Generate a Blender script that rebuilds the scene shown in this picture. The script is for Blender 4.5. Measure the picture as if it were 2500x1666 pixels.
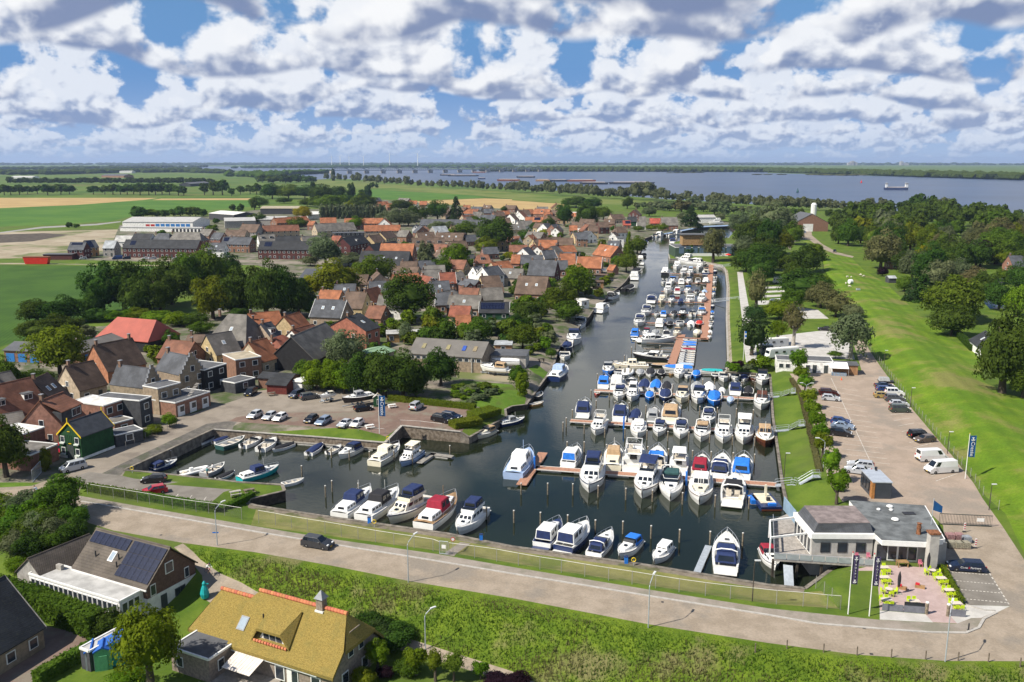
import bpy,bmesh,math,random
import numpy as np
from mathutils import Vector,Matrix
from mathutils.geometry import delaunay_2d_cdt
random.seed(7)
rng=np.random.default_rng(7)
PI=math.pi
for _o in list(bpy.data.objects):
 bpy.data.objects.remove(_o)
scene=bpy.context.scene
COL=scene.collection

# ---------------------------------------------------------------- camera
FPX,CAM_H=2150.0,55.0              # focal length in photo pixels, height above the dike road
PITCH=math.atan(438.0/FPX)
cam_d=bpy.data.cameras.new('camera')
cam_d.sensor_width=36.0
cam_d.lens=36.0*FPX/2500.0
cam_d.clip_start,cam_d.clip_end=1.0,120000.0
cam=bpy.data.objects.new('camera',cam_d)
COL.objects.link(cam)
cam.location=(0,0,CAM_H)
cam.rotation_euler=(PI/2-PITCH,0,0)
scene.camera=cam
scene.render.resolution_x,scene.render.resolution_y=1024,682

# ---------------------------------------------------------------- sky, sun, exposure
SUN_EL,SUN_AZ=math.radians(47),math.radians(24)      # shadows run to +X, turned 24 degrees to +Y
world=bpy.data.worlds.new('World')
scene.world=world
world.use_nodes=True
wt=world.node_tree
wt.nodes.clear()


class NT:
 """tiny helper to write node maths"""
 def __init__(s,tree): s.t=tree
 def new(s,kind,**kw):
  n=s.t.nodes.new(kind)
  for k,v in kw.items():
   setattr(n,k,v)
  return n
 def put(s,sock,v):
  if hasattr(v,'links') or isinstance(v,bpy.types.NodeSocket): s.t.links.new(v,sock)
  elif v is not None: sock.default_value=v
 def m(s,op,a,b=None,c=None,clamp=False):
  n=s.new('ShaderNodeMath',operation=op,use_clamp=clamp)
  s.put(n.inputs[0],a)
  if b is not None: s.put(n.inputs[1],b)
  if c is not None: s.put(n.inputs[2],c)
  return n.outputs[0]
 def vec(s,x,y,z):
  n=s.new('ShaderNodeCombineXYZ')
  for i,v in enumerate((x,y,z)): s.put(n.inputs[i],v)
  return n.outputs[0]
 def noise(s,v,scale,detail=4,rough=.55,dist=0.0,lac=2.0):
  n=s.new('ShaderNodeTexNoise')
  s.put(n.inputs['Vector'],v)
  n.inputs['Scale'].default_value=scale
  n.inputs['Detail'].default_value=detail
  n.inputs['Roughness'].default_value=rough
  n.inputs['Distortion'].default_value=dist
  n.inputs['Lacunarity'].default_value=lac
  return n.outputs[0]
 def sm(s,v,a,b,lo=0.0,hi=1.0):
  n=s.new('ShaderNodeMapRange',interpolation_type='SMOOTHSTEP')
  s.put(n.inputs[0],v)
  for i,q in enumerate((a,b,lo,hi)): s.put(n.inputs[1+i],q)
  return n.outputs[0]
 def mix(s,f,a,b):
  n=s.new('ShaderNodeMix',data_type='RGBA')
  s.put(n.inputs[0],f)
  for q,sk in ((a,n.inputs[6]),(b,n.inputs[7])):
   if isinstance(q,tuple): sk.default_value=(*q[:3],1)
   else: s.put(sk,q)
  return n.outputs[2]


def build_sky():
 N=NT(wt)
 sky=N.new('ShaderNodeTexSky',sky_type='NISHITA')
 sky.sun_disc=False
 sky.sun_elevation=SUN_EL
 sky.sun_rotation=math.radians(180)+(PI/2-SUN_AZ)   # same direction as the lamp below
 sky.altitude=0
 sky.air_density,sky.dust_density,sky.ozone_density=1.0,.35,3.0
 tc=N.new('ShaderNodeTexCoord').outputs['Generated']
 sp=N.new('ShaderNodeSeparateXYZ'); wt.links.new(tc,sp.inputs[0])
 x,y,z=sp.outputs
 hl=N.m('SQRT',N.m('ADD',N.m('MULTIPLY',x,x),N.m('MULTIPLY',y,y)))
 hl=N.m('MAXIMUM',hl,.05)
 ax,ay=N.m('DIVIDE',x,hl),N.m('DIVIDE',y,hl)
 el=N.m('DIVIDE',z,hl)
 K=10.0
 blue=N.new('ShaderNodeHueSaturation'); blue.inputs['Saturation'].default_value=1.22
 wt.links.new(sky.outputs[0],blue.inputs['Color'])
 col=N.mix(N.sm(el,.30,.0,0.0,.92),blue.outputs[0],tuple(K*q for q in (.08,.25,.64)))
 col=N.mix(N.sm(el,.10,.0,0.0,.75),col,tuple(K*q for q in (.44,.58,.80)))
 # rows of cumulus, the far ones low and small, the near ones high and large; (base, height, scale, cover)
 rows=[(.003,.018,58,.21),(.012,.020,46,.21),(.024,.026,34,.20),(.040,.034,25,.19),(.062,.044,18,.18),
   (.090,.060,13,.19),(.125,.09,9.5,.21),(.175,.14,6.4,.17),(.30,.4,3.2,.05),(.7,1.2,1.6,.0)]
 for k,(eb,h,sc,cov) in enumerate(rows):
  sd=3.7*k+SKY_SEED
  zc=N.m('ADD',N.m('MULTIPLY',el,1.35),sd)
  P=N.vec(ax,ay,zc)
  flat=N.vec(ax,ay,sd)
  low=N.new('ShaderNodeTexNoise'); N.put(low.inputs['Vector'],flat)
  low.inputs['Scale'].default_value=sc*.42; low.inputs['Detail'].default_value=1.5
  lc=N.new('ShaderNodeSeparateColor'); wt.links.new(low.outputs[1],lc.inputs[0])
  wob=N.m('MULTIPLY',N.m('SUBTRACT',lc.outputs[0],.5),h*1.7)
  t=N.m('DIVIDE',N.m('SUBTRACT',N.m('SUBTRACT',el,eb),wob),h)
  n1=N.noise(P,sc,5,.55,.12)
  up=h*.24
  P2=N.vec(N.m('SUBTRACT',ax,up*.55),ay,N.m('ADD',zc,up))
  n2=N.noise(P2,sc,3,.56,.1)
  big=lc.outputs[1]
  dens=N.m('ADD',N.m('ADD',n1,N.m('MULTIPLY',N.m('SUBTRACT',big,.5),1.25)),N.m('MULTIPLY',t,-.15))
  dens=N.m('ADD',dens,cov)
  a=N.m('MULTIPLY',N.sm(dens,.52,.63),N.sm(t,-.02,.10))
  lit=N.m('ADD',N.m('MULTIPLY',N.m('SUBTRACT',n1,n2),4.2),N.sm(t,.0,.75,0.0,.75))
  thick=N.sm(dens,.58,.95)
  lit=N.m('SUBTRACT',N.m('ADD',lit,.30),N.m('MULTIPLY',thick,.22))
  lit=N.sm(lit,.02,.92)
  f=math.exp(-eb*16)                      # air between: far rows paler and bluer
  dk=tuple(K*(q*(1-f)+g*f) for q,g in zip((.20,.26,.43),(.31,.41,.64)))
  wh=tuple(K*(q*(1-f)+g*f) for q,g in zip((1.0,1.0,1.0),(.70,.77,.90)))
  cc=N.mix(lit,dk,wh)
  col=N.mix(N.m('MULTIPLY',a,1-.2*f),col,cc)
 # air near the horizon
 hz=N.m('MULTIPLY',N.sm(el,.04,-.01),.6)
 col=N.mix(hz,col,tuple(K*q for q in (.46,.58,.78)))
 bg=N.new('ShaderNodeBackground')
 wt.links.new(col,bg.inputs[0])
 bg.inputs[1].default_value=.07
 out=N.new('ShaderNodeOutputWorld')
 wt.links.new(bg.outputs[0],out.inputs[0])


SKY_SEED=55.1
build_sky()
sun_d=bpy.data.lights.new('sun','SUN')
sun_d.energy,sun_d.angle,sun_d.color=5.0,math.radians(.55),(1.0,.93,.81)
sun=bpy.data.objects.new('sun',sun_d)
COL.objects.link(sun)
sun.rotation_euler=Vector((math.cos(SUN_AZ)*math.cos(SUN_EL),math.sin(SUN_AZ)*math.cos(SUN_EL),-math.sin(SUN_EL))).to_track_quat('-Z','Y').to_euler()
sun.location=(-60,-20,120)
world.cycles.sampling_method='MANUAL'
world.cycles.sample_map_resolution=512
scene.view_settings.view_transform='Standard'
scene.view_settings.look='None'
scene.view_settings.exposure=0.52
scene.view_settings.gamma=1.0
scene.view_settings.use_curve_mapping=False
scene.render.engine='CYCLES'
scene.cycles.max_bounces=6
scene.cycles.diffuse_bounces=2
scene.cycles.glossy_bounces=3
scene.cycles.transmission_bounces=3
scene.cycles.transparent_max_bounces=12
scene.cycles.volume_bounces=0
scene.cycles.use_denoising=True
scene.cycles.sample_clamp_indirect=6.0
scene.cycles.caustics_reflective=False
scene.cycles.caustics_refractive=False

# ---------------------------------------------------------------- lettering and bodies, made while the scene is still small
def baked(o):
 me=bpy.data.meshes.new_from_object(o.evaluated_get(bpy.context.evaluated_depsgraph_get())); bpy.data.objects.remove(o); return me
TXT={}
for _w in ('Crezée','Clima','&','Partners',*'TROSPI'):
 cu=bpy.data.curves.new('text','FONT'); cu.body=_w; cu.align_x=cu.align_y='CENTER'; cu.extrude=.01; cu.resolution_u=3
 _o=bpy.data.objects.new('text',cu); COL.objects.link(_o); TXT[_w]=baked(_o)
def body_mesh(pose):
 J=[(0,0,.95),(.05,0,1.35),(.06,0,1.52),(.08,0,1.68),(.08,0,1.78)]
 if pose=='ride': J=[(-.2,0,1.0),(.15,0,1.35),(.27,0,1.48),(.33,0,1.6),(.34,0,1.7)]
 V_,E_,R_=[],[],[]
 def chain(pts,rs,root=None):
  for q,r in zip(pts,rs):
   V_.append(q); R_.append(r)
   if root is not None: E_.append((root,len(V_)-1))
   root=len(V_)-1
 chain(J,[.15,.17,.06,.105,.09])
 for s_ in (-1,1):
  if pose=='ride': chain([(-.15,s_*.1,.92),(.25,s_*.11,.62+.12*s_),(.05,s_*.11,.25+.15*s_),(.2,s_*.11,.2+.15*s_)],[.09,.065,.045,.04],0); chain([(.2,s_*.2,1.38),(.38,s_*.22,1.18),(.6,s_*.2,1.08),(.68,s_*.2,1.06)],[.06,.045,.035,.04],1)
  else: chain([(0,s_*.1,.85),(.05,s_*.11,.48),(0,s_*.11,.08),(.15,s_*.11,.04)],[.09,.065,.045,.04],0); chain([(.1,s_*.2,1.36),(.3,s_*.22,1.12),(.5,s_*.15,1.0),(.58,s_*.15,.98)],[.06,.045,.035,.04],1)
 me=bpy.data.meshes.new('body'); me.from_pydata(V_,E_,[]); o=bpy.data.objects.new('body',me); COL.objects.link(o)
 o.modifiers.new('s','SKIN')
 for i,r in enumerate(R_): me.skin_vertices[0].data[i].radius=(r,r)
 me.skin_vertices[0].data[0].use_root=True; o.modifiers.new('d','SUBSURF').levels=1
 return baked(o),J
BODY={k: body_mesh(k) for k in ('ride','bend')}
# ---------------------------------------------------------------- survey: a picture position at a known height -> a place in metres
def px(c,x,y):
 if c[0]=='F': return x*2500/2353,y*2500/2353
 k=int(c[1])-1
 s=625/2016 if c[0]=='C' else 625/2353
 return 625*k+x*s,{'A': 380,'B': 780,'C': 1180}[c[0]]+y*s
def S(c,x,y,z=0.0):
 X,Y=px(c,x,y)
 u,v=(X-1250)/FPX,(Y-833)/FPX
 d=max(math.sin(PITCH)+v*math.cos(PITCH),1e-4)
 t=(CAM_H-z)/d
 return Vector((u*t,t*(math.cos(PITCH)-v*math.sin(PITCH)),z))
def SL(c,pts,z=0.0):
 return [S(c,a,b,z) for a,b in pts]
def mscale(c,x,y,z=0.0):
 """metres per crop pixel (across) at that place"""
 a,b=S(c,x,y,z),S(c,x+10,y,z)
 return (b-a).length/10

# ---------------------------------------------------------------- materials
MATS={}
def mat(name,col,rough=.6,var=.12,scale=2.0,detail=4,bump=0.0,bscale=None,metal=0.0,col2=None,spec=.35,lo=.35,hi=.65,glass=False,world_pos=False,rand=0.0,sub=None):
 if name in MATS: return MATS[name]
 m=bpy.data.materials.new(name)
 m.use_nodes=True
 N=NT(m.node_tree)
 b=m.node_tree.nodes['Principled BSDF']
 b.inputs['Roughness'].default_value=rough
 b.inputs['Metallic'].default_value=metal
 b.inputs['Specular IOR Level'].default_value=spec
 if world_pos: v=N.new('ShaderNodeNewGeometry').outputs['Position']
 else: v=N.new('ShaderNodeTexCoord').outputs['Object']
 n=N.noise(v,scale,detail,.6)
 f=N.sm(n,lo,hi)
 a=tuple(q*(1-var) for q in col)
 c2=tuple(min(1,q*(1+var)) for q in (col2 or col))
 cc=N.mix(f,a if col2 is None else col,c2)
 if rand:
  oi=N.new('ShaderNodeObjectInfo').outputs['Random']
  hs=N.new('ShaderNodeHueSaturation')
  N.put(hs.inputs['Hue'],N.m('ADD',N.m('MULTIPLY',N.m('SUBTRACT',oi,.5),rand*.12),.5))
  N.put(hs.inputs['Value'],N.m('ADD',N.m('MULTIPLY',N.m('FRACT',N.m('MULTIPLY',oi,7.13)),rand),1-rand*.5))
  N.put(hs.inputs['Color'],cc)
  cc=hs.outputs[0]
 N.put(b.inputs['Base Color'],cc)
 if bump:
  bn=N.new('ShaderNodeBump')
  bn.inputs['Strength'].default_value=min(1,bump)
  bn.inputs['Distance'].default_value=.05*max(1,bump)
  N.put(bn.inputs['Height'],N.noise(v,bscale or scale*6,4,.6))
  N.put(b.inputs['Normal'],bn.outputs[0])
 MATS[name]=m
 return m

# ---------------------------------------------------------------- mesh helpers
class MB:
 def __init__(s): s.v,s.f=[],[]
 def add(s,vs,fs):
  o=len(s.v)
  s.v+=[tuple(q) for q in vs]
  s.f+=[tuple(o+i for i in f) for f in fs]
  return s
 def box(s,c,d,rz=0.0,tilt=None):
  x,y,z=(q/2 for q in d)
  vs=[Vector((i*x,j*y,k*z)) for i in (-1,1) for j in (-1,1) for k in (-1,1)]
  if tilt is not None: vs=[tilt@q for q in vs]
  if rz:
   R=Matrix.Rotation(rz,3,'Z'); vs=[R@q for q in vs]
  vs=[q+Vector(c) for q in vs]
  return s.add(vs,[(0,1,3,2),(4,6,7,5),(0,4,5,1),(2,3,7,6),(0,2,6,4),(1,5,7,3)])
 def prism(s,poly,z0,z1):
  n=len(poly)
  a=sum(poly[i][0]*poly[(i+1)%n][1]-poly[(i+1)%n][0]*poly[i][1] for i in range(n))
  if a<0: poly=poly[::-1]
  vs=[(p[0],p[1],z0) for p in poly]+[(p[0],p[1],z1) for p in poly]
  fs=[tuple(range(n,2*n)),tuple(range(n-1,-1,-1))]+[(i,(i+1)%n,n+(i+1)%n,n+i) for i in range(n)]
  return s.add(vs,fs)
 def hexa(s,b,t):
  """bottom quad, top quad (both counter-clockwise from above)"""
  return s.add(list(b)+list(t),[(3,2,1,0),(4,5,6,7),(0,1,5,4),(1,2,6,5),(2,3,7,6),(3,0,4,7)])
 def tube(s,pts,r,n=6,cap=True):
  pts=[Vector(p) for p in pts]
  rings=[]
  for i,p in enumerate(pts):
   d=(pts[min(i+1,len(pts)-1)]-pts[max(i-1,0)]).normalized()
   a=d.orthogonal().normalized() if abs(d.z)>.95 else d.cross(Vector((0,0,1))).normalized()
   b=d.cross(a)
   rr=r[i] if isinstance(r,(list,tuple)) else r
   rings.append([p+(a*math.cos(q)+b*math.sin(q))*rr for q in [2*PI*k/n for k in range(n)]])
  vs=[q for g in rings for q in g]
  fs=[]
  for i in range(len(pts)-1):
   for k in range(n):
    fs.append((i*n+k,i*n+(k+1)%n,(i+1)*n+(k+1)%n,(i+1)*n+k))
  if cap:
   fs.append(tuple(range(n-1,-1,-1)))
   fs.append(tuple((len(pts)-1)*n+k for k in range(n)))
  return s.add(vs,fs)
 def lathe(s,prof,n=10,c=(0,0,0)):
  vs,fs=[],[]
  for r,z in prof:
   vs+=[(c[0]+r*math.cos(2*PI*k/n),c[1]+r*math.sin(2*PI*k/n),c[2]+z) for k in range(n)]
  for i in range(len(prof)-1):
   for k in range(n):
    fs.append((i*n+k,i*n+(k+1)%n,(i+1)*n+(k+1)%n,(i+1)*n+k))
  fs.append(tuple(range(n-1,-1,-1)))
  fs.append(tuple((len(prof)-1)*n+k for k in range(n)))
  return s.add(vs,fs)
 def face(s,vs): return s.add(vs,[tuple(range(len(vs)))])
 def mesh(s,name,smooth=False,bevel=0.0,fix=True):
  me=bpy.data.meshes.new(name)
  me.from_pydata(s.v,[],s.f)
  if fix or bevel:
   bm=bmesh.new(); bm.from_mesh(me)
   if bevel:
    bmesh.ops.remove_doubles(bm,verts=bm.verts,dist=1e-4)
    bmesh.ops.bevel(bm,geom=[e for e in bm.edges if e.is_manifold and e.calc_face_angle(0)>.5],offset=bevel,segments=2,affect='EDGES',profile=.5)
   bmesh.ops.recalc_face_normals(bm,faces=bm.faces)
   bm.to_mesh(me); bm.free()
  if smooth:
   me.polygons.foreach_set('use_smooth',[True]*len(me.polygons))
  me.update()
  return me

def ob(name,me,m=None,parent=None,loc=None,rz=0.0,sc=None):
 """one mesh object; a material given here sits on the object, so mesh data can be shared"""
 if isinstance(me,MB): me=me.mesh(name)
 o=bpy.data.objects.new(name,me)
 COL.objects.link(o)
 if m is not None:
  if not me.materials: me.materials.append(m)
  o.material_slots[0].link='OBJECT'
  o.material_slots[0].material=m
 if parent is not None: o.parent=parent
 if loc is not None: o.location=loc
 if rz: o.rotation_euler=(0,0,rz)
 if sc is not None: o.scale=sc if isinstance(sc,(tuple,list,Vector)) else (sc,sc,sc)
 return o
def tag(o,label,cat,group=None,kind=None):
 o['label']=label; o['category']=cat
 if group: o['group']=group
 if kind: o['kind']=kind
 return o
def thing(name,label,cat,loc=(0,0,0),rz=0.0,group=None,sc=None):
 o=bpy.data.objects.new(name,None)
 o.empty_display_size=.3
 COL.objects.link(o)
 o.location=loc
 o.rotation_euler=(0,0,rz)
 if sc is not None: o.scale=sc if isinstance(sc,(tuple,list)) else (sc,sc,sc)
 return tag(o,label,cat,group)
def struct(name,me,m,label=None):
 o=ob(name,me,m)
 o['kind']='structure'
 return o
def ordinal(i):
 """0 -> first"""
 w='first second third fourth fifth sixth seventh eighth ninth tenth eleventh twelfth thirteenth fourteenth fifteenth sixteenth seventeenth eighteenth nineteenth'.split()
 n=i+1
 if n<20: return w[i]
 t,u=divmod(n,10)
 if u: return ['twenty','thirty','forty','fifty','sixty'][t-2]+'-'+w[u-1]
 return ['twentieth','thirtieth','fortieth','fiftieth','sixtieth'][t-2]

# ================================================================ GROUND, ROADS, WATER
ZW=-2.6                                    # harbour water level; the dike road is 0
def poly(*parts):
 """parts: (crop, [(x, y), ...], z)"""
 out=[]
 for p in parts:
  z=p[2] if len(p)>2 else 0.0
  out+=SL(p[0],p[1],z)
 return out
SHORE=[]                                   # (point with its edge height, stretch that starts here)
def shore(st,c,pts,z):
 for a,b in pts: SHORE.append((S(c,a,b,z),st))
shore('street','B1',[(1140,1388)],-.2)
shore('lot','B1',[(1960,1012)],-.5)
shore('lot','B2',[(0,1042),(600,1085)],-.9)
shore('corner','B2',[(1185,1135)],-.9)
shore('corner','B2',[(1340,978)],0)
shore('pier','B2',[(1880,1035)],-.3)
shore('pier','B2',[(1960,1085)],-1.2)
shore('westbank','B2',[(2300,895)],-1.2)
shore('westbank','B2',[(2290,830)],-1.5)
shore('westbank','B3',[(0,800),(130,785),(270,590),(330,510),(390,395),(415,300),(440,250),(520,160),(600,90),(650,20)],-1.4)
shore('westbank','A3',[(700,1490),(760,1400),(850,1330),(880,1290),(1000,1200),(1040,1160),(1085,1095),(1140,960),(1175,890),(1210,790),(1220,765),(1300,735),(1440,722),(1600,690),(1760,660),(2000,650)],-1.2)
shore('eastbank','A3',[(2060,690),(1990,760),(1800,775),(1600,775),(1495,795),(1440,905),(1450,950),(1600,950),(1790,980),(1930,1008),(1962,1050),(1978,1200),(1972,1500)],-1.2)
shore('eastbank','B3',[(1985,380)],-1.2)
shore('northquay','B3',[(1962,484)],-1.3)
shore('bank','B4',[(20,505)],-1.5)
shore('bank','B4',[(45,900),(90,1200),(130,1500)],-1.7)
shore('bank','C4',[(155,194)],-1.7)
shore('restaurant','C4',[(205,300),(560,640)],-1.2)
shore('road','C4',[(292,832),(0,805)],-1.2)
shore('road','C3',[(1000,640),(0,503)],-1.2)
shore('road','C2',[(1500,400),(550,265),(0,180),(-70,160)],-1.2)
shore('strip','C2',[(-50,128),(225,62)],-.8)
shore('strip','C2',[(205,15)],-.7)
shore('strip','B1',[(2200,1500),(1370,1408)],-.6)
SHP=np.array([p[0] for p in SHORE])

RNEAR=poly(('C1',[(-900,-160),(0,95),(330,190),(500,250),(890,372),(1440,470)]),('C2',[(0,545),(600,650),(1200,770),(2016,905)]),('C3',[(1070,1110),(2016,1258)]),('C4',[(700,1350),(1400,1400),(2016,1402),(3600,1390)]))
KERB=poly(('C1',[(640,145),(1200,240)]),('C2',[(0,385),(620,487),(1240,585),(2016,715)]),('C3',[(600,812),(1090,893),(2016,1040)]),('C4',[(400,1110),(900,1150),(1300,1178),(1560,1180),(1660,1140),(1700,1070),(1800,1020)]))
WALK=poly(('C1',[(600,95),(1200,200)]),('C2',[(0,340),(600,440),(1440,560),(2016,660)]),('C3',[(1090,840),(2016,985)]),('C4',[(870,1075)]))
LOTW=poly(('B4',[(200,500),(300,640),(390,860),(490,1200),(560,1500)]),('C4',[(590,150),(600,300)]))      # west edge of the car park
FENCE=poly(('B4',[(860,190),(980,340),(1060,450),(1210,640),(1340,820),(1540,1060),(1700,1240),(1900,1500)]),('C4',[(1700,110),(1850,240)]))
CREST=poly(('A4',[(420,900),(560,1000),(800,1240)]),('B4',[(1170,170),(1500,490),(2130,1180),(2700,1800)]))

def pdist(P,line):
 """distance of points P (n,2) to a polyline, with sign (+ on its left) and the running parameter"""
 L=np.array([(q[0],q[1]) for q in line])
 best=np.full(len(P),1e9); sgn=np.zeros(len(P)); par=np.zeros(len(P))
 for i in range(len(L)-1):
  a,d=L[i],L[i+1]-L[i]
  t=np.clip(((P-a)@d)/(d@d),0,1)
  q=a+t[:,None]*d
  w=P-q
  r=np.hypot(w[:,0],w[:,1])
  cr=d[0]*(P[:,1]-a[1])-d[1]*(P[:,0]-a[0])
  m=r<best-1e-9
  best[m],sgn[m],par[m]=r[m],np.sign(cr[m]),i+t[m]
 return best,sgn,par
def inpoly(P,pl):
 x,y=P[:,0],P[:,1]
 r=np.zeros(len(P),bool)
 n=len(pl)
 for i in range(n):
  x0,y0,x1,y1=pl[i][0],pl[i][1],pl[(i+1)%n][0],pl[(i+1)%n][1]
  c=((y0>y)!=(y1>y))&(x<(x1-x0)*(y-y0)/((y1-y0) or 1e-9)+x0)
  r ^= c
 return r
def sm(t): t=np.clip(t,0,1); return t*t*(3-2*t)
def ground_h(P):
 P=np.asarray(P,float)
 h=np.zeros(len(P))
 near=(P[:,1]<700)&(np.abs(P[:,0])<400)
 Q=P[near]; hq=np.zeros(len(Q))
 d,s,_=pdist(Q,RNEAR)
 m=s<0
 hq[m]=-4.0*sm((d[m]-.4)/12.0)
 d,s,t=pdist(Q,WALK)
 m=(s>0)&(Q[:,1]<150)&(Q[:,0]<42)&(t>.2)
 hq[m]=-1.2*sm((d[m]-1.0)/4.5)*sm((Q[m,0]+48)/5.0)
 d,s,t=pdist(Q,LOTW)
 m=(s<0)&(Q[:,1]<226)&(Q[:,0]>35)&(Q[:,1]>118)&(Q[:,0]<75)
 hq[m]=-1.75*sm(d[m]/7.5)
 d,s,t=pdist(Q,FENCE)
 dc,sc_,_=pdist(Q,CREST)
 m=(s>0)
 m2=(Q[:,0]>40)&(s>0)&(d>.3)&(Q[:,1]>80)
 hq[m2]=np.maximum(hq[m2],0)+2.6*sm(1-dc[m2]/15.0)*sm(d[m2]/8.0)
 sp=[p[0] for p in SHORE]+[SHORE[0][0]]
 d,s,t=pdist(Q,sp)
 i0=np.minimum(t.astype(int),len(sp)-2); fr=t-i0
 zz=np.array([p[2] for p in sp])
 es=zz[i0]*(1-fr)+zz[i0+1]*fr
 w=sm(1-d/2.2)
 hq=np.where(d<.06,es,hq*(1-w)+np.minimum(hq,es)*w)
 h[near]=hq
 return h
def gz(x,y): return float(ground_h([(x,y)])[0])
def G(c,x,y):
 """picture position -> place on the modelled ground"""
 p=S(c,x,y)
 for _ in range(8):
  z=gz(p.x,p.y)
  if abs(z-p.z)<.02 or p.y>700: break
  p=S(c,x,y,z)
 return p

REG=[]                                     # (object name, material key, polygon); later ones win
def reg(name,mk,*parts): REG.append((name,mk,poly(*parts)))
BIG=28000
REG.append(('ground','grass',[Vector(q) for q in ((-BIG,-300,0),(BIG,-300,0),(BIG,BIG,0),(-BIG,BIG,0))]))
reg('farmland','farm',('A1',[(-600,620),(1000,600),(1900,560)]),('A2',[(0,480),(900,300),(1900,390)]),('A3',[(0,400),(1300,440)]),('A3',[(0,300)]),('A2',[(700,215),(0,180)]),('A1',[(1130,140),(-600,140)]))
reg('field','crop',('A1',[(-600,1003),(1640,1024),(2000,1040),(1300,1500)]),('B1',[(900,20),(220,190),(-600,420)]))
reg('field','crop_light',('A1',[(-600,492),(0,486),(1350,411),(2340,412),(2300,470),(1220,560),(1000,606),(400,640),(-600,672)]))
reg('field','wheat',('A1',[(-600,392),(0,390),(1450,390),(1330,408),(700,455),(0,484),(-600,490)]))
reg('field','wheat',('A1',[(1480,396),(2353,393),(2340,410),(1400,410)]))
reg('field','crop_light',('A2',[(900,360),(1060,312),(1640,347),(2040,372),(2100,390),(1480,409),(1080,402),(915,390)]))
reg('field','wheat',('A2',[(1380,425),(2100,394),(2353,402)]),('A3',[(0,412),(490,447),(430,530),(0,490)]),('A2',[(2353,500),(1900,460)]))
reg('dike_meadow','dike_far',('A2',[(540,225),(900,240),(1400,277),(2353,338)]),('A3',[(0,347),(560,387),(820,402),(1000,408),(1440,428),(1300,455),(900,455),(780,441),(500,441),(0,405)]),('A2',[(2353,398),(2020,368),(1640,340),(1250,297),(800,312),(540,262)]))
reg('building_site','sand',('A1',[(-600,715),(700,690),(1100,680),(1900,690),(1900,760),(1180,780),(1050,900),(600,900),(380,940),(-600,960)]))
reg('soil','soil',('A1',[(-600,745),(400,714),(640,728),(300,790),(-600,832)]))
reg('village_ground','village',('A1',[(380,945),(1000,880),(1100,640),(1900,560)]),('A2',[(0,500),(600,490),(1080,400),(1400,425),(1900,470)]),('A3',[(0,492),(430,520),(900,560),(1900,590),(2100,640),(2000,652),(1220,765)]),('A3',[(1085,1095),(700,1490)]),('B3',[(440,250),(130,785)]),('B2',[(2290,840),(1340,990)]),('B1',[(1960,1010),(1140,1380),(700,1500),(-300,1500),(-300,560),(500,100),(1700,0)]),('A1',[(2353,1250)]),('A2',[(330,1080),(0,1010)]),('A1',[(1640,985),(380,950)]))
reg('street','street',('A1',[(1000,960),(2353,985)]),('A2',[(0,990),(700,1000),(700,978),(0,965)]),('A1',[(2353,960),(1000,935)]))
reg('street','asphalt_far',('A1',[(-600,748),(0,714),(400,668),(900,640),(1110,612),(1110,604),(880,628),(380,655),(0,705),(-600,738)]))
reg('farm_track','sand',('A1',[(-600,984),(400,990),(1640,1012),(1640,1020),(400,1000),(-600,998)]))
reg('garden','lawn',('B2',[(1900,560),(2353,600)]),('B3',[(130,690),(100,780)]),('B2',[(2290,830),(1960,780),(1780,640)]))
reg('boatyard','sand',('B2',[(1830,470),(2100,450),(2353,480)]),('B3',[(80,470),(60,560)]),('B2',[(2353,580),(1850,540)]))
reg('garden','lawn',('A3',[(650,1240),(830,1230),(860,1290),(700,1270)]))
reg('garden','lawn',('B3',[(150,450),(230,415),(340,450),(330,510),(200,490)]))
reg('terrace_paving','street',('B3',[(160,340),(390,360),(385,440),(230,415),(160,440)]))
reg('garden','lawn',('B1',[(-300,1500),(250,1500)]),('C1',[(330,60),(0,35),(-400,0)]))
reg('street','street',('B1',[(-300,1560),(300,1530),(640,1420),(780,1300),(1060,1190),(1640,900),(1930,820),(2300,700)]),('B2',[(0,660),(300,620),(640,640),(1080,720),(1200,770),(1400,790),(900,850),(40,862)]),('B1',[(2260,930),(1150,1386),(1120,1450),(700,1560),(-300,1640)]))
reg('quay_apron','cobble',('B1',[(930,1420),(1080,1345),(1900,960),(2190,925),(2120,1010),(1960,1010),(1140,1388),(1100,1440)]))
reg('parking_lot','redpave',('B2',[(-180,900),(40,862),(900,846),(1400,745),(2050,830),(1990,890),(1880,1034),(1340,976),(1190,1060),(940,1010),(-60,952),(-250,935)]))
reg('road','road',('C1',[(-900,20),(0,38),(250,22),(420,-40),(560,-60),(640,0),(620,100)]),('C1',[(640,145),(1200,240)]),('C2',[(0,385),(620,487),(1240,585),(2016,715)]),('C3',[(600,812),(1090,893),(2016,1040)]),('C4',[(400,1110),(900,1150),(1300,1178),(1560,1180),(1660,1140),(1700,1070),(1800,1020),(1905,970),(1740,690),(1400,680),(1380,330),(1850,345),(2016,600),(3600,1200),(3600,1390),(2016,1402),(1400,1400),(700,1350)]),('C3',[(2016,1258),(1070,1110)]),('C2',[(2016,905),(1200,770),(600,650),(0,545)]),('C1',[(1440,470),(890,372),(500,250),(330,190),(0,95),(-900,-160)]))
REG.append(('lane','road',[G(c,*q) for c,L_ in (('C1',[(1440,474),(1370,505),(1500,610),(1590,700),(1600,900),(1750,1000)]),('C2',[(-100,990),(400,1150),(1050,1290),(2016,1570)]),('C3',[(250,1640),(260,1570)]),('C2',[(2016,1478),(1200,1213),(800,1090),(350,960),(0,822)]),('C1',[(1900,760),(1730,690),(1580,600)])) for q in L_]))
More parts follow.
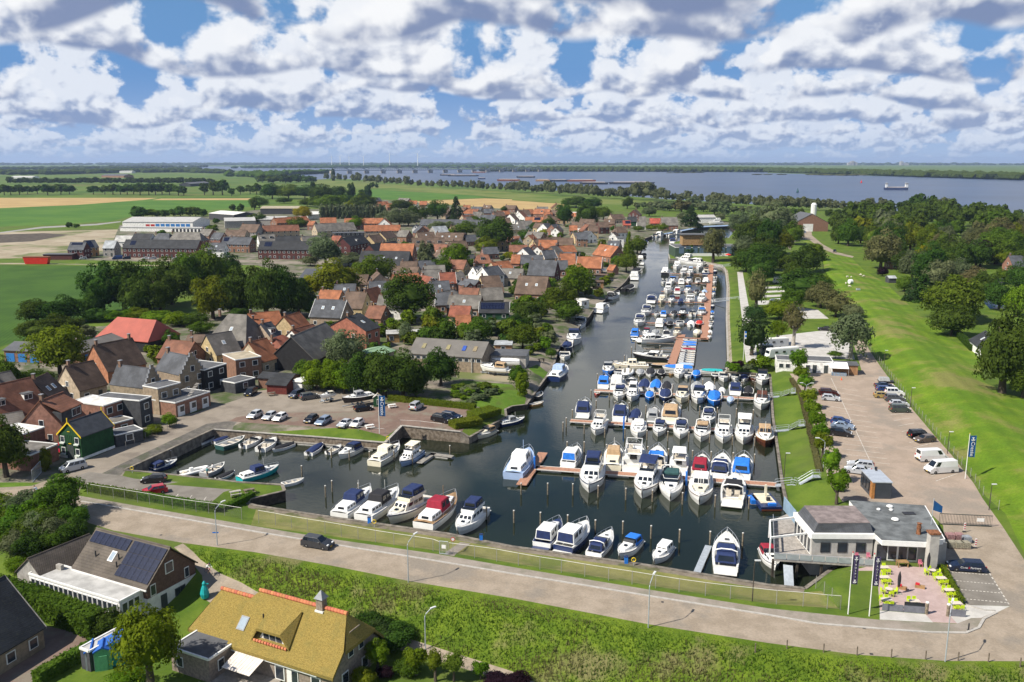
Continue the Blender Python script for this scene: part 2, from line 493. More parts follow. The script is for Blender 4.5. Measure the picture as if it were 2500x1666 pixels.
reg('pavement','paver',('C1',[(600,95),(1200,200)]),('C2',[(0,340),(600,440),(1440,560),(2016,660)]),('C3',[(1090,840),(2016,985)]),('C4',[(870,1075),(1480,1108),(1600,1060),(1690,1050),(1800,1020),(1700,1070),(1660,1140),(1560,1180),(1300,1178),(900,1150),(400,1110)]),('C3',[(2016,1040),(1090,893),(600,812)]),('C2',[(2016,715),(1240,585),(620,487),(0,385)]),('C1',[(1200,240),(640,145)]))
reg('parking_lot','asphalt',('C1',[(700,0),(560,-40),(700,-90)]),('B1',[(1130,1440),(1240,1465),(1640,1495)]),('C1',[(1300,10),(1830,50),(1760,70),(1690,130),(1640,165),(760,28)]))
reg('verge','verge',('C2',[(-40,330),(600,418),(1440,532),(2016,628)]),('C3',[(1090,805),(2016,950)]),('C4',[(560,975)]),('C4',[(420,850),(280,860),(0,838)],-1.2),('C3',[(1000,672),(0,534)],-1.2),('C2',[(1500,432),(550,296),(0,208)],-1.2))
reg('brick_yard','redpave',('C1',[(340,1120),(740,1205),(640,1290),(520,1420),(200,1590),(-300,1800),(-300,1500)],-4.0))
reg('quay_walk','quay',('C4',[(292,832),(280,860),(0,838)],-1.2),('C3',[(1000,672),(0,534)],-1.2),('C2',[(1500,432),(550,296),(0,208),(-60,198),(-70,160),(0,180),(550,265),(1500,400)],-1.2),('C3',[(0,503),(1000,640)],-1.2),('C4',[(0,805)],-1.2))
reg('path','paver',('C2',[(1690,470),(1610,458)],-1.1),('C2',[(1480,562),(1560,575)]))
reg('parking_lot','lot',('B4',[(200,500),(520,490),(860,470),(780,200),(870,190),(990,370),(1060,470),(1200,660),(1330,830),(1540,1080),(1690,1250),(1890,1506)]),('C4',[(1690,120),(1850,345),(1380,335),(1240,200),(640,130),(590,150)]),('B4',[(560,1500),(490,1200),(390,860),(300,640)]))
reg('camp_paving','light_pave',('B4',[(-100,230),(100,150),(440,110),(590,95),(740,200),(800,370),(300,345),(-60,330)]))
reg('terrace','pinkpave',('C4',[(640,690),(860,640),(1340,670),(1410,680),(1545,960),(1490,1105),(1280,1095),(1240,1030),(880,1000),(860,690)]))
reg('pavement','light_pave',('C4',[(880,1002),(1240,1032),(1300,1097),(880,1074)]))
reg('pavement','light_pave',('C4',[(1440,1050),(1560,1050),(1700,1000),(1790,1005),(1680,1060),(1600,1062),(1490,1105)]))
reg('pavement','light_pave',('C4',[(1545,960),(1905,969),(1800,1020),(1690,1050),(1600,1062),(1490,1105)]))
for q in ([(-160,1212),(160,1200),(168,1216),(-160,1230)],[(-160,1250),(150,1238),(152,1254),(-160,1268)],[(-160,1290),(130,1278),(134,1296),(-160,1310)],[(-100,1335),(150,1330),(150,1370),(-100,1372)],[(200,1380),(460,1420),(560,1500),(250,1500)]): reg('camp_pitch','light_pave',('A4',q))
reg('parking_bays','asphalt',('C4',[(1412,684),(1742,692),(1905,968),(1560,960)]))
reg('path','light_pave',('A3',[(2070,1070),(2120,1070),(2160,1300),(2200,1506)]),('B3',[(2240,200),(2255,395),(2150,395),(2125,200)]),('A3',[(2115,1506),(2090,1300)]))
reg('bank_edge','stone',('A3',[(1962,1050),(1930,1008),(1950,1000),(1985,1050),(2003,1200),(2003,1500)]),('B3',[(2025,380),(1985,470),(1962,484),(1985,380)]),('A3',[(1972,1500),(1978,1200)]))
reg('road','road',('A4',[(280,632),(395,632),(405,735),(500,815),(640,890),(790,928),(775,940),(620,912),(470,845),(380,775),(290,775),(230,800),(205,870),(170,830),(185,770),(290,735),(305,700)]))
reg('dike_side','dike',('B4',[(880,190),(1000,340),(1080,450),(1230,640),(1360,820),(1560,1060),(1720,1240),(1920,1500)]),('C4',[(1720,110),(1870,240),(2040,600),(3700,1150)]),('B4',[(3400,1500),(2353,740),(1990,600),(1960,330),(1640,170),(1530,20)]),('A4',[(1400,1480),(1260,1340),(1080,1170),(900,1070),(770,945),(620,915),(470,848),(380,780),(300,778),(470,900),(560,1250),(800,1500)]))
REG.append(('dike_bank','rough',poly(('C1',[(1440,472)]),('C2',[(0,547),(600,652),(1200,772),(2016,907)]),('C3',[(1070,1112),(2016,1260)]),('C4',[(700,1352),(1400,1402),(2016,1404),(3600,1392)]))+[G(c,*q) for c,L_ in (('C4',[(3600,2400)]),('C2',[(2600,1750),(2016,1480),(1200,1215),(800,1092),(350,962),(0,824)]),('C1',[(1900,762),(1730,692),(1580,602)])) for q in L_]))
reg('river','river',('A1',[(1130,132),(2000,137)]),('A2',[(0,142),(300,192),(560,222),(700,212),(1500,245)]),('A3',[(0,292),(700,345),(1400,400),(2353,455)]),('A4',[(500,470),(1100,505),(2353,580),(3600,660),(3600,240),(2353,226),(1600,203),(0,161)]),('A3',[(2353,153),(1000,147),(300,147)]),('A2',[(2353,132),(1500,118),(0,116)]),('A1',[(2353,104),(1500,94),(1130,100)]))
reg('pond','river',('A4',[(1980,1280),(2060,1290),(2180,1350),(2170,1410),(2040,1410),(1990,1360)]))
REG.append(('HOLE',None,[p[0] for p in SHORE]))

def build_ground():
 V,Fc=[],[]
 for _,_,pl in REG:
  n=len(pl)
  if sum(pl[i][0]*pl[(i+1)%n][1]-pl[(i+1)%n][0]*pl[i][1] for i in range(n))<0: pl=pl[::-1]
  o=len(V); V+=[Vector((p[0],p[1])) for p in pl]; Fc.append(list(range(o,o+len(pl))))
 pts=[]
 r2=random.Random(3)
 def grid(x0,x1,y0,y1,st,skip=None):
  nx,ny=int((x1-x0)/st),int((y1-y0)/st)
  for i in range(nx):
   for j in range(ny):
    x,y=x0+(i+.5+r2.uniform(-.3,.3))*st,y0+(j+.5+r2.uniform(-.3,.3))*st
    if skip and skip[0]<x<skip[1] and skip[2]<y<skip[3]: continue
    pts.append(Vector((x,y)))
 grid(-62,62,68,122,1.7)
 grid(40,84,122,230,2.0)
 grid(-110,150,60,300,5.0,(-62,62,68,122))
 grid(70,260,130,560,7.0)
 grid(-300,300,40,800,24.0,(-110,150,60,300))
 grid(-2500,2500,800,5000,250.0)
 V+=pts
 ed=[(f[i],f[(i+1)%len(f)]) for f in Fc for i in range(len(f))]
 vs,_,fs,_,_,_=delaunay_2d_cdt(V,ed,[],0,1e-4)
 A=np.array([(v.x,v.y) for v in vs])
 H=ground_h(A)
 cen=np.array([A[list(f)].mean(0) for f in fs])
 own=np.zeros(len(fs),int)
 for k,(_,_,pl) in enumerate(REG): own[inpoly(cen,pl)]=k
 groups={}
 for f,o in zip(fs,own): groups.setdefault(int(o),[]).append(f)
 for gi,fl in groups.items():
  name,mk,_=REG[gi]
  if name=='HOLE': continue
  idx,vv,ff={},[],[]
  for f in fl:
   q=[]
   for i in f:
    if i not in idx:
     idx[i]=len(vv); vv.append((vs[i].x,vs[i].y,H[i]))
    q.append(idx[i])
   ff.append(q)
  me=bpy.data.meshes.new(name); me.from_pydata(vv,[],ff)
  me.polygons.foreach_set('use_smooth',[True]*len(me.polygons))
  me.update()
  struct(name,me,GM[mk])

def gmat(name,c1,c2,s1,c3=None,s3=.05,rough=.9,bump=.3,bs=4.0,stripes=None,grain=0.0,gs=8.0):
 """world-scale ground material: two noise scales, optional third colour in patches, optional rows"""
 m=bpy.data.materials.new(name); m.use_nodes=True
 N=NT(m.node_tree); b=m.node_tree.nodes['Principled BSDF']
 b.inputs['Roughness'].default_value=rough
 b.inputs['Specular IOR Level'].default_value=.2
 v=N.new('ShaderNodeNewGeometry').outputs['Position']
 n=N.noise(v,s1,6,.65)
 col=N.mix(N.sm(n,.38,.62),c1,c2)
 if c3:
  col=N.mix(N.sm(N.noise(v,s3,5,.6),.50,.64),col,c3)
 if grain:
  g=N.noise(v,gs,3,.7)
  col2=N.new('ShaderNodeHueSaturation'); N.put(col2.inputs['Color'],col)
  N.put(col2.inputs['Value'],N.m('ADD',N.m('MULTIPLY',N.m('SUBTRACT',g,.5),grain*2),1.0))
  col=col2.outputs[0]
 if stripes:
  ang,sp_,amt=stripes
  q=N.new('ShaderNodeSeparateXYZ'); N.put(q.inputs[0],v)
  w=N.m('ADD',N.m('MULTIPLY',q.outputs[0],math.cos(ang)*2*PI/sp_),N.m('MULTIPLY',q.outputs[1],math.sin(ang)*2*PI/sp_))
  w=N.m('ADD',w,N.m('MULTIPLY',N.noise(v,.05,2),2.2))
  f=N.m('ADD',N.m('MULTIPLY',N.m('SINE',w),amt),1.0)
  col3=N.new('ShaderNodeHueSaturation'); N.put(col3.inputs['Color'],col); N.put(col3.inputs['Value'],f)
  col=col3.outputs[0]
 N.put(b.inputs['Base Color'],col)
 if bump:
  bn=N.new('ShaderNodeBump'); bn.inputs['Strength'].default_value=bump; bn.inputs['Distance'].default_value=.12
  N.put(bn.inputs['Height'],N.noise(v,bs,5,.7)); N.put(b.inputs['Normal'],bn.outputs[0])
 return m
def water_mat(name,col,rough,wave,strength,ripple):
 m=bpy.data.materials.new(name); m.use_nodes=True
 N=NT(m.node_tree); b=m.node_tree.nodes['Principled BSDF']
 v=N.new('ShaderNodeNewGeometry').outputs['Position']
 big=N.noise(v,wave[1],3,.5)
 N.put(b.inputs['Base Color'],N.mix(N.sm(big,.3,.7),tuple(q*.8 for q in col),tuple(q*1.2 for q in col)))
 b.inputs['IOR'].default_value=1.33
 b.inputs['Specular IOR Level'].default_value=.5
 N.put(b.inputs['Roughness'],rough)
 mp=N.new('ShaderNodeMapping'); N.put(mp.inputs[0],v); mp.inputs['Scale'].default_value=(1,1.6,1)
 mp.inputs['Rotation'].default_value=(0,0,.5)
 bn=N.new('ShaderNodeBump'); bn.inputs['Distance'].default_value=ripple
 N.put(bn.inputs['Strength'],N.m('MULTIPLY',N.sm(N.noise(v,wave[1]*2.2,3),.3,.72,.12,1.0),strength))
 N.put(bn.inputs['Height'],N.noise(mp.outputs[0],wave[0],3,.55)); N.put(b.inputs['Normal'],bn.outputs[0])
 return m
GM={
 'grass': gmat('meadow_grass',(.062,.110,.010),(.100,.150,.016),.15,(.085,.110,.025),.02,grain=.25,gs=3),
 'farm': gmat('farmland',(.055,.105,.012),(.095,.15,.020),.006,(.11,.13,.03),.004,grain=.1,gs=.2),
 'crop': gmat('green_crop',(.032,.078,.008),(.046,.102,.010),.05,None,.05,stripes=(.25,1.4,.12),grain=.35,gs=1.6,bs=1.5,bump=.6),
 'crop_light': gmat('light_crop',(.050,.125,.014),(.075,.155,.018),.02,None,grain=.25,gs=1.0,stripes=(1.3,9,.04)),
 'wheat': gmat('ripe_wheat',(.34,.235,.10),(.40,.285,.125),.02,None,stripes=(.9,12,.05),grain=.15,gs=1.0),
 'dike_far': gmat('dike_meadow',(.115,.150,.030),(.155,.175,.045),.03,(.08,.13,.02),.01,grain=.15,gs=1),
 'sand': gmat('building_sand',(.27,.225,.155),(.36,.31,.23),.06,(.12,.14,.05),.03,grain=.2,gs=1.5),
 'soil': gmat('dark_soil',(.06,.05,.042),(.10,.083,.065),.2,grain=.3,gs=2),
 'village': gmat('village_ground',(.16,.14,.115),(.055,.085,.022),.13,(.23,.20,.165),.1,grain=.25,gs=2.5),
 'street': gmat('street_asphalt',(.215,.185,.15),(.26,.225,.185),.25,(.17,.145,.12),.12,grain=.2,gs=6,bump=.1),
 'asphalt_far': gmat('asphalt_far',(.25,.24,.23),(.29,.28,.27),.1),
 'cobble': gmat('quay_cobble',(.10,.092,.083),(.15,.138,.12),.6,(.085,.09,.06),.25,grain=.35,gs=9,bump=.5,bs=7),
 'redpave': gmat('red_pavers',(.155,.105,.085),(.20,.14,.112),.3,(.19,.165,.13),.12,grain=.25,gs=6,bump=.2),
 'road': gmat('road_brick',(.255,.210,.160),(.315,.262,.205),.35,(.225,.195,.16),.12,grain=.34,gs=3.2,bump=.2,bs=9),
 'paver': gmat('pavement_slabs',(.235,.205,.17),(.285,.25,.215),.5,(.20,.185,.145),.2,grain=.22,gs=5,bump=.2),
 'asphalt': gmat('grey_asphalt',(.165,.15,.13),(.205,.188,.165),.4,None,grain=.2,gs=7,bump=.1),
 'quay': gmat('quay_concrete',(.16,.135,.105),(.235,.20,.16),.7,(.09,.095,.045),.35,grain=.3,gs=6),
 'lot': gmat('car_park_pavers',(.285,.228,.180),(.345,.275,.22),.25,(.25,.212,.175),.09,grain=.28,gs=3,bump=.15,bs=9),
 'light_pave': gmat('light_concrete',(.40,.385,.36),(.48,.465,.44),.4,None,grain=.12,gs=5,bump=.1),
 'pinkpave': gmat('pink_terrace',(.36,.27,.255),(.42,.32,.305),.8,None,grain=.15,gs=6,bump=.1),
 'stone': gmat('bank_stone',(.22,.19,.15),(.30,.26,.21),.8,(.12,.12,.05),.4,grain=.3,gs=5),
 'lawn': gmat('garden_lawn',(.07,.135,.012),(.10,.175,.018),.4,(.075,.10,.02),.2,grain=.35,gs=4,bump=.5),
 'dike': gmat('mown_dike',(.080,.150,.008),(.120,.190,.010),.12,(.165,.170,.045),.06,grain=.5,gs=2.2,stripes=(-.225,4.2,.075),bump=.7),
 'verge': gmat('dry_verge',(.165,.165,.050),(.215,.205,.072),.3,(.12,.15,.03),.12,grain=.3,gs=4,bump=.4),
 'rough': gmat('rough_dike_grass',(.070,.120,.008),(.115,.170,.012),.35,(.150,.145,.055),.11,grain=.55,gs=3.0,bump=1.0,bs=2.5),
 'river': water_mat('river_water',(.016,.040,.10),.28,(.12,.004),.9,.9),
}
GM['harbour']=water_mat('harbour_water',(.013,.018,.010),.03,(1.3,.03),.6,.04)
build_ground()
_hv,_,_hf,_,_,_=delaunay_2d_cdt([Vector((p[0].x,p[0].y)) for p in SHORE],[(i,(i+1)%len(SHORE)) for i in range(len(SHORE))],[],1,1e-4)
wm=bpy.data.meshes.new('harbour_water'); wm.from_pydata([(v.x,v.y,ZW) for v in _hv],[],[list(f) for f in _hf]); wm.update()
struct('harbour_water',wm,GM['harbour'])

# kerbs and quay walls
M_CONC=mat('concrete',(.33,.31,.28),.85,.2,1.2,bump=.2)
M_CONCD=mat('old_concrete',(.17,.15,.125),.9,.35,.9,bump=.4)
M_KERB=mat('kerb_stone',(.38,.36,.33),.8,.12,2)
M_TIMB=mat('weathered_timber',(.105,.082,.06),.85,.35,1.6,bump=.5,col2=(.17,.14,.11))
M_DTIMB=mat('dark_timber',(.055,.045,.035),.85,.35,1.6,bump=.5)
def strip(line,w,z0,z1,m=None):
 """a bar of width w along a polyline (heights follow the line)"""
 b=MB()
 for a,c in zip(line[:-1],line[1:]):
  a,c=Vector(a),Vector(c)
  d=(c-a); d.z=0
  if d.length<.01: continue
  n=Vector((-d.y,d.x,0)).normalized()*w/2
  u=Vector((0,0,1))
  b.hexa([a-n+u*z0,c-n+u*z0,c+n+u*z0,a+n+u*z0],[a-n+u*z1,c-n+u*z1,c+n+u*z1,a+n+u*z1])
 return b
tag(ob('kerb',strip(KERB,.32,-.2,.11),M_KERB),'pale stone kerb running along the road beside the pavement','kerb',kind='structure')
tag(ob('kerb',strip(poly(('C4',[(1560,960),(1905,968)]))[:1]+poly(('C4',[(1412,684),(1560,958)]))[:0]+poly(('C4',[(1700,1000),(1790,1005)])),.2,-.2,.1),M_KERB),'short pale kerb at the bend by the terrace','kerb',kind='structure')
WALLTXT={'street': ('dark masonry quay wall below the cobbled street edge',M_CONCD),'lot': ('timber piled quay wall below the parking lawn',M_TIMB),'corner': ('board faced retaining wall at the red parking lot',M_TIMB),'pier': ('low concrete quay wall below the clipped hedge',M_CONCD),'westbank': ('mixed timber bank wall along the village gardens',M_DTIMB),'eastbank': ('straight stone bank wall beside the promenade lawn',M_CONC),'northquay': ('grey quay wall below the harbour office garden',M_CONCD),'bank': ('timber sheet piling at the foot of the sloping lawn',M_DTIMB),'restaurant': ('dark basement quay wall under the restaurant deck',M_DTIMB),'road': ('old concrete quay wall beside the dike road',M_CONCD),'strip': ('dark plank wall round the grassy parking spit',M_DTIMB)}
def quay_walls():
 n=len(SHORE); runs={}
 for i in range(n):
  runs.setdefault(SHORE[i][1],[]).append((SHORE[i][0],SHORE[(i+1)%n][0]))
 for st,segs in runs.items():
  b,cap,lab=MB(),MB(),WALLTXT[st]
  for a,c in segs:
   d=(c-a); d.z=0; L=d.length
   nn=Vector((-d.y,d.x,0)).normalized()
   lo=Vector((0,0,1))
   a0,c0=Vector((a.x,a.y,-5)),Vector((c.x,c.y,-5))
   w=nn*.12
   b.hexa([a0-w,c0-w,c0+w,a0+w],[a-w,c-w,c+w,a+w])
   k=max(1,int(L/1.8))
   if st in ('lot','strip','bank','westbank','corner') and L>3:
    for j in range(k+1):
     q=a.lerp(c,j/k)
     b.box((q.x,q.y,(q.z-5)/2+.05),(.22,.22,q.z+5.1),math.atan2(d.y,d.x))
   W=nn*.28
   cap.hexa([a-W+lo*.01,c-W+lo*.01,c+W+lo*.01,a+W+lo*.01],[a-W+lo*.14,c-W+lo*.14,c+W+lo*.14,a+W+lo*.14])
  t=thing('quay_wall',lab[0],'wall')
  ob('wall_face',b,lab[1],t)
  ob('coping',cap,M_CONCD if lab[1] in (M_CONCD,M_DTIMB) else M_CONC,t)
quay_walls()

# ================================================================ BOATS AND JETTIES
CW={'W': ('white',(.80,.80,.78)),'C': ('cream',(.72,.67,.53)),'N': ('navy',(.016,.030,.10)),'K': ('black',(.02,.02,.024)),'B': ('bright blue',(.02,.17,.62)),
  'G': ('grey',(.30,.31,.32)),'R': ('burgundy',(.27,.015,.035)),'T': ('tan',(.42,.29,.17)),'E': ('dark green',(.03,.085,.085)),'L': ('pale blue',(.34,.45,.66)),
  'Y': ('varnished wood',(.42,.23,.07)),'D': ('brown',(.10,.035,.02)),'S': ('teal',(.02,.36,.38)),'X': ('red',(.55,.03,.02))}
def paint(k): return mat('gelcoat_'+CW[k][0].replace(' ','_'),CW[k][1],.25,.06,.7,spec=.5)
def canvas(k): return mat('canvas_'+CW[k][0].replace(' ','_'),CW[k][1],.8,.15,2.5,bump=.25,bscale=6)
M_GLASS=mat('dark_glass',(.012,.016,.022),.06,.2,.5,spec=.7)
M_STEEL=mat('stainless',(.62,.63,.65),.3,.05,2,metal=.7)
M_TEAK=mat('teak_deck',(.30,.19,.10),.7,.2,3)
M_DARK=mat('dark_fitting',(.03,.03,.034),.5,.2,3)
M_SEAT=mat('cream_upholstery',(.58,.52,.43),.6,.1,3)
M_DECKW=mat('deck_nonskid',(.66,.655,.63),.55,.08,1.5)

def hull_meshes(L,B,fb,bow,cs,sole,full=2.4,n=15):
 st=[(i/(n-1))**.9 for i in range(n)]
 def hb(s): return B/2*(.86+.14*math.sin(min(s/.45,1)*PI/2)) if s<.45 else B/2*max(0.015,1-((s-.45)/.55)**full)
 def zs(s): return fb+.10*max(0,.3-s)+bow*max(0,(s-.25)/.75)**2
 H,D=MB(),MB()
 prof=[]
 for s in st:
  b,z=hb(s),zs(s)
  x=-L/2+s*L
  xw=-L/2+s*L*(1-.07*s)
  bw=b*(.93-.45*max(0,s-.5)**1.2)
  prof.append([(xw-.2*s,bw*.55,-.45),(xw,bw,0.0),((x+xw)/2+.02*L*s*.5,b*.5+bw*.5+.02*B,z*.55),(x,b,z)])
 vs=[p for pr in prof for p in pr]+[(p[0],-p[1],p[2]) for pr in prof for p in pr]
 fs,o=[],n*4
 for i in range(n-1):
  for k in range(3):
   a=i*4+k
   fs+=[(a,a+4,a+5,a+1),(o+a,o+a+1,o+a+5,o+a+4)]
 fs.append((0,1,2,3,o+3,o+2,o+1,o))
 H.add(vs,fs)
 gw=.07*B
 e=.012
 prev=None
 for i,s in enumerate(st):
  x,b,z=-L/2+s*L,hb(s),zs(s)+e
  inn=max(b-gw,0.0)
  if s<cs: row=[(x,b,z),(x,inn,z),(x,inn*.97,sole),(x,0,sole)]
  else: row=[(x,b,z),(x,inn,z),(x,inn*.8,z+.035*B*min(1,b)),(x,0,z+.055*B*min(1,b))]
  if prev is not None:
   pr,ps=prev
   if ps<cs<=s:
    D.face([(pr[0][0],q[1],q[2]) for q in [row[1],row[2],row[3]]]+[(pr[0][0],0,sole),(pr[0][0],row[1][1],sole)])
    D.face([(pr[0][0],-q[1],q[2]) for q in [row[1],row[2],row[3]]]+[(pr[0][0],0,sole),(pr[0][0],-row[1][1],sole)])
    pr=[(pr[0][0],pr[0][1],pr[0][2]),(pr[0][0],row[1][1],row[1][2]),(pr[0][0],row[2][1],row[2][2]),(pr[0][0],0,row[3][2])]
   for k in range(3):
    q=[pr[k],row[k],row[k+1],pr[k+1]]
    D.face(q)
    D.face([(a,-b_,c) for a,b_,c in q][::-1])
  prev=(row,s)
 if cs>0:
  z0=zs(0)+e
  D.box((-L/2+.06,0,(z0+sole)/2),(.10,hb(0)*1.96,z0-sole))
 return H.mesh('hull',smooth=False),D.mesh('deck',fix=False),hb,zs

def trunk(x0,x1,w0,w1,z0,h0,h1,rf=.3,ra=.05,ins=.1,bev=.05):
 b=MB()
 bt=[(x0,-w0,z0),(x1,-w1,z0),(x1,w1,z0),(x0,w0,z0)]
 tp=[(x0+ra,-w0+ins,z0+h0),(x1-rf,-w1+ins,z0+h1),(x1-rf,w1-ins,z0+h1),(x0+ra,w0-ins,z0+h0)]
 b.hexa(bt,tp)
 me=b.mesh('cabin',bevel=bev)
 sides={'s': (bt[0],bt[1],tp[1],tp[0]),'p': (bt[2],bt[3],tp[3],tp[2]),'f': (bt[1],bt[2],tp[2],tp[1]),'a': (bt[3],bt[0],tp[0],tp[3]),'t': (tp[0],tp[1],tp[2],tp[3])}
 return me,sides
def pane(face,u0,u1,v0,v1,off=.012):
 A,B_,C,D=(Vector(q) for q in face)
 P=lambda u,v: (A*(1-u)+B_*u)*(1-v)+(D*(1-u)+C*u)*v
 n=(B_-A).cross(D-A).normalized()*off
 q=[P(u0,v0),P(u1,v0),P(u1,v1),P(u0,v1)]
 b=MB(); b.hexa([p-n for p in q],[p+n for p in q])
 return b.mesh('window')
def rail_mesh(hb,zs,L,s0,s1,h=.55,closed=True,ins=.06):
 b=MB(); n=8
 for sg in (-1,1):
  pts=[]
  for i in range(n+1):
   s=s0+(s1-s0)*i/n
   pts.append((-L/2+s*L-.03,sg*max(hb(s)-ins,0.0),zs(s)+h*(.55+.45*min(1,i/2))))
  b.tube(pts,.028,4)
  for i in range(0,n+1,2):
   b.tube([(pts[i][0],pts[i][1],zs(s0+(s1-s0)*i/n)),pts[i]],.022,4,cap=False)
 return b.mesh('railing',fix=False)

BT={}
def template(key):
 """list of (name, mesh, role, index of the part it belongs to or None)"""
 if key in BT: return BT[key]
 P=[]
 def add(n,me,role,par=None):
  if isinstance(me,MB): me=me.mesh(n)
  P.append((n,me,role,par)); return len(P)-1
 def platform(L,B,z=.32):
  add('swim_platform',MB().box((-L/2-.4,0,z),(.85,B*.8,.09)),'deck')
 if key in ('express','express_open'):
  L,B=10,3.3
  h,d,hb,zs=hull_meshes(L,B,1.0,.35,.42,.40,2.1)
  hi=add('hull',h,'hull'); add('deck',d,'deck')
  add('stripe',strake(hb,zs,L,-.22,.10),'stripe',hi)
  tr,f=trunk(.3,3.9,1.12,.45,1.12,.36,.10,.5,.0,.12,.05)
  c=add('foredeck_cabin',tr,'cabin')
  for u in (.08,.5): add('side_window',pane(f['s'],u,u+.3,.3,.8),'glass',c); add('side_window',pane(f['p'],.92-u-.3+.0,.92-u,.3,.8),'glass',c)
  add('hatch',MB().box((2.0,0,1.44),(.55,.55,.05),tilt=Matrix.Rotation(.075,3,'Y')),'glass',c)
  w,f=trunk(-1.3,1.15,1.34,1.05,1.12,.80,.62,.85,.1,.14,.04)
  wi=add('windscreen',w,'glass'); add('windscreen_frame',MB().tube([(-1.2,1.2,1.95),(.28,.93,1.78),(.28,-.93,1.78),(-1.2,-1.2,1.95)],.045,4),'cabin',wi)
  if key=='express':
   cn,f=trunk(-4.3,-.95,1.30,1.28,1.02,1.0,1.22,.12,.55,.22,.14)
   ci=add('canopy',cn,'canopy')
   for a,b_ in ((.08,.46),(.52,.9)):
    add('canopy_window',pane(f['s'],a,b_,.35,.8,.02),'clear',ci); add('canopy_window',pane(f['p'],a,b_,.35,.8,.02),'clear',ci)
   add('canopy_window',pane(f['a'],.12,.88,.25,.8,.02),'clear',ci)
  else:
   add('bench_seat',MB().box((-4.3,0,.62),(.7,2.2,.45)).box((-3.2,-1.05,.62),(1.6,.55,.45)),'seat')
   add('helm_seat',MB().box((-1.9,.55,.85),(.6,.7,.9)).box((-1.9,-.55,.85),(.6,.7,.9)),'seat')
   add('sun_top',trunk(-2.5,.1,1.15,1.1,1.98,.12,.1,.1,.1,.1,.04)[0],'canopy')
  add('radar_arch',MB().tube([(-2.9,1.4,1.1),(-3.3,1.25,2.25),(-3.35,.6,2.48),(-3.35,-.6,2.48),(-3.3,-1.25,2.25),(-2.9,-1.4,1.1)],.10,5),'cabin')
  platform(L,B); add('railing',rail_mesh(hb,zs,L,.5,.985),'steel')
  add('anchor',MB().box((4.85,0,1.4),(.5,.16,.1)),'steel')
 elif key in ('fly','hardtop','flyframe'):
  L,B=10,3.5
  h,d,hb,zs=hull_meshes(L,B,1.15,.4,.28,.5,2.3)
  hi=add('hull',h,'hull'); add('deck',d,'deck')
  add('stripe',strake(hb,zs,L,-.25,.12),'stripe',hi)
  tr,f0=trunk(1.6,4.1,1.15,.5,1.35,.42,.18,.4,0,.12,.06)
  c0=add('foredeck_cabin',tr,'cabin')
  add('hatch',MB().box((2.75,0,1.70),(.55,.55,.05),tilt=Matrix.Rotation(.1,3,'Y')),'glass',c0)
  add('side_window',pane(f0['s'],.12,.7,.3,.75),'glass',c0); add('side_window',pane(f0['p'],.3,.88,.3,.75),'glass',c0)
  cb,f=trunk(-2.5,2.35,1.38,1.15,1.22,1.12,1.05,.95,.05,.16,.06)
  c=add('cabin',cb,'cabin')
  for u in (.06,.34,.62):
   add('side_window',pane(f['s'],u,u+.24,.42,.86),'glass',c); add('side_window',pane(f['p'],1-u-.24,1-u,.42,.86),'glass',c)
  for u in (.05,.37,.69): add('windscreen',pane(f['f'],u,u+.26,.22,.88),'glass',c)
  add('cabin_door',pane(f['a'],.3,.7,.05,.85),'glass',c)
  fb_=MB()
  z0=2.34
  for a,b_,w in (((-3.3,1.2),(.8,1.05),0),((-3.3,-1.2),(.8,-1.05),0),((.8,1.05),(.8,-1.05),0)):
   d_=Vector((b_[0]-a[0],b_[1]-a[1])); fb_.box(((a[0]+b_[0])/2,(a[1]+b_[1])/2,z0+.22),(d_.length+.08,.08,.44),math.atan2(d_.y,d_.x))
  fb_.box((-1.3,0,z0+.02),(4.1,2.35,.08))
  fi=add('flybridge',fb_,'cabin')
  add('helm_seat',MB().box((-1.0,.5,z0+.4),(.5,.6,.75)).box((-2.6,0,z0+.28),(.55,1.9,.5)),'seat',fi)
  add('fly_windscreen',MB().hexa([(.55,-1.0,z0+.42),(.82,-1.0,z0+.42),(.82,1.0,z0+.42),(.55,1.0,z0+.42)],[(.40,-.95,z0+.72),(.46,-.95,z0+.72),(.46,.95,z0+.72),(.40,.95,z0+.72)]),'clear',fi)
  if key=='fly':
   cn,f=trunk(-3.15,-.1,1.12,1.05,z0+.42,.95,.98,.15,.2,.14,.12)
   ci=add('canopy',cn,'canopy')
   for a,b_ in ((.1,.46),(.54,.9)):
    add('canopy_window',pane(f['s'],a,b_,.2,.7,.02),'clear',ci); add('canopy_window',pane(f['p'],a,b_,.2,.7,.02),'clear',ci)
   add('canopy_window',pane(f['f'],.1,.9,.2,.7,.02),'clear',ci)
  else:
   lg=MB()
   for x in (-3.1,-.2):
    for y in (-1.12,1.12): lg.tube([(x,y,z0+.2),(x+.15,y,z0+1.5)],.05,5)
   lg.tube([(-2.95,1.12,z0+1.47),(-.05,1.12,z0+1.47),(-.05,-1.12,z0+1.47),(-2.95,-1.12,z0+1.47),(-2.95,1.12,z0+1.47)],.05,5)
   ti=add('top_frame',lg,'cabin')
   if key=='hardtop': add('hardtop',trunk(-3.5,.35,1.35,1.2,z0+1.45,.14,.12,.2,.2,.15,.04)[0],'canopy',ti)
  platform(L,B); add('railing',rail_mesh(hb,zs,L,.42,.985),'steel')
  add('bench_seat',MB().box((-4.4,0,.75),(.6,2.5,.5)),'seat')
  add('anchor',MB().box((4.85,0,1.6),(.5,.16,.1)),'steel')
 elif key in ('steel','steel_open'):
  L,B=11,3.6
  h,d,hb,zs=hull_meshes(L,B,1.1,.55,.0,.5,2.6)
  hi=add('hull',h,'hull'); add('deck',d,'deck')
  add('rubbing_strake',strake(hb,zs,L,-.16,.08),'stripe',hi)
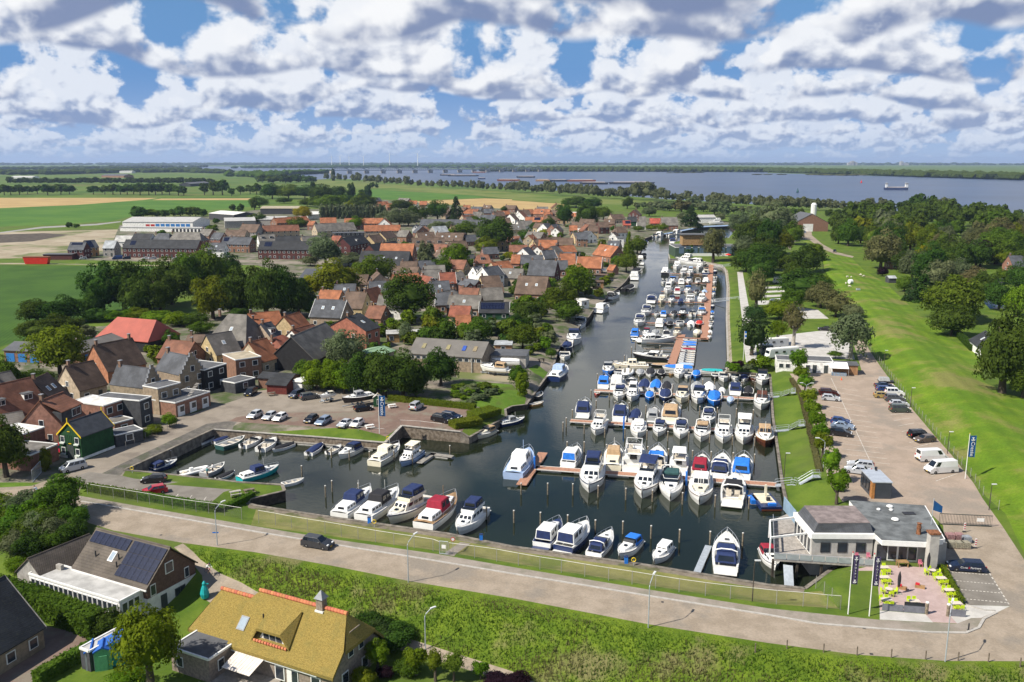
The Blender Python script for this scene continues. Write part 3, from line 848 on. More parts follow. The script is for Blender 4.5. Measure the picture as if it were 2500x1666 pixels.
  af,f=trunk(-4.9,-2.0,1.15,1.3,1.2,.72,.72,.03,.2,.14,.08)
  c=add('aft_cabin',af,'cabin')
  for u in (.1,.42,.70):
   add('side_window',pane(f['s'],u,u+.2,.35,.8),'glass',c); add('side_window',pane(f['p'],1-u-.2,1-u,.35,.8),'glass',c)
  add('aft_window',pane(f['a'],.25,.75,.3,.8),'glass',c)
  if key=='steel':
   wh,f=trunk(-2.05,1.1,1.38,1.32,1.2,1.75,1.7,.35,.25,.25,.14)
   ci=add('wheelhouse_canopy',wh,'canopy')
   for u in (.1,.55):
    add('canopy_window',pane(f['s'],u,u+.33,.45,.82,.02),'glass',ci); add('canopy_window',pane(f['p'],1-u-.33,1-u,.45,.82,.02),'glass',ci)
   for u in (.06,.37,.68): add('windscreen',pane(f['f'],u,u+.26,.45,.84,.02),'glass',ci)
  else:
   w,f=trunk(.2,1.1,1.35,1.25,1.2,1.05,.95,.4,.1,.2,.05)
   wi=add('windscreen',w,'cabin')
   for u in (.06,.37,.68): add('windscreen_pane',pane(f['f'],u,u+.26,.4,.86,.02),'glass',wi)
   add('helm_seat',MB().box((-.9,.6,1.5),(.55,.6,.7)).box((-1.6,0,1.45),(.5,2.0,.5)),'seat')
  fo,f=trunk(1.05,4.0,1.32,.7,1.28,.62,.45,.35,0,.14,.08)
  c=add('fore_cabin',fo,'cabin')
  for u in (.1,.42,.7):
   add('side_window',pane(f['s'],u,u+.2,.35,.8),'glass',c); add('side_window',pane(f['p'],1-u-.2,1-u,.35,.8),'glass',c)
  add('hatch',MB().box((2.6,0,1.88),(.6,.6,.06)),'glass',c)
  add('railing',rail_mesh(hb,zs,L,.05,.985,.6),'steel')
  add('mast',MB().tube([(1.3,0,1.8),(1.2,0,4.2)],.045,5),'deck')
 elif key in ('cabin','cabin_hard'):
  L,B=7,2.6
  h,d,hb,zs=hull_meshes(L,B,.85,.35,.45,.3,2.4)
  hi=add('hull',h,'hull'); add('deck',d,'deck')
  add('rubbing_strake',strake(hb,zs,L,-.12,.07),'stripe',hi)
  tr,f=trunk(-.45,2.6,1.05,.5,.92,.72,.38,.4,.05,.12,.07)
  c=add('cabin',tr,'cabin')
  for u in (.08,.42):
   add('side_window',pane(f['s'],u,u+.27,.35,.8),'glass',c); add('side_window',pane(f['p'],1-u-.27,1-u,.35,.8),'glass',c)
  add('hatch',MB().box((1.1,0,1.56),(.5,.5,.05),tilt=Matrix.Rotation(.13,3,'Y')),'glass',c)
  w,f=trunk(-.75,.15,1.02,.95,1.5,.55,.45,.4,.1,.12,.03)
  wi=add('windscreen',w,'cabin' if key=='cabin_hard' else 'glass')
  if key=='cabin_hard':
   for u in (.06,.53): add('windscreen_pane',pane(f['f'],u,u+.4,.2,.85),'glass',wi)
   top,f=trunk(-2.9,.0,1.05,1.0,.9,1.25,1.2,.05,.1,.12,.06)
   ti=add('wheelhouse',top,'cabin')
   for u in (.1,.55):
    add('side_window',pane(f['s'],u,u+.33,.45,.85),'glass',ti); add('side_window',pane(f['p'],1-u-.33,1-u,.45,.85),'glass',ti)
   add('aft_curtain',pane(f['a'],.06,.94,.15,.92,.03),'canopy',ti)
  else:
   cn,f=trunk(-3.25,-.55,1.08,1.05,.88,1.05,1.2,.1,.3,.16,.12)
   ci=add('canopy',cn,'canopy')
   add('canopy_window',pane(f['s'],.15,.85,.4,.8,.02),'clear',ci); add('canopy_window',pane(f['p'],.15,.85,.4,.8,.02),'clear',ci)
   add('canopy_window',pane(f['a'],.15,.85,.35,.8,.02),'clear',ci)
  add('railing',rail_mesh(hb,zs,L,.5,.985,.5),'steel')
  platform(L,B,.25)
 elif key=='sloop':
  L,B=6.5,2.3
  h,d,hb,zs=hull_meshes(L,B,.62,.25,.0,.3,2.2)
  hi=add('hull',h,'hull'); add('deck',d,'deck')
  add('rubbing_strake',strake(hb,zs,L,-.08,.07),'stripe',hi)
  cv=MB(); pv=None
  for i in range(9):
   s=.02+.88*i/8
   x,b,z=-L/2+s*L,hb(s)*.94,zs(s)+.02
   r=.55*math.sin(PI*(.12+.8*i/8))**.6+.03*(i%2)
   row=[(x,b,z-.06),(x,b*.75,z+r*.55),(x,0,z+r),(x,-b*.75,z+r*.55),(x,-b,z-.06)]
   if pv:
    for k in range(4): cv.face([pv[k],row[k],row[k+1],pv[k+1]])
   else: cv.face(row)
   pv=row
  cv.face(pv)
  add('boat_cover',cv.mesh('boat_cover'),'canopy')
  add('outboard_motor',MB().box((-L/2-.22,0,.75),(.35,.32,.5)).box((-L/2-.22,0,.2),(.16,.14,.8)),'motor')
 elif key=='open':
  L,B=5.5,2.1
  h,d,hb,zs=hull_meshes(L,B,.62,.25,.62,.18,2.2)
  hi=add('hull',h,'hull'); add('deck',d,'deck')
  add('rubbing_strake',strake(hb,zs,L,-.08,.07),'stripe',hi)
  w,f=trunk(.35,.95,.86,.7,.72,.42,.30,.32,.1,.06,.02)
  add('windscreen',w,'clear')
  add('bench_seat',MB().box((-2.1,0,.38),(.6,1.6,.42)),'seat')
  add('helm_seat',MB().box((-.5,.42,.42),(.5,.55,.5)).box((-.5,-.42,.42),(.5,.55,.5)),'seat')
  add('outboard_motor',MB().box((-L/2-.22,0,.85),(.42,.36,.55)).box((-L/2-.22,0,.25),(.18,.16,.9)),'motor')
  add('railing',rail_mesh(hb,zs,L,.62,.985,.25),'steel')
 elif key=='rib':
  L,B=5.2,2.1
  tb=MB()
  pts=[(-2.5,.85,.42),(-.5,.88,.44),(1.2,.8,.5),(2.2,.45,.6),(2.55,0,.68),(2.2,-.45,.6),(1.2,-.8,.5),(-.5,-.88,.44),(-2.5,-.85,.42)]
  tb.tube(pts,.26,8)
  add('inflatable_tube',tb.mesh('inflatable_tube',smooth=True),'hull')
  add('floor',MB().box((-.2,0,.12),(4.2,1.3,.3)),'deck')
  add('console',MB().box((-.3,0,.7),(.6,.6,.9)),'cabin')
  add('bench_seat',MB().box((-1.5,0,.5),(.6,.9,.5)),'seat')
  add('outboard_motor',MB().box((-2.6,0,.85),(.42,.36,.6)).box((-2.6,0,.2),(.18,.16,.9)),'motor')
 elif key=='dinghy':
  L,B=3.6,1.5
  h,d,hb,zs=hull_meshes(L,B,.45,.18,.9,.1,2.2,10)
  add('hull',h,'hull'); add('deck',d,'deck')
  for x in (-1.1,0,.9): add('thwart',MB().box((x,0,.34),(.28,1.25 if x<.5 else 1.0,.05)),'seat')
 BT[key]=(P,L)
 return BT[key]
def strake(hb,zs,L,dz,hgt):
 b=MB(); n=12
 for sg in (-1,1):
  for i in range(n):
   s0,s1=i/n*.985,(i+1)/n*.985
   q=[]
   for s in (s0,s1):
    x=-L/2+s*L-.012*s
    q.append((x,sg*(hb(s)+.015),zs(s)+dz*(.6+.4*(1-s)) ))
   a,c=q
   o=sg*.03
   b.hexa([a,c,(c[0],c[1]+o,c[2]),(a[0],a[1]+o,a[2])],[(a[0],a[1],a[2]+hgt),(c[0],c[1],c[2]+hgt),(c[0],c[1]+o,c[2]+hgt),(a[0],a[1]+o,a[2]+hgt)])
 return b.mesh('stripe')

NAMES={'express': 'motor_cruiser','express_open': 'sports_cruiser','fly': 'flybridge_cruiser','hardtop': 'flybridge_cruiser','flyframe': 'flybridge_cruiser','steel': 'steel_cruiser','steel_open': 'steel_cruiser','cabin': 'cabin_boat','cabin_hard': 'cabin_boat','sloop': 'covered_boat','open': 'open_speedboat','rib': 'inflatable_boat','dinghy': 'rowing_boat'}
KIND={'express': 'motor cruiser with {c} canopy','express_open': 'open sports cruiser with {c} top','fly': 'flybridge cruiser with {c} canopy','hardtop': 'flybridge cruiser under a {c} hardtop','flyframe': 'flybridge cruiser with bare top frame','steel': 'steel cruiser with {c} wheelhouse','steel_open': 'steel cruiser with open helm','cabin': 'cabin boat with {c} canopy','cabin_hard': 'cabin boat with {c} curtain','sloop': 'boat under {c} cover','open': 'open speedboat with outboard','rib': 'inflatable boat','dinghy': 'small rowing boat'}
def boat_at(typ,bow,stern,hull,can,where,group,L=None,z=ZW,full=None,deck='W',stripe=None,cabin='W',heel=0.0):
 P,L0=template(typ)
 d=Vector((bow.x-stern.x,bow.y-stern.y))
 ln=L or min(d.length,13.0)
 mid=Vector(((bow.x+stern.x)/2,(bow.y+stern.y)/2,z))
 lab=full or (CW[hull][0]+' '+KIND[typ].format(c=CW[can][0])+', '+where)
 t=thing(NAMES[typ],lab,'boat',mid,math.atan2(d.y,d.x),group,ln/L0)
 role={'hull': paint(hull),'deck': M_DECKW if deck=='W' else (M_TEAK if deck=='Y' else paint(deck)),'cabin': paint(cabin if cabin!='W' else ('C' if hull=='C' else 'W')),'glass': M_GLASS,'clear': M_GLASS,'canopy': canvas(can),
   'stripe': paint(stripe or ('N' if hull in 'WC' else 'W')),'steel': M_STEEL,'seat': M_SEAT,'motor': M_DARK}
 objs=[]
 for n,me,r,par in P:
  objs.append(ob(n,me,role[r],t if par is None else objs[par]))
 return t
def boats(rows,where,group,c0=None):
 """rows: (bow x, bow y, stern x, stern y, type, hull, canopy[, options])"""
 for i,r in enumerate(rows):
  c=c0
  r=list(r)
  opt=r[7] if len(r)>7 else {}
  opt=dict(opt)
  bow,stern=S(opt.pop('cb',c),r[0],r[1],ZW),S(opt.pop('cs',c),r[2],r[3],ZW)
  w=opt.pop('where',None) or where.format(n=ordinal(i))
  boat_at(r[4],bow,stern,r[5],r[6],w,group,**opt)

# --- finger jetties, counted from the road
boats([(600,1228,512,1368,'cabin_hard','W','B'),(945,1215,922,1395,'steel','C','T',dict(stripe='K')),(1140,1215,1105,1418,'flyframe','W','W',dict(stripe='E')),(1345,1230,1308,1430,'express_open','W','B'),
  (1545,1275,1528,1440,'hardtop','W','W',dict(stripe='N')),(1752,1305,1718,1452,'cabin','C','R'),(1940,1290,1898,1472,'express','W','N'),(2130,1315,2100,1485,'cabin','W','B',dict(stripe='L'))],
  'first jetty, village side, {n} from open end','boats on the jetty nearest the road','B3')
boats([(1352,1140,1368,1078,'fly','W','N'),(1474,1150,1496,1094,'hardtop','W','N',dict(stripe='D')),(1540,1157,1542,1098,'express','W','E',dict(stripe='W')),(1606,1168,1613,1103,'steel','W','W',dict(stripe='D',cabin='C')),(1690,1100,1680,1172,'express_open','W','K',dict(stripe='K'))],
  'first jetty, road side, {n} from open end','boats on the jetty nearest the road','F')
boats([(672,800,645,910,'cabin','W','N'),(1010,832,985,942,'cabin','W','N'),(1150,858,1115,948,'sloop','W','N'),(1312,858,1290,947,'cabin','G','G'),(1478,832,1450,962,'cabin','C','T'),(1785,985,1815,880,'express','W','N')],
  'second jetty, village side, {n} from open end','boats on the second jetty','B3')
boats([(765,1078,828,958,'flyframe','W','W'),(1155,1108,1168,975,'steel_open','W','W',dict(stripe='C')),(1340,1088,1368,978,'express','W','N'),(1545,1112,1556,988,'express','W','N',dict(stripe='W')),(1735,1138,1757,1002,'express','W','T',dict(stripe='D')),(1940,1152,1947,1015,'flyframe','W','W',dict(stripe='L')),(2125,1162,2137,1018,'hardtop','W','W',dict(stripe='W')),(2330,1188,2312,1035,'steel','D','T',dict(stripe='Y'))],
  'second jetty, road side, {n} from open end','boats on the second jetty','B3')
boats([(862,562,836,640,'cabin','W','B'),(978,566,955,652,'cabin_hard','W','W'),(1098,578,1082,655,'open','W','W'),(1226,583,1206,660,'sloop','W','N'),(1332,588,1312,666,'sloop','W','B'),(1425,600,1422,668,'sloop','W','K'),(1700,606,1696,682,'sloop','W','G'),(1812,610,1812,686,'sloop','W','W'),(1932,630,1928,696,'sloop','W','W',dict(L=4.6)),(2052,622,2050,700,'cabin','W','N'),(2172,640,2170,706,'sloop','K','K')],
  'third jetty, village side, {n} from open end','boats on the third jetty','B3')
boats([(775,705,790,672,'dinghy','X','X',dict(L=3.4)),(972,758,1002,662,'express','W','N'),(1096,762,1122,672,'fly','W','W'),(1262,752,1268,690,'sloop','B','B'),(1405,765,1412,680,'sloop','N','N'),(1555,778,1575,690,'cabin','C','T'),(1702,786,1726,692,'cabin','W','N'),(1858,802,1860,702,'sloop','B','B'),(2006,792,2010,722,'sloop','L','L',dict(L=5.0)),(2290,842,2298,728,'steel','W','D',dict(stripe='E'))],
  'third jetty, road side, {n} from open end','boats on the third jetty','B3')
boats([(882,520,884,455,'cabin','B','G'),(965,528,990,478,'open','W','W'),(1050,540,1072,480,'rib','W','W'),(1178,532,1182,482,'sloop','G','G'),(1268,542,1275,482,'sloop','W','K'),(1368,532,1375,485,'sloop','K','K'),(1460,520,1470,492,'dinghy','Y','Y'),(1535,548,1538,485,'cabin_hard','W','W'),(1612,552,1620,505,'open','W','W'),(1692,548,1698,495,'sloop','B','B'),(1865,552,1868,510,'open','K','W'),(1948,582,1952,515,'open','W','W'),(2050,576,2050,518,'open','W','W'),(2135,578,2136,528,'sloop','W','N'),(2230,580,2228,530,'dinghy','D','D'),(2298,612,2302,535,'cabin','W','K')],
  'grey jetty, {n} from canal end','boats on the grey fourth jetty','B3')
boats([(925,445,1252,452,'steel','C','C',dict(where='beside the grey jetty\'s canal end',stripe='Y')),(1275,432,1435,428,'sloop','K','T',dict(where='alongside behind the cream yacht')),(1385,462,1655,470,'sloop','W','B',dict(where='long, beside the grey jetty',L=8.5)),(1720,490,1935,492,'sloop','W','S',dict(where='by the promenade bank')),
  (1105,345,1432,372,'express_open','K','W',dict(where='long and low on the plank fingers')),(1508,200,1175,212,'express','W','W',dict(where='long, lying on the uppermost short finger')),(920,400,945,396,'open','W','W',dict(where='behind the bow of the cream yacht',L=3.0)),(1120,190,1168,196,'rib','W','W',dict(where='at the stern of the long white cruiser',L=3.6))],
  '','larger boats lying alongside','B3')
_hc=[('W','K'),('W','B'),('B','B'),('W','W'),('W','R'),('D','R'),('W','W'),('W','N'),('W','B'),('W','K'),('W','W'),('W','L')]
for i,yy in enumerate((200,222,243,264,284,306,325,345,365,385,404,424)):
 x0=1560-(yy-190)*.17
 boat_at('sloop' if i in (1,2,4,11) else 'open',S('B3',x0,yy,ZW),S('B3',x0+150,yy+4,ZW),_hc[i][0],_hc[i][1],ordinal(i)+' from the corner on the short red jetty','small boats berthed beside the short jetty',L=4.6)
# --- the long red jetty, berths in cross rows
JD=(S('A3',1832,1030,ZW)-S('A3',1795,1500,ZW)).normalized()
def berth(c,x0,x1,yb,typ,hull,can,where,toward=True,k=2.75,**o):
 p=S(c,(x0+x1)/2,yb,ZW)
 L=min(13.5,max(4.2,(x1-x0)*mscale(c,x0,yb,ZW)*k))
 q=p+JD*L
 boat_at(typ,p if toward else q,q if toward else p,hull,can,where,'boats at the long red jetty',**o)
_rows=[
 ('A3',1052,[(1475,1550,'cabin_hard','W','L'),(1562,1612,'cabin','W','G'),(1690,1745,'cabin_hard','W','N')]),
 ('A3',1102,[(1355,1450,'steel','K','W'),(1535,1600,'express','W','W'),(1605,1670,'fly','W','L'),(1745,1815,'hardtop','N','K')]),
 ('A3',1184,[(1365,1420,'open','W','W'),(1436,1505,'cabin','W','B'),(1520,1590,'express','W','W'),(1590,1655,'cabin','W','N'),(1675,1736,'express_open','W','K'),(1745,1815,'steel','K','W')]),
 ('A3',1272,[(1385,1470,'fly','W','W'),(1486,1550,'cabin_hard','W','R'),(1580,1650,'cabin','W','B'),(1670,1722,'sloop','W','K'),(1742,1796,'sloop','W','L')]),
 ('A3',1362,[(1216,1332,'express','W','N'),(1336,1406,'cabin_hard','C','C'),(1430,1496,'cabin','W','N'),(1520,1580,'sloop','N','N'),(1586,1680,'express_open','W','W'),(1696,1790,'steel','W','W')]),
 ('A3',1482,[(1166,1276,'express','W','N'),(1300,1356,'open','W','W'),(1360,1420,'cabin','W','B'),(1450,1520,'sloop','W','K'),(1530,1600,'cabin','K','K'),(1620,1690,'open','W','W'),(1696,1786,'express','W','B')]),
 ('B3',72,[(1096,1215,'express','W','N'),(1312,1392,'cabin_hard','W','W'),(1415,1480,'sloop','K','K'),(1500,1576,'open','W','S'),(1605,1680,'sloop','W','W'),(1682,1756,'sloop','D','X')]),
 ('B3',162,[(1084,1166,'cabin','B','B'),(1190,1262,'cabin','W','R'),(1270,1350,'sloop','W','G'),(1375,1456,'express','W','K'),(1475,1550,'cabin','C','T'),(1660,1740,'sloop','C','C')]),
]
for ri,(c,yb,L_) in enumerate(_rows):
 for i,(x0,x1,t,h,k) in enumerate(L_):
  berth(c,x0,x1,yb,t,h,k,'long jetty, %s cross row, %s from canal'%(ordinal(7-ri),ordinal(i)),toward=(i+ri)%3!=1)
_side=[('A3',y) for y in (1080,1128,1180,1232,1290,1345,1400,1455,1500)]+[('B3',y) for y in (40,85,135,185)]
for i,(c,y) in enumerate(_side):
 xa=1850-(y-1050)*.075 if c=='A3' else 1808-y*.1
 hk=[('N','N'),('W','W'),('W','W'),('W','T'),('W','B'),('W','B'),('N','K'),('W','B'),('W','N')][i%9]
 berth(c,xa,xa+44+8*(c=='B3'),y,('cabin','open','cabin','sloop')[i%4],hk[0],hk[1],'promenade side of long jetty, %s from boat shed'%ordinal(i),toward=i%2==0,k=2.3)
boats([(1505,985,1790,1005,'express','W','W',dict(where='longest beside the boat shed, lying across the jetty head',L=16)),(1445,958,1570,950,'express','W','W',dict(where='lying below the boat shed terrace')),(1480,965,1700,985,'fly','W','W',dict(where='between two long cruisers at the jetty head',L=13))],'','larger boats lying alongside','A3')
# --- along the dike road
boats([(905,92,655,285,'steel','W','N',dict(stripe='N',where='first of five moored along the dike road')),(1122,100,845,305,'steel','W','K',dict(stripe='L',where='second of five moored along the dike road')),(1038,338,1335,150,'fly','C','N',dict(stripe='N',where='bow to the dike road, between two stern-moored boats')),(1572,150,1315,372,'steel','W','R',dict(deck='Y',where='stern to the dike road')),(1585,428,1775,235,'fly','W','N',dict(stripe='W',where='bow to the dike road beside the gate'))],
  '','boats moored along the dike road','C2')
boats([(372,345,232,520,'cabin_hard','W','N',dict(deck='N',stripe='W')),(590,365,400,555,'cabin_hard','N','N',dict(stripe='W')),(785,415,640,592,'express','W','N'),(842,612,985,475,'cabin','W','B'),(1108,658,1242,515,'cabin_hard','W','W',dict(L=6.2)),(1692,425,1678,745,'express','W','N',dict(L=12.0,stripe='W'))],
  '{n} from the gate along the dike road quay','boats moored along the dike road','C3')
boats([(62,700,-25,545,'cabin','W','R')],'alone beside the restaurant deck','boats moored along the dike road','C4')
boats([(1222,1042,1172,1112,'steel','L','W',dict(where='high, lying along the first jetty\'s T',stripe='N',deck='L',L=13.5))],'','larger boats lying alongside','F')
# --- the inner basin
boats([(1300,1390,1422,1318,'open','W','B',dict(where='in the inner basin corner by the life ring')),(1632,1325,1395,1405,'cabin','N','N',dict(stripe='W',where='in the inner basin corner')),(1882,1395,1672,1442,'rib','W','W',dict(where='with a tall grab frame, by the grassy spit',L=5.6)),(2078,1350,1862,1455,'dinghy','G','G',dict(L=6.0,full='grey open boat with two people aboard, by the grassy spit')),(2162,1412,2000,1482,'sloop','W','K',dict(where='by the grassy spit')),
  (1985,1090,1830,1155,'sloop','W','K',dict(where='first below the parking lawn')),(2130,1090,1960,1145,'sloop','W','N',dict(where='second below the parking lawn')),(2270,1110,2000,1208,'dinghy','E','E',dict(L=7.0,full='long grey-green open workboat below the parking lawn')),(2410,1105,2232,1188,'open','W','W',dict(where='fourth below the parking lawn'))],
  '','boats in the inner basin','B1')
boats([(65,1100,-40,1150,'open','W','W',dict(where='fifth below the parking lawn')),(188,1122,40,1222,'open','W','N',dict(where='sixth below the parking lawn')),(150,1228,338,1160,'sloop','W','K',dict(where='seventh below the parking lawn')),(615,1165,482,1255,'sloop','W','N',dict(where='eighth below the parking lawn')),(785,1180,662,1245,'open','W','W',dict(where='ninth below the parking lawn')),(758,1295,948,1198,'cabin','W','N',dict(where='tenth below the parking lawn')),
  (1318,1200,1085,1352,'steel','C','C',dict(stripe='K',where='below the tall flagpole')),(1325,1365,1500,1240,'hardtop','L','C',dict(where='at the small pontoon',stripe='N')),(2030,1105,2182,1035,'cabin','C','T',dict(where='at the quay below the hedge')),(2470,935,2240,985,'steel','N','G',dict(where='at the canal corner below the hedge',stripe='W')),(2230,790,2410,812,'dinghy','W','W',dict(L=5.5,full='bare white hull lying under the overgrown garden bank')),(225,1385,-165,1500,'steel','S','N',dict(where='lying alone in the inner basin',L=8.5,stripe='W')),(420,1495,270,1530,'dinghy','W','W',dict(L=4.2,full='white tender lying at the end of the grassy spit'))],
  '','boats in the inner basin','B2')
# --- along the village bank of the canal
boats([(498,470,372,578,'steel','N','L',dict(stripe='W')),(285,680,205,742,'dinghy','K','K',dict(L=5.0)),(298,775,160,805,'dinghy','Y','Y',dict(L=4.2)),(482,385,485,325,'open','W','W'),(500,300,510,240,'sloop','N','N'),(565,255,570,165,'cabin','W','N'),(660,25,570,95,'open','W','W'),(290,60,600,100,'steel','W','W',dict(L=9.0,where='up on the canal garden bank'))],
  '{n} up the canal on the village bank','boats along the village bank','B3')
boats([(985,1290,890,1325,'express','W','K'),(880,1410,795,1450,'cabin_hard','W','W'),(790,1420,725,1450,'sloop','G','G'),(1115,1215,1035,1255,'sloop','K','K'),(1125,1105,1125,1160,'cabin_hard','W','W'),(1180,1060,1105,1090,'sloop','K','K'),(1182,950,1180,1045,'fly','W','W'),(1228,925,1172,943,'sloop','K','K'),(1225,790,1222,832,'sloop','W','N'),(1340,742,1292,762,'open','W','W'),(1392,735,1335,750,'cabin','W','W'),(1498,735,1428,742,'open','W','W'),(1560,715,1485,728,'cabin','W','W'),(1472,790,1478,818,'cabin','W','N')],
  '{n} of those beyond the bend, village bank','boats along the village bank','A3')

# --- jetties
M_PLANK=mat('red_decking',(.30,.155,.10),.75,.16,2.2,bump=.3,col2=(.36,.19,.125))
M_GDECK=mat('grey_decking',(.24,.225,.20),.8,.2,2.0,bump=.3)
M_WPIPE=mat('white_edge',(.62,.60,.57),.5,.1,2)
M_FLOAT=mat('concrete_float',(.42,.41,.38),.8,.15,1.5)
def jetty(label,a,b,w,m,name='jetty',zt=.48,edge=True,floats=True,group='floating jetties'):
 a,b=Vector(a),Vector(b)
 d=b-a; d.z=0; L=d.length; rz=math.atan2(d.y,d.x)
 t=thing(name,label,'jetty',Vector((a.x,a.y,ZW)),rz,group)
 n=max(1,round(L/6.0))
 for i in range(n):
  ob('deck_panel',MB().box((L*(i+.5)/n,0,zt-.06),(L/n-.05,w,.12)),m,t)
  if floats: ob('float',MB().box((L*(i+.5)/n,0,zt/2-.22),(L/n*.62,w*.86,zt)),M_FLOAT,t)
 if edge:
  for sg in (-1,1): ob('edge_beam',MB().box((L/2,sg*(w/2+.05),zt-.02),(L,.10,.18)),M_WPIPE,t)
 return t
jz=lambda c,x,y: S(c,x,y,ZW+.48)
jetty('first red finger jetty from the road with boats on both sides',jz('B3',215,1362),S('C4',70,12,ZW+.48),1.9,M_PLANK)
jetty('short red jetty forming the T end of the first finger jetty',jz('B3',85,1520),jz('B3',285,1222),1.9,M_PLANK,edge=False)
jetty('second red finger jetty from the road',jz('B3',535,930),jz('B4',0,1040),1.9,M_PLANK)
jetty('third red finger jetty from the road',jz('B3',755,652),jz('B3',2235,728),1.7,M_PLANK)
jetty('grey fourth jetty along the back of the marina',jz('B3',850,470),jz('B3',2345,512),1.8,M_GDECK,edge=False)
jetty('short red jetty leading up from the grey jetty',jz('B3',1458,430),jz('B3',1562,138),2.4,M_PLANK,edge=False)
jetty('long red jetty leading up the canal to the boat shed',jz('B3',1768,182),jz('A3',1832,1000),2.6,M_PLANK,edge=False)
for k,(c,x0,y0,x1,y1) in enumerate([('B3',1170,152,1790,178),('B3',1225,30,1770,45),('A3',1262,1455,1795,1468),('A3',1322,1345,1805,1350),('A3',1370,1248,1812,1254),('A3',1392,1168,1818,1174),('A3',1450,1084,1824,1092),('A3',1462,1025,1828,1030)]):
 jetty('%s cross pier counted up the long red jetty'%ordinal(k),jz(c,x0,y0),jz(c,x1,y1),1.3,M_PLANK,name='cross_pier',edge=False,group='cross piers of the long jetty')
for k,(x0,y0,x1,y1) in enumerate([(1235,216,1492,224),(1210,268,1480,280),(1210,396,1448,406)]):
 jetty('plank finger %s from the corner of the short red jetty'%ordinal(k),jz('B3',x0,y0),jz('B3',x1,y1),.8,M_TIMB,name='plank_finger',edge=False,floats=False,group='plank fingers')
jetty('small L shaped pontoon beside the pale blue cruiser',jz('B2',1500,1320),jz('B2',1640,1225),1.2,M_GDECK,name='pontoon',edge=False)
jetty('outer arm of the small pontoon with a pile at its end',jz('B2',1600,1235),jz('B2',1810,1260),1.3,M_GDECK,name='pontoon',edge=False)
jetty('walkway along the timber wall below the parking lawn',jz('B1',2180,1085),jz('B2',1130,1185),.9,M_GDECK,name='walkway',edge=False)
jetty('narrow grey gangplank beside the large white cruiser',jz('C3',1452,712),jz('C3',1548,490),1.0,mat('galvanised',(.42,.46,.50),.5,.1,2,metal=.3),name='gangplank',edge=False)
# --- mooring piles
M_PILE=mat('pile_timber',(.20,.165,.12),.9,.35,2.5,bump=.4)
PILE=MB().lathe([(.13,-2.2),(.13,2.0),(.10,2.06)],8).mesh('shaft')
PCAP=MB().lathe([(.15,0),(.15,.10),(.08,.13)],8).mesh('cap')
_piles={'B3': [(785,500),(728,650),(897,665),(1030,655),(613,740),(556,830),(775,745),(500,905),(470,945),(948,755),(1078,765),(1165,650),(1233,790),(1318,670),(1395,755),(1480,595),(1558,790),(1628,690),(1728,800),(1890,810),(1768,690),(1920,700),(2065,820),(2220,830),(2080,700),(2335,640),(665,965),(855,1000),(1040,1005),(1243,1020),(1435,1030),(1628,1035),(1820,1045),(2030,1065),(2235,1075),(508,1125),(665,1125),(870,1150),(1050,1155),(1250,1170),(1440,1190),(1662,1205),(1833,1215),(2035,1225),(2232,1240),(1165,520),(1275,520),(1380,530),(1640,530),(1755,550),(1865,540),(1990,500),(2115,570),(2237,570),(1100,255),(1135,200),(1360,240),(1035,330),(850,435)],
   'C3': [(15,215),(225,230),(440,250),(658,290),(875,300),(1097,335),(1322,365),(1563,380),(1820,392),(72,0),(282,0),(480,5),(680,20),(898,40),(1108,55),(1345,75),(1603,95),(1870,110)],
   'C2': [(545,20),(597,-20),(805,0),(1815,190)],'B2': [(690,1180),(855,1200),(1042,1215),(1267,1205),(1438,1240),(1782,1160),(418,1345)],'B1': [(1568,1205)]}
_where={'B3': 'weathered wooden mooring pile among the finger jetty berths','C3': 'weathered wooden mooring pile off the dike road berths','C2': 'mooring pile off the five boats by the gate','B2': 'mooring pile in the inner basin beside small boats','B1': 'mooring pile by the street quay wall'}
for c,L_ in _piles.items():
 for x,y in L_:
  p=S(c,x,y,ZW+2.1); w=_where[c] if c!='B3' else 'weathered mooring pile in the berths of the '+('grey fourth jetty' if y<560 else 'third red jetty' if y<735 else 'second red jetty' if y<1078 else 'first red jetty')
  t=thing('mooring_pile',w,'mooring pile',(p.x,p.y,ZW),group='piles: '+w)
  ob('shaft',PILE,M_PILE,t); ob('cap',PCAP,M_WPIPE,t,(0,0,2.04))
for c,x,y,lab in (('B3',208,1258,'tall bright blue guide pile at the T of the first jetty'),('B3',1607,1388,'tall bright blue guide pile halfway along the first jetty'),('B3',1030,890,'blue guide pile on the second jetty')):
 p=S(c,x,y,ZW+2.9)
 t=thing('guide_pile',lab,'mooring pile',(p.x,p.y,ZW),group='blue guide piles')
 ob('shaft',MB().lathe([(.2,-2.2),(.2,2.8),(.12,2.9)],10),paint('B'),t)
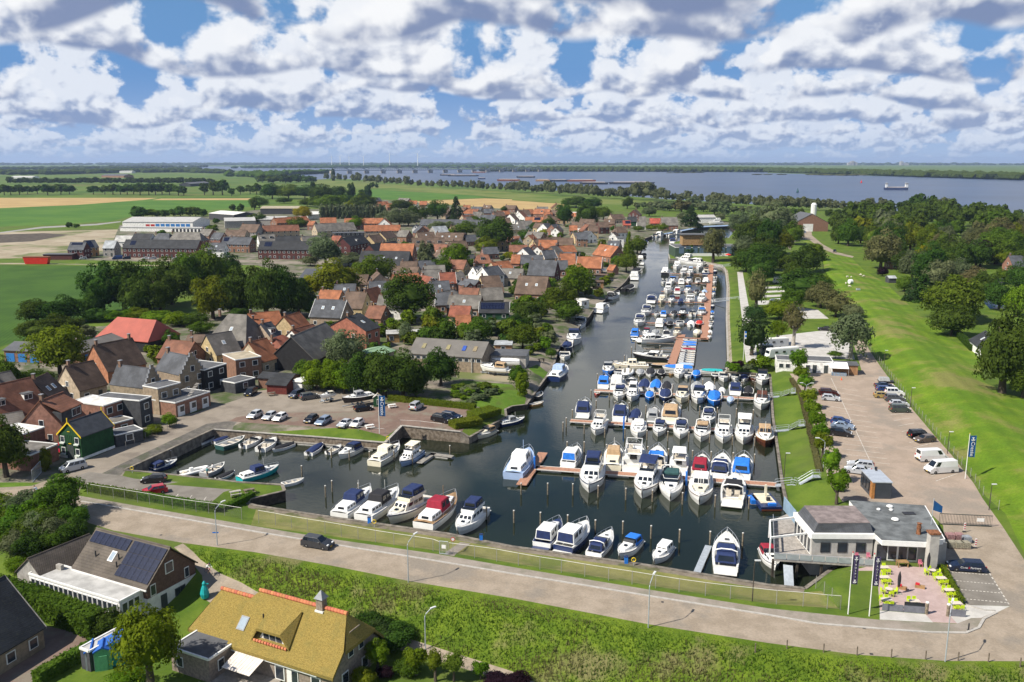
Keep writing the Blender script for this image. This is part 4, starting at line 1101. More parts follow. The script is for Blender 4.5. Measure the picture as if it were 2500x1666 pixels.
# --- work barges by the first jetty
def raft():
 p=S('F',1740,1158,ZW); t=thing('work_float','flat bright blue work float beside the first jetty','barge',p,.02)
 ob('deck_box',MB().box((0,.9,.35),(2.3,2.5,.9)).mesh('d',bevel=.05),paint('B'),t); ob('pontoon',MB().box((0,.9,-.1),(2.5,2.8,.3)),M_CONCD,t); ob('hatch',MB().box((.1,1.2,.83),(.5,.5,.06)),paint('D'),t)
 p=S('F',1772,1175,ZW); t=thing('work_barge','navy work barge with cream deck and crane post','barge',p,.03)
 ob('hull',MB().hexa([(-1.7,0,-.4),(1.7,0,-.4),(1.7,6,-.4),(-1.7,6,-.4)],[(-1.75,-.2,.8),(1.75,-.2,.8),(1.75,6.2,.8),(-1.75,6.2,.8)]),paint('N'),t)
 ob('deck',MB().box((0,3.7,.86),(2.6,4.4,.1)),mat('barge_deck',(.62,.57,.44),.8,.15,1.5),t)
 ob('crane_post',MB().box((.35,4.4,1.9),(.35,.35,2.2)),paint('C'),t); ob('winch',MB().box((.2,2.4,1.2),(.6,.5,.6)),M_DARK,t); ob('chest',MB().box((.3,.6,1.0),(1.3,.6,.35)),paint('B'),t); ob('waterline_band',MB().box((0,-.21,.25),(3.4,.06,.3)),paint('D'),t)
raft()
# --- gangways down the lawn
M_GALV=mat('galvanised',(.42,.46,.50),.5,.1,2,metal=.3)
def gangway(lab,pts):
 t=thing('gangway',lab,'gangway',pts[0],0,'steel gangways on the sloping lawn')
 o=Vector(pts[0]); q=[Vector(p)-o for p in pts]
 ob('walkway',strip(q,1.1,-.12,0),M_GALV,t)
 for sg in (-1,1):
  b=MB()
  for a,c in zip(q[:-1],q[1:]):
   d=c-a; n=Vector((-d.y,d.x,0)).normalized()*.55*sg
   b.tube([a+n+Vector((0,0,1)),c+n+Vector((0,0,1))],.03,4); b.tube([a+n+Vector((0,0,.5)),c+n+Vector((0,0,.5))],.025,4)
   k=max(1,int(d.length/1.6))
   for j in range(k+1):
    m_=a.lerp(c,j/k)+n; b.tube([m_,m_+Vector((0,0,1))],.03,4)
  ob('handrail',b,M_GALV,t)
dpx=lambda x,y,z: S('F',(1780+x*350/2353)*2353/2500,(1080+y*350/2353)*2353/2500,z)
gangway('steel gangway from the first jetty up the lawn',[dpx(760,712,ZW+.6),dpx(1040,680,-1.5),dpx(1130,700,-1.4),dpx(1370,560,.35),dpx(1490,560,.4)])
gangway('steel gangway from the second jetty up the lawn',[S('B4',-30,1050,ZW+.6),S('B4',80,1025,-1.5),S('B4',200,1015,-1.3),S('B4',280,975,.2),S('B4',335,970,.35)])
gangway('steel gangway from the third jetty up the lawn',[S('B3',2235,728,ZW+.6),S('B4',40,715,-1.5),S('B4',130,705,-1.3),S('B4',210,675,.2),S('B4',252,672,.35)])
gangway('pale footbridge from the long red jetty to the promenade',[S('A3',1840,1345,ZW+.7),S('A3',2090,1318,.1)])
gangway('upper pale footbridge from the jetty head to the promenade',[S('A3',1850,1030,ZW+.7),S('A3',2015,1010,.1)])

# ================================================================ BUILDINGS
RC={'orange': (.29,.112,.055),'red': (.215,.072,.045),'brown': (.115,.078,.058),'grey': (.145,.135,.122),'dark': (.030,.032,.037),'slate': (.075,.080,.092),'barnred': (.33,.075,.050),'umber': (.098,.082,.068),'white': (.62,.61,.58),'zinc': (.33,.35,.37),'felt': (.095,.098,.105),'green': (.20,.31,.19),'redbrown': (.185,.082,.052),'lightgrey': (.40,.395,.38),'beigeroof': (.33,.29,.21)}
WC={'brick': (.215,.115,.08),'dkbrick': (.085,.030,.026),'yellow': (.44,.34,.19),'beige': (.36,.29,.21),'white': (.74,.73,.70),'tan': (.27,.21,.15),'grey': (.30,.285,.265),'black': (.018,.018,.020),'orangebrick': (.33,.13,.08),'wood': (.32,.19,.09),'green': (.012,.06,.022),'darkgrey': (.05,.052,.058)}
def tile_mat(k):
 nm='roof_tiles_'+k
 if nm in MATS: return MATS[nm]
 m=bpy.data.materials.new(nm); m.use_nodes=True
 N=NT(m.node_tree); b=m.node_tree.nodes['Principled BSDF']
 c=RC[k]
 v=N.new('ShaderNodeTexCoord').outputs['Object']
 oi=N.new('ShaderNodeObjectInfo').outputs['Random']
 q=N.new('ShaderNodeSeparateXYZ'); N.put(q.inputs[0],v)
 off=N.vec(N.m('MULTIPLY',oi,40.0),0.0,0.0)
 vv=N.new('ShaderNodeVectorMath',operation='ADD'); N.put(vv.inputs[0],v); N.put(vv.inputs[1],off)
 n1=N.noise(vv.outputs[0],.35,5,.65); n2=N.noise(vv.outputs[0],4.0,3,.6)
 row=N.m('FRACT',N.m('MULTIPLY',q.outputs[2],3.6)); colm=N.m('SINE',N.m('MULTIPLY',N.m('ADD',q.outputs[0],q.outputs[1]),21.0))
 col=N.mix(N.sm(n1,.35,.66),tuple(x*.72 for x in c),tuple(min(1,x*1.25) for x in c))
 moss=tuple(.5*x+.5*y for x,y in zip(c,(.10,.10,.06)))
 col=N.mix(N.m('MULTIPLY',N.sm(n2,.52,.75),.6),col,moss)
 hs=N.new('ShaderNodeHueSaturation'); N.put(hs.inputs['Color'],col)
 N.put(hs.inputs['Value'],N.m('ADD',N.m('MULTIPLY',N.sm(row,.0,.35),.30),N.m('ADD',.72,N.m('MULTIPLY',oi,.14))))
 N.put(b.inputs['Base Color'],hs.outputs[0]); b.inputs['Roughness'].default_value=.75; b.inputs['Specular IOR Level'].default_value=.25
 bn=N.new('ShaderNodeBump'); bn.inputs['Strength'].default_value=.5; bn.inputs['Distance'].default_value=.06
 N.put(bn.inputs['Height'],N.m('ADD',row,N.m('MULTIPLY',colm,.25))); N.put(b.inputs['Normal'],bn.outputs[0])
 MATS[nm]=m
 return m
def flat_mat(k): return mat('flat_roof_'+k,RC[k],.85,.18,.5,bump=.15,rand=.15)
def wall_mat(k): return mat('wall_'+k,WC[k],.85,.2,1.3,bump=.3,bscale=14,rand=.18)
M_FRAME=mat('white_frame',(.72,.72,.70),.5,.05,2)
M_PANE=mat('window_pane',(.025,.032,.042),.08,.3,.4,spec=.6)
M_DOOR=mat('dark_door',(.05,.06,.06),.5,.2,2)
M_SOLAR=mat('solar_cell',(.012,.015,.035),.18,.25,1.2,spec=.6)
M_ALU=mat('panel_edge',(.40,.41,.42),.4,.05,2,metal=.5)
M_BRICKCH=mat('chimney_brick',(.19,.12,.085),.9,.25,2.5,bump=.4)
M_LEAD=mat('lead_flashing',(.24,.25,.27),.6,.1,2)
FR=MB().box((0,0,0),(1,.09,1)).mesh('window'); PN=MB().box((0,-.055,0),(.80,.03,.84)).mesh('pane')
PN2=MB().box((-.215,-.055,0),(.37,.03,.84)).box((.215,-.055,0),(.37,.03,.84)).mesh('pane')
UNIT=MB().box((0,0,0),(1,1,1)).mesh('block')
def window(t,p,w,h,rz,frame=None,two=None):
 """window with its pane; p is the centre on the wall, the pane looks along local -y turned by rz"""
 o=ob('window',FR,frame or M_FRAME,t,p,rz,(w,1,h))
 if w>1.7 if two is None else two:
  for sx in (-.225,.225): ob('pane',PN,M_PANE,o,(sx,0,0),0,(.48,1,1))
 else: ob('pane',PN,M_PANE,o)
 return o
def solar(t,A,ux,uy,n,nx,ny,pw=1.0,ph=1.65,gap=.06):
 """panels on a roof plane; A = upper left corner, ux along the ridge, uy down the slope, n the normal"""
 R=Matrix((ux,-uy,n)).transposed().to_4x4()
 for i in range(nx):
  for j in range(ny):
   p=A+ux*((i+.5)*(pw+gap))+uy*((j+.5)*(ph+gap))+n*.09
   e=ob('solar_panel',UNIT,M_SOLAR,t)
   e.matrix_local=Matrix.Translation(p)@R@Matrix.Diagonal((pw,ph,.05,1))
def gable_parts(t,L,D,eh,rh,roof,wall,axis='x',base=-1.0,over=.35,trim=None,hip=0.0):
 """walls and roof; x runs -L/2..L/2, y 0..D; ridge along axis"""
 wb,rb=MB(),MB()
 if axis=='x':
  prof=[(0,base),(D,base),(D,eh),(D/2,rh-hip*0),(0,eh)]
  vs=[(-L/2,y,z) for y,z in prof]+[(L/2,y,z) for y,z in prof]
 else:
  prof=[(-L/2,base),(L/2,base),(L/2,eh),(0,rh),(-L/2,eh)]
  vs=[(x,0,z) for x,z in prof]+[(x,D,z) for x,z in prof]
 if hip and axis=='x':
  wb.prism([(-L/2,0),(L/2,0),(L/2,D),(-L/2,D)],base,eh)
 else:
  wb.add(vs,[(0,1,2,3,4),(9,8,7,6,5)]+[(i,(i+1)%5,5+(i+1)%5,5+i) for i in range(5)])
 ob('wall',wb,wall_mat(wall) if isinstance(wall,str) else wall,t)
 th=Vector((0,0,.16))
 if axis=='x':
  s=(rh-eh)/(D/2)
  a0,a1=-L/2-over*.6,L/2+over*.6
  h0,h1=(a0+hip,a1-hip)
  for sg in (0,1):
   y0=-over if sg==0 else D+over
   z0=eh-over*s
   q=[Vector((a0,y0,z0)),Vector((a1,y0,z0)),Vector((h1,D/2,rh)),Vector((h0,D/2,rh))]
   q=[p+Vector((0,0,.04)) for p in q]
   rb.hexa(q,[p+th for p in q])
  if hip:
   for x_,xr in ((a0,h0),(a1,h1)):
    q=[Vector((x_,-over,eh-over*s+.04)),Vector((x_,D+over,eh-over*s+.04)),Vector((xr,D/2,rh+.04))]
    rb.add(q+[p+th for p in q],[(0,1,2),(5,4,3),(0,3,4,1),(1,4,5,2),(2,5,3,0)])
 else:
  s=(rh-eh)/(L/2)
  for sg in (-1,1):
   x0=sg*(L/2+over); z0=eh-over*s
   q=[Vector((x0,-over*.6,z0)),Vector((x0,D+over*.6,z0)),Vector((0,D+over*.6,rh)),Vector((0,-over*.6,rh))]
   q=[p+Vector((0,0,.04)) for p in q]
   rb.hexa(q,[p+th for p in q])
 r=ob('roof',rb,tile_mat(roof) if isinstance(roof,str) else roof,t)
 if not hip:
  rid=MB()
  if axis=='x': rid.tube([(-L/2-over*.5,D/2,rh+.17),(L/2+over*.5,D/2,rh+.17)],.12,6)
  else: rid.tube([(0,-over*.5,rh+.17),(0,D+over*.5,rh+.17)],.12,6)
  ob('ridge',rid,tile_mat(roof) if isinstance(roof,str) else roof,r)
  if trim:
   for e in (0,1):
    b=MB()
    if axis=='x':
     x=-L/2-over*.62 if e==0 else L/2+over*.62
     for sg,yy in ((0,-over),(1,D+over)): b.hexa(*bar((x,yy,eh-over*s-.05),(x,D/2,rh-.05),.1,.32))
    else:
     y=-over*.62 if e==0 else D+over*.62
     for xx in (-L/2-over,L/2+over): b.hexa(*bar((xx,y,eh-over*s-.05),(0,y,rh-.05),.1,.32))
    ob('bargeboard',b,trim,r)
 return r
def bar(a,b,w,h):
 a,b=Vector(a),Vector(b)
 d=(b-a); n=Vector((-d.y,d.x,0)).normalized()*w/2 if abs(d.x)+abs(d.y)>1e-6 else Vector((w/2,0,0))
 u=Vector((0,0,h))
 return [a-n,b-n,b+n,a+n],[a-n+u,b-n+u,b+n+u,a+n+u]
def chimney(r,x,y,z,w=.6,h=1.3,m=None):
 c=ob('chimney',MB().box((0,0,h/2-.4),(w,w,h+.8)),m or M_BRICKCH,r,(x,y,z))
 ob('chimney_cap',MB().box((0,0,h+.06),(w+.14,w+.14,.12)),M_LEAD,c)
FOOT=[]
def house(label,c,x0,y0,x1,y1,eh=3.0,D=9.0,rh=None,roof='orange',wall='brick',axis='x',group='village houses',win=True,base=None,nwin=None,ch=1,sol=None,sky=0,dorm=0,hip=0.0,doors=True,trim=None,cat='house',name='house',back=0.0,rows=None,over=.35,gwin=True,z0=0.0):
 P0,P1=S(c,x0,y0,z0+eh),S(c,x1,y1,z0+eh)
 d=P1-P0
 L=max(2.5,d.length-2*over)
 rz=math.atan2(d.y,d.x)
 mid=(P0+P1)/2
 nrm=Vector((-d.y,d.x,0)).normalized()
 mid=mid+nrm*over
 ctr=mid+nrm*D/2; FOOT.append((ctr.x,ctr.y,(L+D)*.3))
 rh=rh or eh+(D if axis=='x' else L)*.43
 t=thing(name,label,cat,(mid.x,mid.y,z0),rz,group)
 r=gable_parts(t,L,D,eh,rh,roof,wall,axis,over=over,trim=trim,hip=hip)
 if win:
  fl=rows or (1 if eh<4.3 else 2)
  n=nwin or max(1,int(L/2.9))
  for f in range(fl):
   z=1.45+f*2.75
   for i in range(n):
    x=-L/2+L*(i+.5)/n
    if f==0 and doors and n>1 and i%3==1:
     dd=ob('door',FR,M_DOOR,t,(x,-.02,1.05),0,(1.0,1,2.1))
     continue
    window(t,(x,-.03,z),min(1.3,L/n*.5),1.35,0)
  if gwin:
   for sg in (-1,1):
    if axis=='x':
     for z,k in ((1.45,2),(eh+.9 if fl==1 else 4.2,1 if fl==1 else 2)):
      if z>rh-1: continue
      for j in range(k): window(t,(sg*(L/2+.03),D*(j+1)/(k+1),z),1.1,1.25,sg*PI/2)
   if axis=='y' and rh-eh>2.2: window(t,(0,-.03,eh+.7),1.1,1.2,0)
 s=(rh-eh)/(D/2) if axis=='x' else (rh-eh)/(L/2)
 for k in range(ch):
  if axis=='x': chimney(r,(-L/2+.8) if k==0 else (L/2-.8),D/2,rh)
  else: chimney(r,0,D-1.0 if k==0 else 1.0,rh)
 if axis=='x':
  ux,uy=Vector((1,0,0)),Vector((0,-1,-s)).normalized(); nn=Vector((0,-s,1)).normalized()
  on=lambda u,v: Vector((-L/2+u*L,D/2-v*D/2,rh-v*(rh-eh)+.2))
  if sol:
   u0,v0,nx,ny=sol
   solar(r,on(u0,v0),ux,uy,nn,nx,ny)
  for k in range(sky):
   p=on((k+1)/(sky+1),.5)
   R=Matrix((ux,-uy,nn)).transposed().to_4x4()
   e=ob('skylight',UNIT,M_FRAME,r); e.matrix_local=Matrix.Translation(p+nn*.03)@R@Matrix.Diagonal((.95,1.3,.1,1))
   g=ob('skylight_pane',UNIT,mat('skylight_glass',(.30,.36,.42),.1,.1,1),e); g.matrix_local=Matrix.Translation((0,0,.3))@Matrix.Diagonal((.78,.8,.6,1))
  for k in range(dorm):
   p=on((k+.5)/dorm,.62)
   dt=ob('dormer',MB().box((0,1.3,.1),(1.9,2.6,1.5)),M_FRAME,r,(p.x,p.y-.15,p.z+.3))
   ob('dormer_roof',MB().box((0,1.2,.92),(2.2,2.9,.14)),flat_mat('felt'),dt)
   for sx in (-.45,.45): ob('pane',PN,M_PANE,dt,(sx,.03,.15),0,(.95,1,1.1))
 return t,r,L,D

V='village houses'
def hs(rows,c,**kw):
 for r in rows:
  lab,x0,y0,x1,y1=r[:5]
  o=dict(kw); o.update(r[5] if len(r)>5 else {})
  house(lab,c,x0,y0,x1,y1,**o)
# --- new estate and works, far left
hs([('detached dark brick house with six solar panels facing the field',612,868,768,868,dict(eh=5.2,D=9,roof='slate',wall='dkbrick',sol=(.12,.1,6,1),ch=0)),
 ('timber clad house under construction beside the brick house with panels',808,850,915,842,dict(eh=5.2,D=9,roof='slate',wall='wood',sol=(.1,.1,3,3),ch=0)),
 ('pale rendered house with a light skylight roof beside the scaffolded house',935,852,1050,852,dict(eh=5,D=9,roof='zinc',wall='grey',ch=0)),
 ('grey roofed shed behind the pale rendered house',1045,792,1212,792,dict(eh=3.4,D=8,roof='lightgrey',wall='white',ch=0,doors=False)),
 ('long dark brick terrace with black roof and solar panels beside the street',1118,850,1812,856,dict(eh=5.6,D=10,roof='dark',wall='dkbrick',ch=0,nwin=16,sol=(.08,.15,3,2))),
 ('dark steep roofed house behind the terrace, white front',1195,778,1370,782,dict(eh=4.6,D=9,roof='dark',wall='white',axis='x')),
 ('hip roofed slate house behind the long terrace',1378,782,1558,786,dict(eh=4.4,D=10,roof='slate',wall='brick',hip=3.2)),
 ('wide grey hipped house behind the long terrace end',1532,782,1850,786,dict(eh=4.6,D=11,roof='grey',wall='brick',hip=3.5)),
 ('grey gabled house beside the round bush',1815,732,1920,736,dict(eh=4.6,roof='grey',wall='brick')),
 ('dark gabled house below the grey gabled one',1925,768,2022,772,dict(eh=4.6,roof='slate',wall='brick')),
 ('white house with grey skylight roof at the terrace end',1895,872,2060,872,dict(eh=4.4,roof='slate',wall='white',sky=1)),
 ('narrow white gabled house with panels on a dark roof',2030,812,2150,812,dict(eh=5,roof='slate',wall='white',sol=(.1,.12,5,2))),
 ('slate roofed brick house in front of the white hall',2082,816,2292,820,dict(eh=5,roof='slate',wall='brick')),
 ('brown roofed beige house below the works yard',2052,742,2250,744,dict(eh=4.6,roof='brown',wall='beige')),
 ('large brown roofed hall beside the works yard',2182,704,2353,708,dict(eh=5,D=12,roof='brown',wall='grey')),
 ],'A1',group='new estate houses')
def works(lab,c,x0,y0,x1,y1,eh,D,roof,wall,rh=None,doors=(),**kw):
 t,r,L,D=house(lab,c,x0,y0,x1,y1,eh=eh,D=D,rh=rh or eh+2,roof=mat('sheet_roof_'+roof,RC[roof],.6,.1,.3,bump=.1),wall=wall,ch=0,win=False,cat='building',name=kw.pop('name','works_hall'),group='halls and barns',**kw)
 for u,w,h,col in doors:
  o=ob('roller_door',FR,mat('door_'+col,{'blue': (.03,.17,.45),'red': (.42,.03,.03),'white': (.7,.7,.68),'dark': (.03,.03,.035),'green': (.02,.12,.05)}[col],.5,.1,2),t,(-L/2+u*L,-.03,h/2),0,(w,1,h))
 return t,r,L,D
works('long white works hall with rows of blue and red doors','A1',1118,612,1772,614,5,38,'lightgrey','white',8,[(.36,3.4,3.2,'red'),(.43,3.4,3.2,'red')]+[(.50+.072*i,3.4,3.6,'blue') for i in range(7)])
works('low unfinished white block in front of the works hall','A1',1096,660,1850,668,3.2,9,'lightgrey','white',3.5,[(.66+.045*i,1.8,2.4,'dark') for i in range(8)])
works('black walled barn with white roof beside the works hall','A1',1915,532,2150,548,6,25,'white','darkgrey')
works('pale grey round shouldered hall beside the black barn','A1',2060,606,2353,600,6,28,'lightgrey','grey')
works('beige metal barn with open dark end by the poplars','A2',35,488,395,488,6,18,'beigeroof','darkgrey')
works('pale sheet metal hall below the beige barn','A2',-60,590,262,590,6,22,'lightgrey','grey')
works('white glasshouse roof beside the poplar screen','A2',475,545,640,540,4,30,'white','white')
works('large slate blue roofed hall behind the field trees','A2',375,1146,620,1150,4,22,'slate','brick',7.5)
works('low dark brick garage row at the building site edge','A1',385,912,662,912,3,7,'felt','dkbrick',3.1)
works('far blue grey barn among fields','A1',1750,262,1930,250,6,25,'felt','darkgrey',9)
works('far white and blue factory on the horizon fields','A1',100,196,300,196,8,40,'white','white')
works('far long white farm shed by the water','A1',1095,146,1212,146,9,40,'white','white')
works('far dark farm sheds behind the tree row','A1',930,184,1140,186,7,40,'felt','brick',12)
# --- village, upper part
hs([('orange tiled terrace behind the halls, upper row',192,622,500,602,dict(eh=5,roof='orange',nwin=6)),
 ('short orange roofed terrace beside the yellow shrub',585,620,742,618,dict(eh=5,roof='orange')),
 ('orange roofed terrace half hidden by a round tree',806,626,1170,624,dict(eh=5,roof='orange',nwin=8)),
 ('red brown terrace with beige wall at the hall side',65,700,405,690,dict(eh=5,roof='redbrown',wall='beige',nwin=6)),
 ('small orange house above the grey roofed school',465,640,525,642,dict(eh=4,roof='orange',D=7)),
 ('large grey brown roofed school with arched dormer',562,700,930,684,dict(eh=4.6,D=12,roof='grey',wall='beige',nwin=7)),
 ('orange brown long terrace beside the dark flats',990,696,1332,692,dict(eh=5,roof='orange',wall='beige',nwin=7)),
 ('dark flat roofed building with a band of windows',700,716,1000,712,dict(eh=5,rh=5.4,D=11,roof='slate',wall='darkgrey',ch=0)),
 ('grey house with white dormer beside the white hall',25,790,188,784,dict(eh=4,roof='grey',wall='white',dorm=2)),
 ('low black roofed terrace above the new terrace',172,806,432,802,dict(eh=4,roof='dark',wall='dkbrick')),
 ('grey roofed house beside the low black terrace',440,806,620,796,dict(eh=4,roof='grey',wall='tan')),
 ('small red hipped roof beside the grey house',668,792,752,796,dict(eh=4,roof='red',wall='brick',D=8)),
 ('second dark brick terrace with black solar roof by the grey willow',10,864,500,869,dict(eh=5.6,D=10,roof='dark',wall='dkbrick',ch=0,nwin=11,sol=(.1,.15,4,2))),
 ('end on dark brick terrace beside the large grey willow',868,832,1052,798,dict(eh=5.6,D=10,roof='dark',wall='dkbrick',ch=0,dorm=1,nwin=6)),
 ('low dark brick terrace with white dormer',1110,898,1358,858,dict(eh=5,D=10,roof='dark',wall='dkbrick',ch=0,dorm=1)),
 ('beige gabled flats beside the low dark terrace',1090,800,1198,786,dict(eh=5.4,roof='brown',wall='yellow')),
 ('second beige gabled block stepping up from the flats',1198,766,1306,748,dict(eh=5.4,roof='brown',wall='yellow')),
 ('grey roofed house behind the beige flats',1282,744,1382,748,dict(eh=4,roof='grey',wall='brick')),
 ('long beige bungalow terrace with three white dormers',1432,838,1742,834,dict(eh=3.2,D=11,roof='brown',wall='yellow',dorm=3)),
 ('brown roofed beige terrace behind the dormer bungalows',1635,782,1898,786,dict(eh=3.6,D=11,roof='brown',wall='beige',sky=3)),
 ('small white gabled house by the birch clump',1430,668,1500,668,dict(eh=4,roof='slate',wall='white',D=9,axis='y')),
 ('long slate roofed terrace behind the birch clump',1500,640,2100,648,dict(eh=5,D=10,roof='slate',wall='brick',nwin=14,ch=2)),
 ('brick gabled house with red creeper',1466,712,1602,708,dict(eh=3.6,roof='slate',wall='brick',axis='y')),
 ('grey glazed roof building among the birches',1650,708,1782,700,dict(eh=4,roof='zinc',wall='grey',ch=0)),
 ('small brick cottage beside the big lime tree',1932,792,2042,788,dict(eh=3,roof='slate',wall='brick')),
 ('black thatch toned barn roof above the solar hall',930,1006,1392,1014,dict(eh=3.6,D=13,rh=10,roof='dark',wall='darkgrey',sky=3)),
 ('large orange roofed barn behind the black roof',1115,948,1432,952,dict(eh=4.2,D=15,rh=11.5,roof='orange',wall='brick')),
 ('brown orange villa with dormer beside the boats on land',1992,992,2172,992,dict(eh=3.4,roof='redbrown',wall='tan',dorm=1,hip=2.0)),
 ('black flat shed beside the brown orange villa',1930,966,2000,968,dict(eh=3,D=6,roof='dark',wall='darkgrey',ch=0)),
 ('orange roofed house beside the yellow shrub row',2205,1066,2380,1052,dict(eh=4,roof='orange',wall='beige')),
 ('tall narrow slate house with white window front',2140,1112,2292,1092,dict(eh=5.4,D=8,roof='slate',wall='white',trim=M_FRAME)),
 ('white dormered house beside the tall slate house',2040,1110,2160,1100,dict(eh=4,roof='slate',wall='white',dorm=2)),
 ('ornate brick gabled house with red roof and white trim',1572,1182,1690,1172,dict(eh=4.6,roof='red',wall='brick',axis='y',D=10,trim=M_FRAME)),
 ('red roofed house joined to the ornate gabled one',1690,1176,1850,1172,dict(eh=4.4,roof='red',wall='brick',trim=M_FRAME)),
 ('grey roofed cottage behind the stepped gables',1842,1172,1960,1160,dict(eh=3.6,roof='grey',wall='brick')),
 ('house with rounded yellow edged gable, brick front',1935,1205,2010,1200,dict(eh=5,roof='slate',wall='brick',axis='y',D=9)),
 ('second rounded gable house of dark brick',2015,1190,2090,1182,dict(eh=5,roof='slate',wall='dkbrick',axis='y',D=9)),
 ('orange roofed house behind the great dark tree',1290,1194,1540,1176,dict(eh=4,roof='orange',wall='brick')),
 ('slate cottage with one skylight above the orange roof',1035,1262,1235,1258,dict(eh=4,roof='slate',wall='yellow',sky=1,ch=2)),
 ('steep orange roofed yellow house beside the dark tree',1092,1370,1222,1334,dict(eh=3.6,D=8,rh=8.6,roof='orange',wall='yellow')),
 ('grey brown roofed yellow brick house with two chimneys',772,1396,978,1406,dict(eh=3.8,D=9,rh=8.8,roof='brown',wall='yellow',ch=2)),
 ('slate blue roofed house with two skylights and white edges',482,1478,782,1492,dict(eh=3.6,D=10,rh=8.6,roof='slate',wall='tan',ch=2,sky=2,trim=M_FRAME)),
 ('slate gabled cottage below the rounded gables',1640,1374,1792,1374,dict(eh=3,roof='slate',wall='brick',trim=M_FRAME)),
 ('grey long cottage beside the slate gabled one',1792,1362,1925,1332,dict(eh=3,roof='grey',wall='grey',ch=2)),
 ('black low barn with a full roof of solar panels',2040,1446,2332,1448,dict(eh=2.6,D=9,rh=5.6,roof='dark',wall='green',ch=0,sol=(.04,.1,8,2),trim=M_FRAME)),
 ('small red roofed house beside the solar barn',1760,1478,1962,1484,dict(eh=2.6,D=7,roof='red',wall='yellow')),
 ('brown roofed low outbuilding by the hedge',2096,1258,2288,1252,dict(eh=2.6,D=7,roof='brown',wall='brick',ch=0)),
 ('small slate house below the steep orange roof',1150,1490,1255,1470,dict(eh=3,D=7,roof='slate',wall='brick',sky=1)),
 ('rust red tiled house with flat windows below it',985,1490,1150,1500,dict(eh=3.2,D=8,roof='redbrown',wall='brick')),
 ('far orange roof beside the wheat, first',1140,458,1232,454,dict(eh=4,roof='orange')),('far slate roof at the meadow edge',1070,420,1160,416,dict(eh=4,roof='slate')),
 ('far orange roof beside the lime, second',1205,476,1280,474,dict(eh=4,roof='orange')),('far grey row roof at the meadow',1290,420,1390,424,dict(eh=4,roof='grey')),('far orange roof with white gable by the wheat',1405,448,1480,448,dict(eh=4,roof='orange',wall='white')),
 ('far orange roof beside the wheat, largest',1500,452,1572,452,dict(eh=4,roof='orange')),('far white house by the wheat',1540,486,1620,486,dict(eh=4,roof='slate',wall='white',axis='y')),('far orange roof on the wheat edge',1902,494,1972,494,dict(eh=4,roof='orange')),
 ('far broad orange roof below the wheat edge',1900,534,1996,534,dict(eh=4,roof='orange',wall='white')),('far slate gable with green side',2052,590,2195,592,dict(eh=4,roof='slate',wall='darkgrey')),('far brown roof pair beside the slate gable',2200,560,2300,556,dict(eh=4,roof='brown',wall='brick')),('far grey row by the tall conifer',1990,560,2080,560,dict(eh=4,roof='grey',wall='white')),('far brown house above the big lime',2250,620,2350,618,dict(eh=4,roof='brown',wall='beige')),('far low grey roofs beside the conifer',2090,530,2190,530,dict(eh=4,roof='slate')),('far red roof row beside the conifer',1640,520,1760,522,dict(eh=4,roof='red',wall='white'))],
 'A2')
